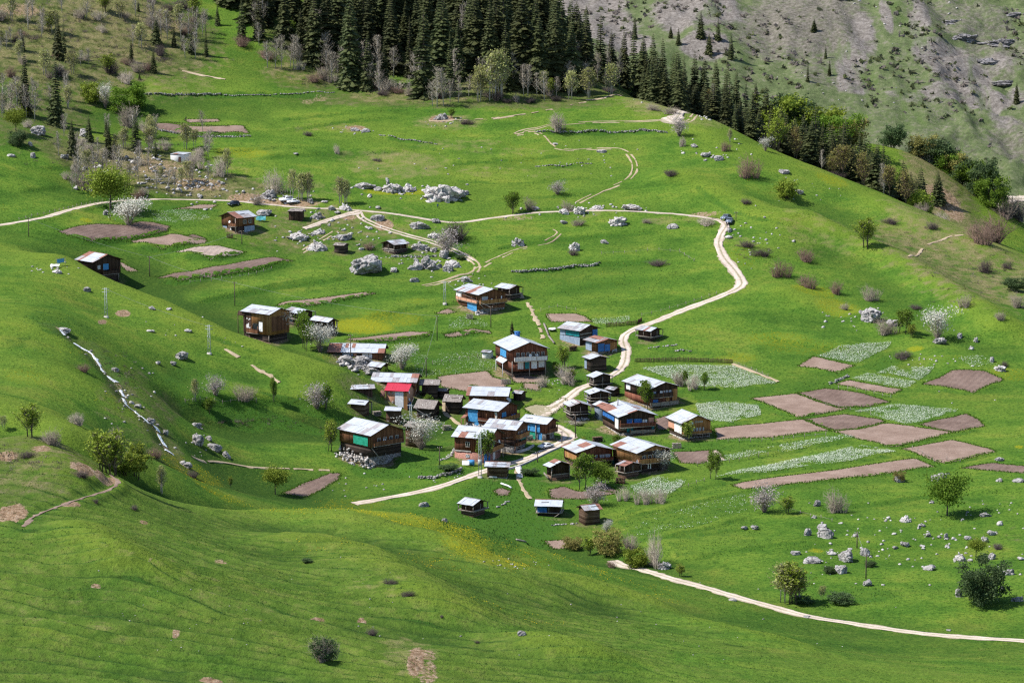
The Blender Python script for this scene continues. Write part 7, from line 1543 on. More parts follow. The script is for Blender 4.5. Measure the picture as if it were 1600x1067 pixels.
for a in [(570,424,52,34,'b','massive dark-sided boulder below the log barn'),(690,309,70,22,'o','long ribbed pale outcrop in the upper meadow'),(640,298,30,12,'o','pale low crag at the left of the long ribbed outcrop'),(612,298,34,12,'o','rocky shelf left of the long ribbed outcrop'),(573,293,30,10,'b','dark lone boulder left of the upper meadow outcrops'),(606,288,9,14,'b','small upright rock on the upper meadow shelf'),(727,304,12,8,'b','boulder at the right end of the long ribbed outcrop'),(590,297,14,8,'r','white rock under the dark lone boulder of the upper meadow'),
   (463,371,46,12,'o','long grey ledge below the upright plank hut'),(497,390,34,14,'o','grey crag left of the stone-roofed hut'),(538,374,26,12,'b','dark boulder behind the stone-roofed hut'),(500,364,24,8,'o','low pale ledge above the stone-roofed hut'),(540,328,22,10,'o','purplish rock beside the road fork'),(520,328,10,9,'b','pink boulder beside the road fork'),(590,344,20,11,'b','white boulder between the farm track ruts'),(658,356,28,12,'b','flat slanting boulder under the road'),(682,347,16,9,'b','rock touching the road edge'),(676,370,24,10,'o','low grey rock above the blossom boulder'),
   (655,390,22,12,'b','pale boulder right of the log barn'),(668,392,10,9,'b','second pale boulder right of the log barn'),(678,393,12,9,'b','third pale boulder right of the log barn'),(694,401,22,14,'b','boulder under the greyish blossom tree'),(665,418,46,18,'o','broken crag below the log barn'),(705,415,34,15,'o','craggy rocks beside the farm track bend'),(700,423,16,13,'b','dark-edged boulder by the farm track bend'),(650,421,22,10,'b','white slab at the left of the broken crag'),(615,424,14,8,'b','round boulder right of the massive boulder'),(730,440,18,10,'b','boulder left of the turquoise tarpaulin house roof'),(648,440,14,8,'b','grey boulder on the terrace above the yellow meadow'),
   (413,336,24,12,'b','boulder right of the brown house below the dark car'),(420,307,26,14,'o','pale rocks above the road left of the parked white cars'),(484,316,9,9,'b','white rock right of the parked white cars'),(507,316,10,4,'r','flat white rock beside the road'),(495,340,22,9,'o','broken pale rocks below the road'),
   (1360,500,34,26,'b','white crag in the right meadow'),(1350,492,18,10,'b','low white rock at the crag foot'),(1396,508,22,12,'b','grey rock right of the white crag'),(1467,536,20,12,'b','rock under the pale blossom tree'),(1500,528,10,10,'b','white rock right of the pale blossom tree'),(1525,534,9,9,'b','white rock further right of the pale blossom tree'),
   (1140,362,11,10,'b','white boulder just below the parked off-roaders'),(1139,372,12,6,'r','white rock by the road below the off-roaders'),(1102,244,16,10,'b','white boulders below the ridge spruces'),(1123,250,16,12,'b','largest white boulder below the ridge spruces'),(1085,230,12,8,'r','white rock below the pinkish blossom tree'),(1225,270,18,6,'b','flat white rock on the ridge'),(1248,302,14,10,'b','slanted rock right of the dark ridge bush'),
   (283,560,20,15,'b','white-topped boulder right of the stream head'),(271,570,10,9,'b','small pale rock beside the white-topped boulder'),(246,568,9,6,'r','flat rock left of the white-topped boulder'),(307,667,16,13,'b','upper dark boulder right of the waterfall'),(309,694,18,24,'b','tall grey boulder right of the waterfall'),(327,688,11,10,'b','white rock next to the tall grey boulder'),(334,702,22,12,'b','long rock over the bushes right of the waterfall'),(355,715,12,14,'b','lowest tall boulder right of the waterfall'),(293,730,16,11,'b','white rock below the waterfall'),(285,725,9,8,'r','grey rock below the waterfall'),
   (235,662,14,14,'b','dark rock left of the main fall'),(180,580,10,8,'b','rock in the upper stream'),(215,636,14,9,'b','tan rock in the middle stream'),(258,678,9,10,'b','dark wet rock beside the lower fall'),
   (1289,840,24,20,'b','biggest grey boulder left in the boulder meadow'),(1262,836,12,14,'b','pale pointed boulder left of the biggest grey one'),(1285,826,16,10,'b','rock behind the biggest grey boulder'),(1325,876,26,22,'b','round grey boulder in the middle of the boulder meadow'),(1270,878,28,13,'b','flat wide boulder in front of the biggest grey one'),(1243,866,16,8,'b','white flat rock left of the flat wide boulder'),(1314,895,20,18,'b','dark round boulder low in the boulder meadow'),(1352,868,14,16,'b','upright boulder right of the round grey boulder'),(1355,914,15,12,'b','boulder at the foot of the meadow pole'),(1336,838,9,9,'b','pale boulder behind the round grey boulder'),(1453,890,18,14,'b','pointed slanting boulder in the middle right meadow'),(1300,866,16,8,'r','pale rock behind the round grey boulder'),
   (1416,815,22,14,'o','pale crag above the boulder meadow'),(1440,822,12,7,'b','rock right of the pale crag'),(1398,856,10,7,'r','white rock in the boulder meadow centre'),(1413,852,14,9,'b','mossy boulder in the boulder meadow centre'),(1451,838,8,9,'b','white rock below the big yellow-green tree'),(1478,840,8,10,'b','upright white rock below the big yellow-green tree'),(1467,840,8,6,'r','low white rock below the big yellow-green tree'),(1512,842,12,9,'b','large white rock left of the yellow tree'),(1548,835,14,12,'b','white boulder behind the yellow tree'),(1539,846,12,12,'b','dark split rock beside the yellow tree'),(1562,820,9,9,'r','white rock at the upper right of the boulder meadow'),(1500,875,20,12,'o','white rocks left of the yellow tree'),(1549,873,12,12,'b','grey boulder right of the yellow tree'),(1575,896,24,10,'o','rock group right of the large dark tree'),(1595,874,12,6,'r','white rock at the right edge of boulder meadow'),(1499,932,10,18,'b','upright stone at the left foot of the large dark tree'),(1566,922,8,9,'b','stone at the right foot of the large dark tree'),(1590,938,22,9,'o','stones at the right edge below the large dark tree'),(1541,806,16,7,'b','rock right of the big yellow-green tree'),
   (1405,752,18,14,'b','dark-veined boulder below the long ploughed strip'),(1470,748,36,14,'o','wide low crag behind the big yellow-green tree'),(1562,719,14,9,'b','white boulder at the corner of the ploughed plots'),(1562,752,10,8,'b','small pointed rock below the last ploughed plot'),(1592,752,18,8,'b','pale rock at the right edge below the last plot'),(1550,565,10,10,'b','pale boulder above the round ploughed plot'),(1562,578,20,8,'o','rocks at the corner of the round ploughed plot'),(1518,546,8,7,'r','pale rock above the right plots'),(1276,790,12,12,'b','rock beside the grey bare tree under the strips'),(1180,826,13,9,'b','right white rock of the pair in the low field'),(1163,826,11,8,'b','left white rock of the pair in the low field'),
   (815,992,14,12,'b','lone white boulder on the near slope'),(1145,938,12,6,'r','white stones on the verge of the lower road'),(1262,964,14,5,'r','white slab on the verge of the lower road'),(1482,985,8,5,'r','white stone beside the far lower road'),(663,791,16,9,'b','grey rock pile in the low meadow'),(695,815,8,8,'b','dark-tipped rock at the near crest'),(1037,888,22,12,'o','rubble at the foot of the thin bare tree'),
   (60,210,22,18,'b','pale crag beneath the tallest lone spruce'),(130,212,22,14,'b','white rock in the birch thicket'),(48,228,7,9,'r','white stone on the grassy left slope'),(52,246,9,10,'b','white pair of stones on the grassy left slope'),(18,245,12,6,'r','flat pale stone at the left slope'),(100,247,14,8,'b','grey rock under the narrow spruce'),(140,298,18,8,'o','white rocks by the road at left'),(119,296,9,8,'r','white rock left of the road bend tree'),(165,336,10,14,'b','rock at the foot of the olive round tree'),
   (137,455,11,9,'b','pale boulder on the left shoulder'),(88,426,20,8,'o','stone heap left of the red-edged house'),(238,483,12,8,'b','boulder on the shoulder by the earth scar'),(264,484,8,5,'r','white stones right of the shoulder scar'),(235,518,12,5,'r','flat stone on the left hillside'),(294,518,12,6,'r','white stone beside the lattice pole hillside'),(100,518,18,8,'b','pale rock at the head of the stream'),
   (690,186,24,10,'o','ruin stones on the upper meadow mound'),(555,204,14,6,'b','pale rocks in the upper left meadow'),(572,206,14,8,'b','grey boulder in the upper left meadow'),(463,241,9,4,'r','white stone in the upper left meadow'),(880,332,22,10,'o','white roadside rocks, left group'),(905,332,20,10,'o','white roadside rocks, middle group'),(935,326,22,7,'o','pale ledge above the road'),(985,324,40,8,'o','long pale ledge above the road, right'),(868,226,10,5,'r','flat stone near the upper track bend'),(940,238,14,5,'b','white flat rock by the upper track'),(880,349,12,8,'b','grey rock below the road, left'),(965,350,30,12,'o','grey rocky mound below the road'),(897,391,18,13,'o','stony mound in the middle meadow'),(945,380,12,7,'b','low grey boulder in the middle meadow'),(1052,356,18,10,'b','white-barked rock near the road corner'),(808,380,20,9,'o','grey stones beside the faint track'),(836,326,12,6,'r','roadside stones beside the green tree'),(1290,112,0,0,'r','')]:
    if a[2]: rock(a[0], a[1], a[2], a[3], '', a[4], a[5], G1)
# far cliffs
for px, py, w, h, lab in [(1570,66,84,20,'grey cliff band at the top right of the far slope'),(1505,58,44,16,'pale cliff step left of the cliff band'),(1490,34,40,12,'upper pale rock step on the far slope'),(1590,22,40,10,'highest grey rock ledge at the far right'),(1575,128,50,9,'lower grey ledge under the cliff band'),(1545,96,46,12,'dark ledge below the cliff band'),(1370,92,0,0,'')]:
    if w:
        o = rock(px, py, w, h, '', 'c', lab, 'far cliffs'); o.rotation_euler = (0, 0, RR.uniform(-.1, .1)); o.scale = (o.scale[0], o.scale[0] * .5, h * 1500 / F * .62); o['category'] = 'cliff'
# scattered stones in the stony zones
LOOSE = []
for zx, zy, rx, ry, n_, lo, hi in [(520,355,90,38,60,4,11),(640,400,90,26,34,3,9),(420,310,70,14,22,4,10),(640,300,90,12,18,4,10),(230,265,100,32,70,4,11),(300,290,70,18,40,4,10),(310,310,50,18,12,4,9),(1430,850,170,64,64,4,9),(1180,380,60,40,20,3,8),(1120,240,60,22,14,3,7),(1340,500,70,20,14,3,8),(900,330,110,12,26,3,8),(1430,560,60,10,14,3,6),(720,440,60,14,14,3,7),(560,575,36,16,30,5,12),(210,620,50,70,16,4,9),(310,700,40,30,8,3,7),(90,420,40,10,10,3,7),(1010,155,20,6,14,3,7),(1110,182,22,6,12,3,7),(690,190,30,8,14,3,7),(560,205,40,8,8,3,6),(800,640,60,6,4,3,5),(870,600,30,14,12,3,6),(700,745,60,10,12,3,6),(560,760,40,20,8,3,6),(800,880,60,14,10,3,6),(1530,800,60,20,10,3,7),(1280,880,70,30,12,3,6),(900,250,120,30,14,2,5),(680,250,160,30,12,2,5),(300,520,90,30,10,2,5),(980,970,420,60,18,2,5),(350,950,260,80,22,2,4),(1480,590,90,40,8,3,6),(1250,300,80,30,10,2,5),(1450,30,130,60,16,3,7),(1300,140,120,60,16,2,6)]:
    for k in range(int(n_ * 1.7)):
        a, b = max(-1, min(1, RR.gauss(0, .5))), max(-1, min(1, RR.gauss(0, .5)))
        px, py = zx + a * rx, zy + b * ry; w = RR.uniform(lo, hi) * (.6 + .4 * RR.random())
        x, y, z, d = hit(px, py)
        if samp(NOGRASS, np.array([x]), np.array([y]))[0]: continue
        if any(abs(o.location.x - x) < 6 and abs(o.location.y - y) < 6 for o in BUILD): continue
        LOOSE.append((w, px, py))
LOOSE.sort(reverse=True)
for w, px, py in LOOSE[:80]: rock(px, py, w, w * RR.uniform(.4, .8), 'loose pale rock', 'r', None, 'loose limestone rocks')
mb = MB(); _r = np.random.default_rng(77); V0, F0 = ico(1)
for w, px, py in LOOSE[80:]:
    x, y, z, d = hit(px, py); s_ = w * d / F / 2; q = V0 * (1 + _r.normal(size=(len(V0), 1)) * .16) * [s_, s_ * .8, s_ * _r.uniform(.45, .8)]
    a = _r.random() * 6.28; q = q @ np.array([[math.cos(a), -math.sin(a), 0], [math.sin(a), math.cos(a), 0], [0, 0, 1]]); mb.add(q + [x, y, z + s_ * .1], F0)
tag(mb.build('loose_stones', M['rock_pale']), kind='stuff')
for px, py in [(545,566),(560,572),(572,566),(575,578),(585,583),(592,592)]:
    rock(px, py, RR.uniform(16, 30), RR.uniform(9, 15), 'heaped boulder', 'b', None, 'boulders before the long low house')
# ------------------------------------------------------------------ dry stone walls and fences
def stone_wall(p, h, label, thick=.6, mat='rock', rough=.35):
    P = resample(pxpath(LR(p)), .55); r = np.random.default_rng(int(P[0, 0] * 7) & 1023); mb = MB()
    for k, (x, y) in enumerate(P):
        z = float(H(x, y))
        for j in range(max(1, int(h / .4))):
            q = r.uniform(.24, .40); c = np.array([x + r.normal() * thick * .3, y + r.normal() * thick * .3, z + .1 + j * .36])
            if r.random() < rough * .35: continue
            V_ = (r.normal(size=(8, 3)) * .14 + np.array([[sx, sy, sz] for sx in (-1, 1) for sy in (-1, 1) for sz in (-1, 1)]) * .62) * [1.25, 1.1, .8]
            mb.add(c + V_ * q, [[0, 1, 3, 2], [4, 6, 7, 5], [0, 4, 5, 1], [2, 3, 7, 6], [0, 2, 6, 4], [1, 5, 7, 3]])
    return tag(mb.build('stone_wall', M[mat]), label, 'wall', 'dry stone walls')
for p, h, lab in [('225,148 260,149 310,149 345,148', .9, 'stone wall right of the bright green round tree'),('348,149 400,149 470,147 522,145', .7, 'long stone wall across the upper left meadow'),('838,207 882,207 940,205 1000,204 1040,208', .9, 'curved stone wall beside the upper track loop'),('590,211 640,219 682,226', .6, 'dark stone wall slanting over the upper meadow'),('230,193 248,204 300,214 392,214', .8, 'wall holding the upper left ploughed plot'),('800,426 850,423 900,416 936,412', .8, 'dark wall across the middle meadow'),('612,402 640,402 682,401', .8, 'wall running right from the massive boulder'),('862,821 880,820 900,818', .7, 'low wall below the blue stilted granary'),('762,793 778,792 794,784', .7, 'crooked wall right of the weathered grey granary'),('1297,600 1312,594 1326,588', .8, 'grey wall at the corner of the upper plots'),('837,261 878,260 925,256', .7, 'broken wall in the meadow inside the track loop'),('1015,544 1035,542 1057,539', .6, 'pale low wall below the square granary, upper'),('1055,549 1066,547 1078,549', .5, 'pale low wall below the square granary, lower'),('655,747 680,748 705,741 722,733', .8, 'low wall above the village road'),('868,741 0,0', 0, '')]:
    if h: stone_wall(p, h, lab)
stone_wall('690,720 705,712 712,700', .6, 'rubble edge left of the reddish block house', 1.0, 'rock_pale')
def fence(p, h, sp, label, rails=2, w=.10, mat='beam', jit=.2, close=False, group='wooden fences'):
    P = resample(pxpath(LR(p)), sp); r = np.random.default_rng(int(P[0, 1] * 5) & 1023); mb = MB(); tops = []
    for x, y in P:
        z = float(H(x, y)); hh = h * (1 + r.normal() * jit * .6); b = np.array([x, y, z - .3]); t = np.array([x + r.normal() * jit * .4, y + r.normal() * jit * .4, z + hh]); mb.bar(b, t, w); tops.append((np.array([x, y, z]), hh))
    for a, b in zip(tops[:-1], tops[1:]):
        for k in range(rails):
            f = (k + .8) / (rails + .4); mb.bar(a[0] + [0, 0, h * f], b[0] + [0, 0, h * f], w * .35 if rails and not close else w * .6)
    return tag(mb.build('fence', M[mat]), label, 'fence', group)
fence('992,566 1020,566 1060,565 1100,566 1145,568', 1.25, .32, 'dark close picket fence above the large flower meadow', 2, .16, 'wood_dark', .15, True)
fence('947,511 970,510 996,507 1003,502', 1.3, .35, 'dark woven fence right of the teal sheeted house', 2, .18, 'wood_dark', .15, True)
fence('1145,568 1170,577 1200,590', 1.0, 2.4, 'pale rail fence continuing from the picket fence', 2, .12)
for p, lab, h, sp in [('297,443 330,440 365,436 395,430 424,422', 'pale stake fence below the long dark plot', 1.1, 3.2),('1003,494 1040,486 1080,474 1120,460', 'stake fence along the inside of the sloping road', 1.1, 3.0),('940,398 985,396 1020,392 1060,394 1084,409', 'thin stake fence on the middle terrace', 1.1, 3.4),('1310,608 1350,612 1392,622', 'stake fence under the upper right plots', 1.0, 2.6),('1290,634 1325,640 1360,648', 'stake fence between the right plots', 1.0, 3.0),('1120,690 1200,690 1290,681', 'stake fence along the lower edge of the left strip', 1.1, 2.8),('1090,728 1140,722 1200,712', 'stake fence above the flower strip', 1.1, 2.8),('1425,702 1460,722 1500,722', 'stake fence at the lower right plot', 1.0, 3.0),('290,629 330,627 370,627 400,629', 'pale rail fence on the terrace bank', 1.1, 2.2),('620,575 700,566 760,556', 'stake fence above the ploughed yard', 1.1, 3.0),('845,487 870,480 900,486', 'stake fence above the small brown plot', 1.0, 2.6),('1180,765 1240,800 1300,815', 'stake fence below the long ploughed strip', 1.0, 3.2),('800,620 815,612 845,613', 'small fence in front of the white-balcony house', 1.1, 1.2),('1000,775 1060,765 1100,752', 'stake fence through the lower orchard', 1.0, 2.8),('975,650 985,660 1005,668', 'short fence beside the large brown house', 1.0, 1.5),('30,345 80,334 130,322 160,316', 'stake fence along the left road', 1.0, 2.6)]:
    fence(p, h, sp, lab, 1 if sp > 2 else 2, .13)
# retaining wall, ramp and other village clutter
def ribbon_wall(name, p, top, depth, w, mat, label, cat):
    P = resample(catmull(pxpath(LR(p)), 6), 1.0); T = np.gradient(P, axis=0); T /= np.linalg.norm(T, axis=1)[:, None]; Nn = np.stack([-T[:, 1], T[:, 0]], 1); V = []
    zt = H(P[:, 0], P[:, 1]); k = np.ones(7) / 7; zt = np.convolve(np.pad(zt, 3, 'edge'), k, 'valid') + top
    for i in range(len(P)):
        a, b = P[i] - Nn[i] * w / 2, P[i] + Nn[i] * w / 2
        V += [(*a, zt[i] - depth), (*a, zt[i]), (*b, zt[i]), (*b, zt[i] - depth)]
    q = [[i * 4 + j, i * 4 + j + 1, i * 4 + 5 + j, i * 4 + 4 + j] for i in range(len(P) - 1) for j in range(3)] + [[3, 2, 1, 0], [len(V) - 4, len(V) - 3, len(V) - 2, len(V) - 1]]
    mb = MB(); mb.add(V, q); return tag(mb.build(name, M[mat]), label, cat)
ribbon_wall('retaining_wall', '770,739 790,734 812,728 835,718 855,708 880,697', .35, 2.6, .5, 'concrete', 'long concrete retaining wall along the village road', 'wall')
ribbon_wall('garden_wall', '805,707 815,706 826,702 834,697', .6, 1.6, .4, 'concrete', 'low grey garden wall between the house cluster and the white car', 'wall')
ribbon_wall('concrete_ramp', '809,728 811,735 812,746', .25, 1.5, 1.5, 'plaster_white', 'pale concrete ramp dropping from the village road', 'ramp')
def at3(px, py): x, y, z, d = hit(px, py); return np.array([x, y, z])
def clutter(name, label, cat, mats, fn, smooth=False):
    mb = MB(); fn(mb); return tag(mb.build(name, mats, None, smooth), label, cat)
def lumber(mb):
    r = np.random.default_rng(3); c = at3(902, 664)
    for k in range(16):
        a = r.uniform(-.6, .6); L = r.uniform(2, 4); d = np.array([math.cos(a), math.sin(a), r.normal() * .08]) * L / 2; p = c + np.array([r.normal() * .8, r.normal() * .8, .15 + k * .06]); mb.bar(p - d, p + d, .22, .07)
clutter('lumber_heap', 'heap of grey boards on the grass below the half-rusty granary', 'lumber', M['beam'], lumber)
def sheet(mb):
    c = at3(862, 516); r = np.random.default_rng(4); P = [c + np.array([i * 1.0 - .9, j * .9 - 1.8, .2 + r.random() * .4]) for j in range(5) for i in range(3)]
    mb.add(P, [[j * 3 + i, j * 3 + i + 1, j * 3 + i + 4, j * 3 + i + 3] for j in range(4) for i in range(2)])
clutter('plastic_sheet', 'crumpled white plastic sheet left of the teal sheeted house', 'sheet', M['white'], sheet)
def tank(mb):
    c = at3(736, 727); mb.tube([c + [-.9, 0, .75], c + [-.8, 0, .75], c + [.8, 0, .75], c + [.9, 0, .75]], [.5, .72, .72, .5], 14)
    for k in (-.35, .35): mb.tube([c + [k - .05, 0, .75], c + [k + .05, 0, .75]], [.76, .76], 14)
    mb.bar(c + [-.6, -.3, 0], c + [-.6, .3, 0], .2); mb.bar(c + [.6, -.3, 0], c + [.6, .3, 0], .2)
clutter('water_tank', 'blue plastic barrel lying at the foot of the reddish block house', 'barrel', M['sky_blue'], tank)
clutter('plastic_sheet', 'white tarpaulin scrap beside the blue barrel', 'sheet', M['white'], lambda mb: gridpanel(mb, at3(722, 728) + [0, 0, .3], np.array([1., 0, 0]), np.array([0, .5, .6]), np.array([0, -1., .3]), 1.8, 1.6, np.random.default_rng(2), .3))
def pipe(mb):
    P = [at3(a, b) + [0, 0, .35] for a, b in ((783, 757), (788, 759), (794, 761), (799, 764))]; mb.tube(P, .22, 8); 
clutter('drain_pipe', 'curved white pipe above the round soil patch', 'pipe', M['white'], pipe, True)
def logs(mb):
    for k in range(3): a, b = at3(806 + k, 844 + k), at3(820 + k, 847 + k); mb.tube([a + [0, k * .3, .3], b + [0, k * .3, .3]], .16, 7)
clutter('felled_log', 'bundle of pale logs lying on the near crest', 'logs', M['beam'], logs)
clutter('felled_log', 'long pale beam on the slope left of the teal sheeted house', 'beam', M['beam'], lambda mb: (mb.bar(at3(850, 507) + [0, 0, .3], at3(857, 525) + [0, 0, .3], .5, .3), mb.bar(at3(857, 526) + [0, 0, .3], at3(866, 538) + [0, 0, .4], .5, .3)))
def line(mb):
    a, b = at3(88, 416), at3(102, 414); mb.bar(a - [0, 0, .3], a + [0, 0, 2.2], .12, None, 1); mb.bar(b - [0, 0, .3], b + [0, 0, 2.2], .12, None, 1)
    mb.bar(a + [0, 0, 2.1], b + [0, 0, 2.1], .05, None, 1); d = (b - a); L = np.linalg.norm(d); gridpanel(mb, a + d * .1 + [0, 0, .9], d / L, np.array([0, 0, 1.]), np.array([0, -1., 0]), L * .8, 1.1, np.random.default_rng(9), .12)
clutter('washing_line', 'light blue cloth hung on a line left of the red-edged house', 'washing line', [M['sky_blue'], M['beam']], line)
clutter('plastic_sheet', 'white sheet spread on the grass under the washing line', 'sheet', M['white'], lambda mb: gridpanel(mb, at3(78, 418) + [0, 0, .2], np.array([1., 0, 0]), np.array([0, .9, .2]), np.array([0, 0, 1.]), 2.6, 2, np.random.default_rng(8), .3))
clutter('plastic_sheet', 'dark tarpaulin over a heap beside the brown house below the dark car', 'tarpaulin', M['teal'], lambda mb: gridpanel(mb, at3(400, 346) + [0, 0, .3], np.array([1., -.2, 0]), np.array([0, .6, .6]), np.array([0, -.5, .5]), 3.2, 2, np.random.default_rng(7), .5))
def woodpile(px, py, rz, L, label):
    c = at3(px, py); r = np.random.default_rng(int(px)); mb = MB(); u = np.array([math.cos(rz), math.sin(rz), 0]); n_ = np.array([-u[1], u[0], 0])
    for j in range(5):
        for i in range(int(L / .34)):
            p = c + u * (i * .34 - L / 2 + r.normal() * .04 + (j % 2) * .17) + [0, 0, .14 + j * .28]; q = r.uniform(.11, .17); mb.tube([p - n_ * .5, p + n_ * r.uniform(.4, .6)], q, 5)
    return tag(mb.build('woodpile', M['beam'] if r.random() < .5 else M['log_brown']), label, 'woodpile', 'firewood stacks')
for px, py, rz, L, lab in [(792, 600, 0, 3, 'firewood stacked in the dirt terrace of the white-balcony house'), (590, 650, .4, 2.5, 'firewood stack right of the small log shed below the stone-weighted shed'), (700, 672, .2, 2.6, 'firewood stack left of the red-roofed annex'), (935, 690, .3, 3, 'firewood stack in front of the house with dark blue tarpaulins'), (1058, 700, .1, 2.4, 'firewood stack in front of the orange gabled house'), (828, 688, .2, 2.2, 'firewood stack left of the roadside house with light blue tarpaulin'), (970, 755, -.3, 2.4, 'firewood stack below the low rusty lean-to shed'), (735, 498, 0, 2.2, 'firewood stack in front of the turquoise tarpaulin house'), (960, 612, .5, 2.2, 'firewood stack beside the lowest white-roofed granary'), (896, 548, .3, 2.4, 'firewood stack left of the blue planked house'), (360, 372, .1, 2.2, 'firewood stack before the brown house below the dark car')]:
    woodpile(px, py, rz, L, lab)
# ------------------------------------------------------------------ stream and river
def water_mat():
    m, nt, b = newmat('white_water', .25, .4); v = N(nt, 'NewGeometry').outputs['Position']
    f = noise(nt, scalevec(nt, v, (1.6, .6, .8)), 1.6, 4, .65)
    c = ramp(nt, f, [(.32, (.10, .12, .13)), (.41, (.50, .53, .55)), (.48, (.78, .80, .82))]); nt.links.new(c, b.inputs['Base Color']); bump(nt, b, f, .8, .3)
    return m
M['water'] = water_mat()
tl = np.linspace(0, 1, len(resample(CR, .9)))
strip('stream_water', CR, .3 + .7 * vnoise(tl * 30, tl * 0, 81) + .6 * ss(.72, .8, tl), M['water'], .22, .9, lambda t: vnoise(t / 2.2, t * 0, 83) > .26)
for k in range(14):
    i = R_.randrange(len(CR)); px, py, _ = proj(CR[i][0], CR[i][1], float(H(*CR[i]))); rock(float(px) + R_.choice((-1, 1)) * R_.uniform(3, 9), float(py) + R_.uniform(-2, 3), R_.uniform(3, 7), R_.uniform(2, 5), 'streamside stone', 'b', None, 'streamside stones')
P_ = [atd(px, d)[:2] for px, d in ((1540, 1372), (1570, 1378), (1600, 1384), (1660, 1390))]
strip('river_bed', P_, 9, M['road_pale'], .3, 3)
# ------------------------------------------------------------------ poles and lines
POLES = {}
def pole(key, px, py, hpx, kind, label, d=None):
    x, y, z, dd = hit(px, py); h = hpx * dd / F; o = empty('utility_pole', (x, y, z)); tag(o, label, 'utility pole', 'power and telephone poles'); POLES[key] = (x, y, z + h * .96)
    if kind == 'wood':
        mb = MB(); mb.tube([[0, 0, -1], [0, 0, h]], [.15, .10], 8); mb.build('shaft', M['pole_wood'], o)
        mb = MB(); mb.bar([-.6, 0, h - .35], [.6, 0, h - .35], .1); mb.build('crossarm', M['pole_wood'], o)
        for sx in (-.5, .5):
            mb = MB(); mb.tube([[sx, 0, h - .3], [sx, 0, h - .12]], [.06, .05], 6); mb.build('insulator', M['plaster_white'], o)
    else:
        mb = MB(); w0 = .42
        for sx in (-1, 1): mb.bar([sx * w0, 0, -1], [sx * w0 * .45, 0, h], .14)
        n_ = int(h / .9)
        for k in range(n_):
            f0, f1 = k / n_, (k + 1) / n_; s = 1 if k % 2 else -1; mb.bar([s * w0 * (1 - .55 * f0), 0, f0 * h], [-s * w0 * (1 - .55 * f1), 0, f1 * h], .08)
        mb.build('lattice', M['galv'], o)
        mb = MB(); mb.box(-.6, -.5, -.8, .6, .5, .35); mb.build('footing', M['concrete'], o)
        for kk, zz in enumerate((h - .3, h - 1.2) if h > 7 else (h - .3,)):
            mb = MB(); mb.bar([-1.0, 0, zz], [1.0, 0, zz], .12); mb.build('crossarm', M['galv'], o)
        if kind == 'trafo':
            mb = MB(); mb.box(-.5, -.9, h * .28, .5, -.25, h * .42); mb.build('transformer', M['galv'], o)
    return o
pole('a', 45, 370, 30, 'wood', 'wooden pole beside the left road'); pole('b', 166, 496, 47, 'lattice', 'pale lattice pole on the left shoulder'); pole('c', 327, 553, 46, 'lattice', 'pale lattice pole on the hillside above the terrace bank')
pole('d', 367, 478, 38, 'wood', 'dark pole above the bright timber house'); pole('e', 234, 432, 32, 'wood', 'thin pole by the plots right of the red-edged house'); pole('f', 172, 344, 28, 'wood', 'pole under the olive round tree'); pole('g', 378, 382, 22, 'wood', 'pole in front of the brown house below the dark car')
pole('h', 750, 746, 70, 'trafo', 'tall lattice pole with transformer at the village road'); pole('i', 642, 664, 33, 'lattice', 'lattice pole between the sheds above the white blossom tree'); pole('j', 687, 727, 30, 'wood', 'dark pole on the grass right of the big balcony house')
pole('k', 789, 712, 30, 'wood', 'thin pole in front of the blue-grey roofed house'); pole('l', 840, 722, 17, 'wood', 'short post on the retaining wall'); pole('m', 878, 693, 20, 'wood', 'short pole above the white car'); pole('n', 899, 684, 38, 'wood', 'grey pole beside the lumber heap')
pole('o', 1339, 856, 27, 'wood', 'left pole in the boulder meadow'); pole('p', 1353, 904, 40, 'wood', 'right pole in the boulder meadow'); pole('q', 695, 475, 36, 'lattice', 'pale pole left of the turquoise tarpaulin house'); pole('r', 767, 512, 34, 'wood', 'dark pole in front of the turquoise tarpaulin house'); pole('s', 683, 532, 40, 'wood', 'thin pole in the meadow above the long low house'); pole('t', 666, 590, 32, 'wood', 'pole above the tall old log shed'); pole('u', 548, 560, 38, 'wood', 'pole in front of the long low house roof'); pole('v', 1150, 345, 14, 'wood', 'marker post at the road bend')
for a, b in (('a', 'e'), ('e', 'd'), ('d', 's'), ('f', 'a'), ('b', 'c'), ('q', 'r'), ('s', 't'), ('t', 'i'), ('i', 'h'), ('h', 'l'), ('n', 'm'), ('m', 'k'), ('o', 'p'), ('e', 'g')):
    A_, B_ = np.array(POLES[a]), np.array(POLES[b]); t = np.linspace(0, 1, 14)[:, None]; Pq = A_ * (1 - t) + B_ * t; Pq[:, 2] -= (4 * t * (1 - t)).ravel() * np.linalg.norm(B_ - A_) * .02
    mb = MB(); mb.tube(Pq, .028, 3); o = mb.build('power_line', M['wire']); tag(o, None, 'cable', 'overhead lines'); auto(o, 'thin overhead cable', *[float(q) for q in proj(*Pq[7])[:2]])
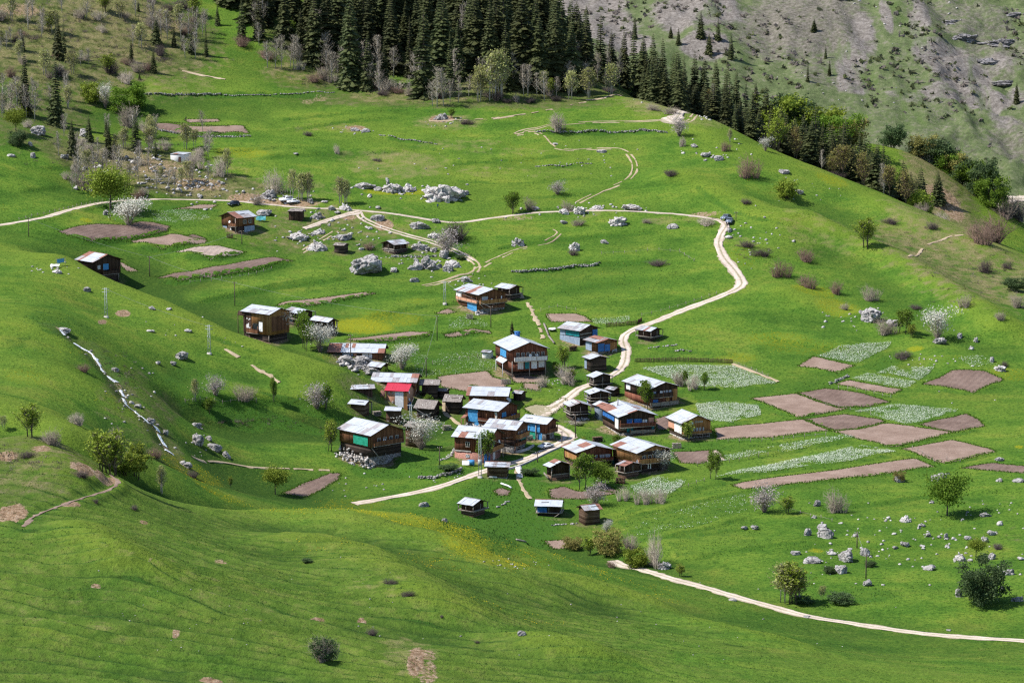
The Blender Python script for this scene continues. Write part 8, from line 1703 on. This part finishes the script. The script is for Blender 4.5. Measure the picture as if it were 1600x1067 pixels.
# ------------------------------------------------------------------ vehicles
def vehicle(px, py, head, kind, paint, label, name='parked_car', d=None):
    x, y, z, dd = hit(px, py); o = empty(name, (x, y, z + .1), math.radians(head)); tag(o, label, 'car', 'parked vehicles')
    if kind == 'sedan': L, Wd, hb, ht = 4.3, 1.7, .86, 1.42; prof = [(-2.1, .45), (-2.15, .78), (-2.0, .9), (-1.45, .95), (-.85, 1.38), (.35, 1.42), (1.0, .98), (1.95, .84), (2.12, .62), (2.1, .4)]
    elif kind == 'wagon': L, Wd, hb, ht = 4.1, 1.72, .9, 1.55; prof = [(-2.0, .45), (-2.05, .9), (-1.85, 1.0), (-1.6, 1.5), (.3, 1.58), (.95, 1.06), (1.9, .92), (2.06, .65), (2.04, .42)]
    else: L, Wd, hb, ht = 4.6, 1.86, 1.1, 1.8; prof = [(-2.25, .55), (-2.3, 1.05), (-2.2, 1.15), (-2.0, 1.72), (.25, 1.8), (.85, 1.2), (2.05, 1.08), (2.25, .8), (2.22, .5)]
    n_ = len(prof); V = []
    for sy, f in ((-1, 1), (1, 1)):
        for (a, b) in prof: V.append((a, sy * Wd / 2 * (.82 if b > hb + .2 else 1.0), b))
    mb = MB(); mb.add(V, [[i, i + 1, n_ + i + 1, n_ + i] for i in range(n_ - 1)]); mb.f.append(np.array([list(range(n_))[::-1]])); mb.m.append(np.array([0])); mb.f.append(np.array([list(range(n_, 2 * n_))])); mb.m.append(np.array([0])); mb.add([(prof[0][0], -Wd / 2, prof[0][1]), (prof[0][0], Wd / 2, prof[0][1]), (prof[-1][0], Wd / 2, prof[-1][1]), (prof[-1][0], -Wd / 2, prof[-1][1])], [[0, 1, 2, 3]])
    for yy in (-.62, .62): mb.bar((-1.2, yy * Wd / 1.7, ht + .05), (.2, yy * Wd / 1.7, ht + .05), .05) if kind != 'sedan' else None
    body = mb.build('body', M[paint], o)
    top = [i for i in range(n_) if prof[i][1] > hb + .25]; i0, i1 = top[0], top[-1]
    a0, a1 = np.array(prof[i0 - 1]), np.array(prof[i0]); b0, b1 = np.array(prof[i1 + 1]), np.array(prof[i1])
    def glass(nm, q):
        g = MB(); g.add(q, [[0, 1, 2, 3]]); g.build(nm, M['glass'], body)
    wt_, wb_ = Wd / 2 * .80, Wd / 2 * .93
    e = .02
    for nm, lo_, hi_, sgn in (('rear_window', a0, a1, -1), ('windscreen', b0, b1, 1)):
        l_, h_ = lo_ * .85 + hi_ * .15, lo_ * .12 + hi_ * .88
        glass(nm, [(l_[0] + sgn * e, -wb_ * .9, l_[1] + e), (l_[0] + sgn * e, wb_ * .9, l_[1] + e), (h_[0] + sgn * e, wt_ * .92, h_[1] + e), (h_[0] + sgn * e, -wt_ * .92, h_[1] + e)])
    zb, zt = hb + .12, ht - .1
    for sy in (-1, 1):
        glass('side_window', [(a0[0] + .35, sy * (Wd / 2 + .015), zb), (b0[0] - .35, sy * (Wd / 2 + .015), zb), (b1[0] - .12, sy * (Wd / 2 * .83 + .03), zt), (a1[0] + .1, sy * (Wd / 2 * .83 + .03), zt)])
        for sx in (-1.3, 1.35):
            w = MB(); w.tube([(sx, sy * (Wd / 2 - .2), .33), (sx, sy * (Wd / 2 + .03), .33)], .34, 14); wo = w.build('wheel', M['rubber'], o)
            w = MB(); w.tube([(sx, sy * (Wd / 2 - .02), .33), (sx, sy * (Wd / 2 + .045), .33)], .19, 10); w.build('rim', M['chrome'], wo)
        g = MB(); xf = prof[-2][0] - .01; g.box(xf - .12, sy * Wd * .38 - .17, prof[-2][1] - .02, xf + .03, sy * Wd * .38 + .17, prof[-2][1] + .12); g.build('headlight', M['lamp'], o)
        g = MB(); xb = prof[1][0]; g.box(xb - .02, sy * Wd * .4 - .12, prof[1][1] - .14, xb + .1, sy * Wd * .4 + .12, prof[1][1] + .02); g.build('taillight', M['red_sheet'], o)
    return o
vehicle(853, 700.5, 218, 'sedan', 'car_white', 'white saloon car on the village road beside the roadside house')
vehicle(458, 318, 200, 'sedan', 'car_white', 'front white car of the parked pair on the upper road')
vehicle(447, 315.5, 205, 'suv', 'car_white', 'white off-roader behind the front white car on the upper road')
vehicle(365, 321.5, 215, 'wagon', 'car_dark', 'dark hatchback parked above the brown house')
vehicle(1140, 349.5, 255, 'suv', 'car_grey', 'front grey-blue off-roader at the road corner', 'parked_off_roader')
vehicle(1134, 344, 240, 'suv', 'car_grey', 'pale grey off-roader behind the front one at the road corner', 'parked_off_roader')
# ------------------------------------------------------------------ people
def person(px, py, h, rz, label, pose, top, legs):
    x, y, z, d = hit(px, py)
    J = dict(pel=(0, 0, .53), sp=(0, .0, .63), ch=(0, 0, .76), nk=(0, 0, .845), hd=(0, .01, .90), tp=(0, 0, .975),
             hl=(-.055, 0, .50), kl=(-.06, -.02, .27), al=(-.062, .01, .04), fl=(-.066, -.07, .018), hr=(.055, 0, .50), kr=(.06, -.02, .27), ar=(.062, .01, .04), fr=(.066, -.07, .018),
             sl=(-.105, 0, .80), el=(-.14, .01, .63), wl=(-.15, -.03, .49), ml=(-.152, -.04, .45), sr=(.105, 0, .80), er=(.14, .01, .63), wr=(.15, -.03, .49), mr=(.152, -.04, .45))
    J.update(pose)
    names = list(J); Vv = [Vector(J[k]) * h for k in names]; ix = {k: i for i, k in enumerate(names)}
    Ed = [('pel', 'sp'), ('sp', 'ch'), ('ch', 'nk'), ('nk', 'hd'), ('hd', 'tp'), ('pel', 'hl'), ('hl', 'kl'), ('kl', 'al'), ('al', 'fl'), ('pel', 'hr'), ('hr', 'kr'), ('kr', 'ar'), ('ar', 'fr'), ('ch', 'sl'), ('sl', 'el'), ('el', 'wl'), ('wl', 'ml'), ('ch', 'sr'), ('sr', 'er'), ('er', 'wr'), ('wr', 'mr')]
    me = bpy.data.meshes.new('person'); me.from_pydata(Vv, [(ix[a], ix[b]) for a, b in Ed], [])
    o = bpy.data.objects.new('tmp_person', me); COL.objects.link(o); sk = o.modifiers.new('s', 'SKIN'); o.modifiers.new('b', 'SUBSURF').levels = 2
    rad = dict(pel=.085, sp=.078, ch=.092, nk=.035, hd=.058, tp=.045, hl=.062, kl=.042, al=.028, fl=.024, hr=.062, kr=.042, ar=.028, fr=.024, sl=.045, el=.031, wl=.022, ml=.02, sr=.045, er=.031, wr=.022, mr=.02)
    for k in names: me.skin_vertices[0].data[ix[k]].radius = (rad[k] * h, rad[k] * h * .85)
    me.skin_vertices[0].data[0].use_root = True
    dg = bpy.context.evaluated_depsgraph_get(); ev = bpy.data.meshes.new_from_object(o.evaluated_get(dg)); bpy.data.objects.remove(o)
    ev.name = 'person'
    for k in (top, legs, 'skin'): ev.materials.append(M[k])
    hands = [Vector(J[k]) * h for k in ('ml', 'mr')]; hz = (Vector(J['nk']) * h).z; hd = Vector(J['hd']) * h
    pz = (Vector(J['pel']) * h).z * .98
    for p in ev.polygons:
        c = p.center; p.use_smooth = True
        p.material_index = 2 if ((c - hd).length < .085 * h or any((c - q).length < .05 * h for q in hands)) else (1 if c.z < pz and abs(c.x) < .12 * h else 0)
    r = empty('person', (x, y, z + .02), rz); tag(r, label, 'person'); b = child('body', ev, r)
    mb = MB(); V_, F_ = ico(2); Vh = V_.copy(); Vh = Vh[:, :] * [.062 * h, .070 * h, .062 * h] + np.array(J['hd']) * h + [0, .014 * h, .028 * h]; keep = [f for f in F_ if (Vh[f].mean(0)[2] > hd.z + .02 * h) or (Vh[f].mean(0)[1] > hd.y + .02 * h and Vh[f].mean(0)[2] > hd.z - .03 * h)]
    mb.add(Vh, keep); mb.build('hair', M['hair'], r, True)
    return r
person(1136, 356.5, 1.76, 2.6, 'person in dark clothes standing in front of the parked off-roaders', {}, 'cloth_dark', 'cloth_dark')
person(684, 326, 1.72, .6, 'person in blue walking across the meadow below the ribbed outcrop', dict(kl=(-.06, -.06, .28), al=(-.062, -.10, .05), fl=(-.066, -.17, .03), kr=(.06, .03, .27), ar=(.062, .10, .05), fr=(.066, .04, .018), wl=(-.15, .06, .5), ml=(-.152, .07, .46), wr=(.15, -.12, .52), mr=(.152, -.15, .49)), 'cloth_blue', 'cloth_dark')
person(290, 188.5, 1.7, 1.2, 'person bending over the small upper left ploughed plot', dict(sp=(0, -.06, .62), ch=(0, -.17, .69), nk=(0, -.25, .72), hd=(0, -.31, .72), tp=(0, -.37, .71), sl=(-.105, -.2, .70), el=(-.13, -.23, .52), wl=(-.12, -.28, .36), ml=(-.118, -.29, .32), sr=(.105, -.2, .70), er=(.13, -.23, .52), wr=(.12, -.28, .36), mr=(.118, -.29, .32)), 'cloth_dark', 'cloth_dark')
# landmarks used by the relational labels besides the buildings
LAND += [('the bright green round tree at upper left', 200, 160), ('the olive round tree by the left road', 173, 310), ('the tallest lone spruce', 88, 150), ('the upper track bend', 985, 255), ('the long ribbed outcrop', 685, 300), ('the pinkish blossom tree', 1061, 200), ('the massive boulder', 573, 415), ('the stone-roofed hut', 532, 390), ('the parked white cars', 455, 315), ('the parked off-roaders', 1137, 345), ('the white crag', 1360, 490), ('the big yellow-green tree', 1480, 780), ('the large dark tree', 1533, 910), ('the biggest grey boulder', 1289, 835), ('the round olive shrub', 992, 875), ('the lone near slope bush', 505, 1015), ('the lone near slope boulder', 815, 990), ('the waterfall', 250, 665), ('the stream head', 140, 545), ('the saddle birches', 180, 715), ('the white blossom tree', 658, 680), ('the ruin mound', 690, 186), ('the road cut by the wood', 1100, 182), ('the scree patch at the wood corner', 1012, 152), ('the far cliff band', 1570, 66), ('the broad ridge-end spruce', 1465, 300), ('the round ploughed plot', 1505, 597), ('the dark ridge bush', 1230, 300), ('the far scree spruces', 1120, 60), ('the upper left ploughed plot', 310, 203), ('the grey dead patch above the wood edge', 520, 100), ('the massed wood', 760, 60), ('the road fork', 560, 330), ('the lower road bend', 1300, 970), ('the worn path', 110, 785), ('the top left corner', 10, 10), ('the far grey thicket', 1270, 40)]
finish_labels()
# ------------------------------------------------------------------ worn ground round the buildings, then the cover weights go onto the ground
for o in BUILD:
    x, y = o.location.x, o.location.y; w = [c for c in o.children if c.name.startswith('roof')][0]; R0 = max(w.dimensions.x, w.dimensions.y) / 2 + 1.0
    s_ = sub([[x - R0 * 2, y - R0 * 2], [x + R0 * 2, y + R0 * 2]], 1); d = np.hypot(GX[s_] - x, GY[s_] - y + 1.0)
    far_ = .7 if o.name.startswith('wooden_house') else .45
    COV[s_][..., 1] = np.maximum(COV[s_][..., 1], (far_ - .12) * (1 - ss(R0 * .75, R0 * 1.2, d))); COV[s_][..., 0] = np.maximum(COV[s_][..., 0], far_ * (1 - ss(R0 * .8, R0 * 1.35, d)))
    TON[s_][..., 1] = np.maximum(TON[s_][..., 1], .6 * (1 - ss(R0 * .9, R0 * 1.6, d)))
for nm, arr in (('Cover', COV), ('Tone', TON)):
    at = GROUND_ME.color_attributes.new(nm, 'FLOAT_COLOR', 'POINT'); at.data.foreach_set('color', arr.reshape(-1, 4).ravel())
# ------------------------------------------------------------------ light
SUN = Vector((-.62, -.06, .78)).normalized()
W = bpy.data.worlds.new('World'); S.world = W; W.use_nodes = True
nt = W.node_tree; sk = nt.nodes.new('ShaderNodeTexSky'); sk.sky_type = 'NISHITA'; sk.sun_disc = False
sk.sun_elevation = math.asin(SUN.z); sk.sun_rotation = math.atan2(SUN.x, SUN.y)
sk.altitude = 1500
bg = nt.nodes['Background']; nt.links.new(sk.outputs[0], bg.inputs[0]); bg.inputs[1].default_value = .105
l = bpy.data.lights.new('sun', 'SUN'); l.energy = 4.1; l.angle = math.radians(.53); l.color = (1.0, .955, .89)
lo = bpy.data.objects.new('sun', l); COL.objects.link(lo); lo.rotation_euler = SUN.to_track_quat('Z', 'Y').to_euler()
S.view_settings.view_transform = 'Standard'; S.view_settings.look = 'None'; S.view_settings.exposure = 0.97; S.view_settings.gamma = 1
S.render.engine = 'CYCLES'
S.cycles.max_bounces = 5; S.cycles.diffuse_bounces = 3; S.cycles.glossy_bounces = 2; S.cycles.transmission_bounces = 3; S.cycles.transparent_max_bounces = 4
S.cycles.filter_width = 1.3
S.cycles.use_denoising = False
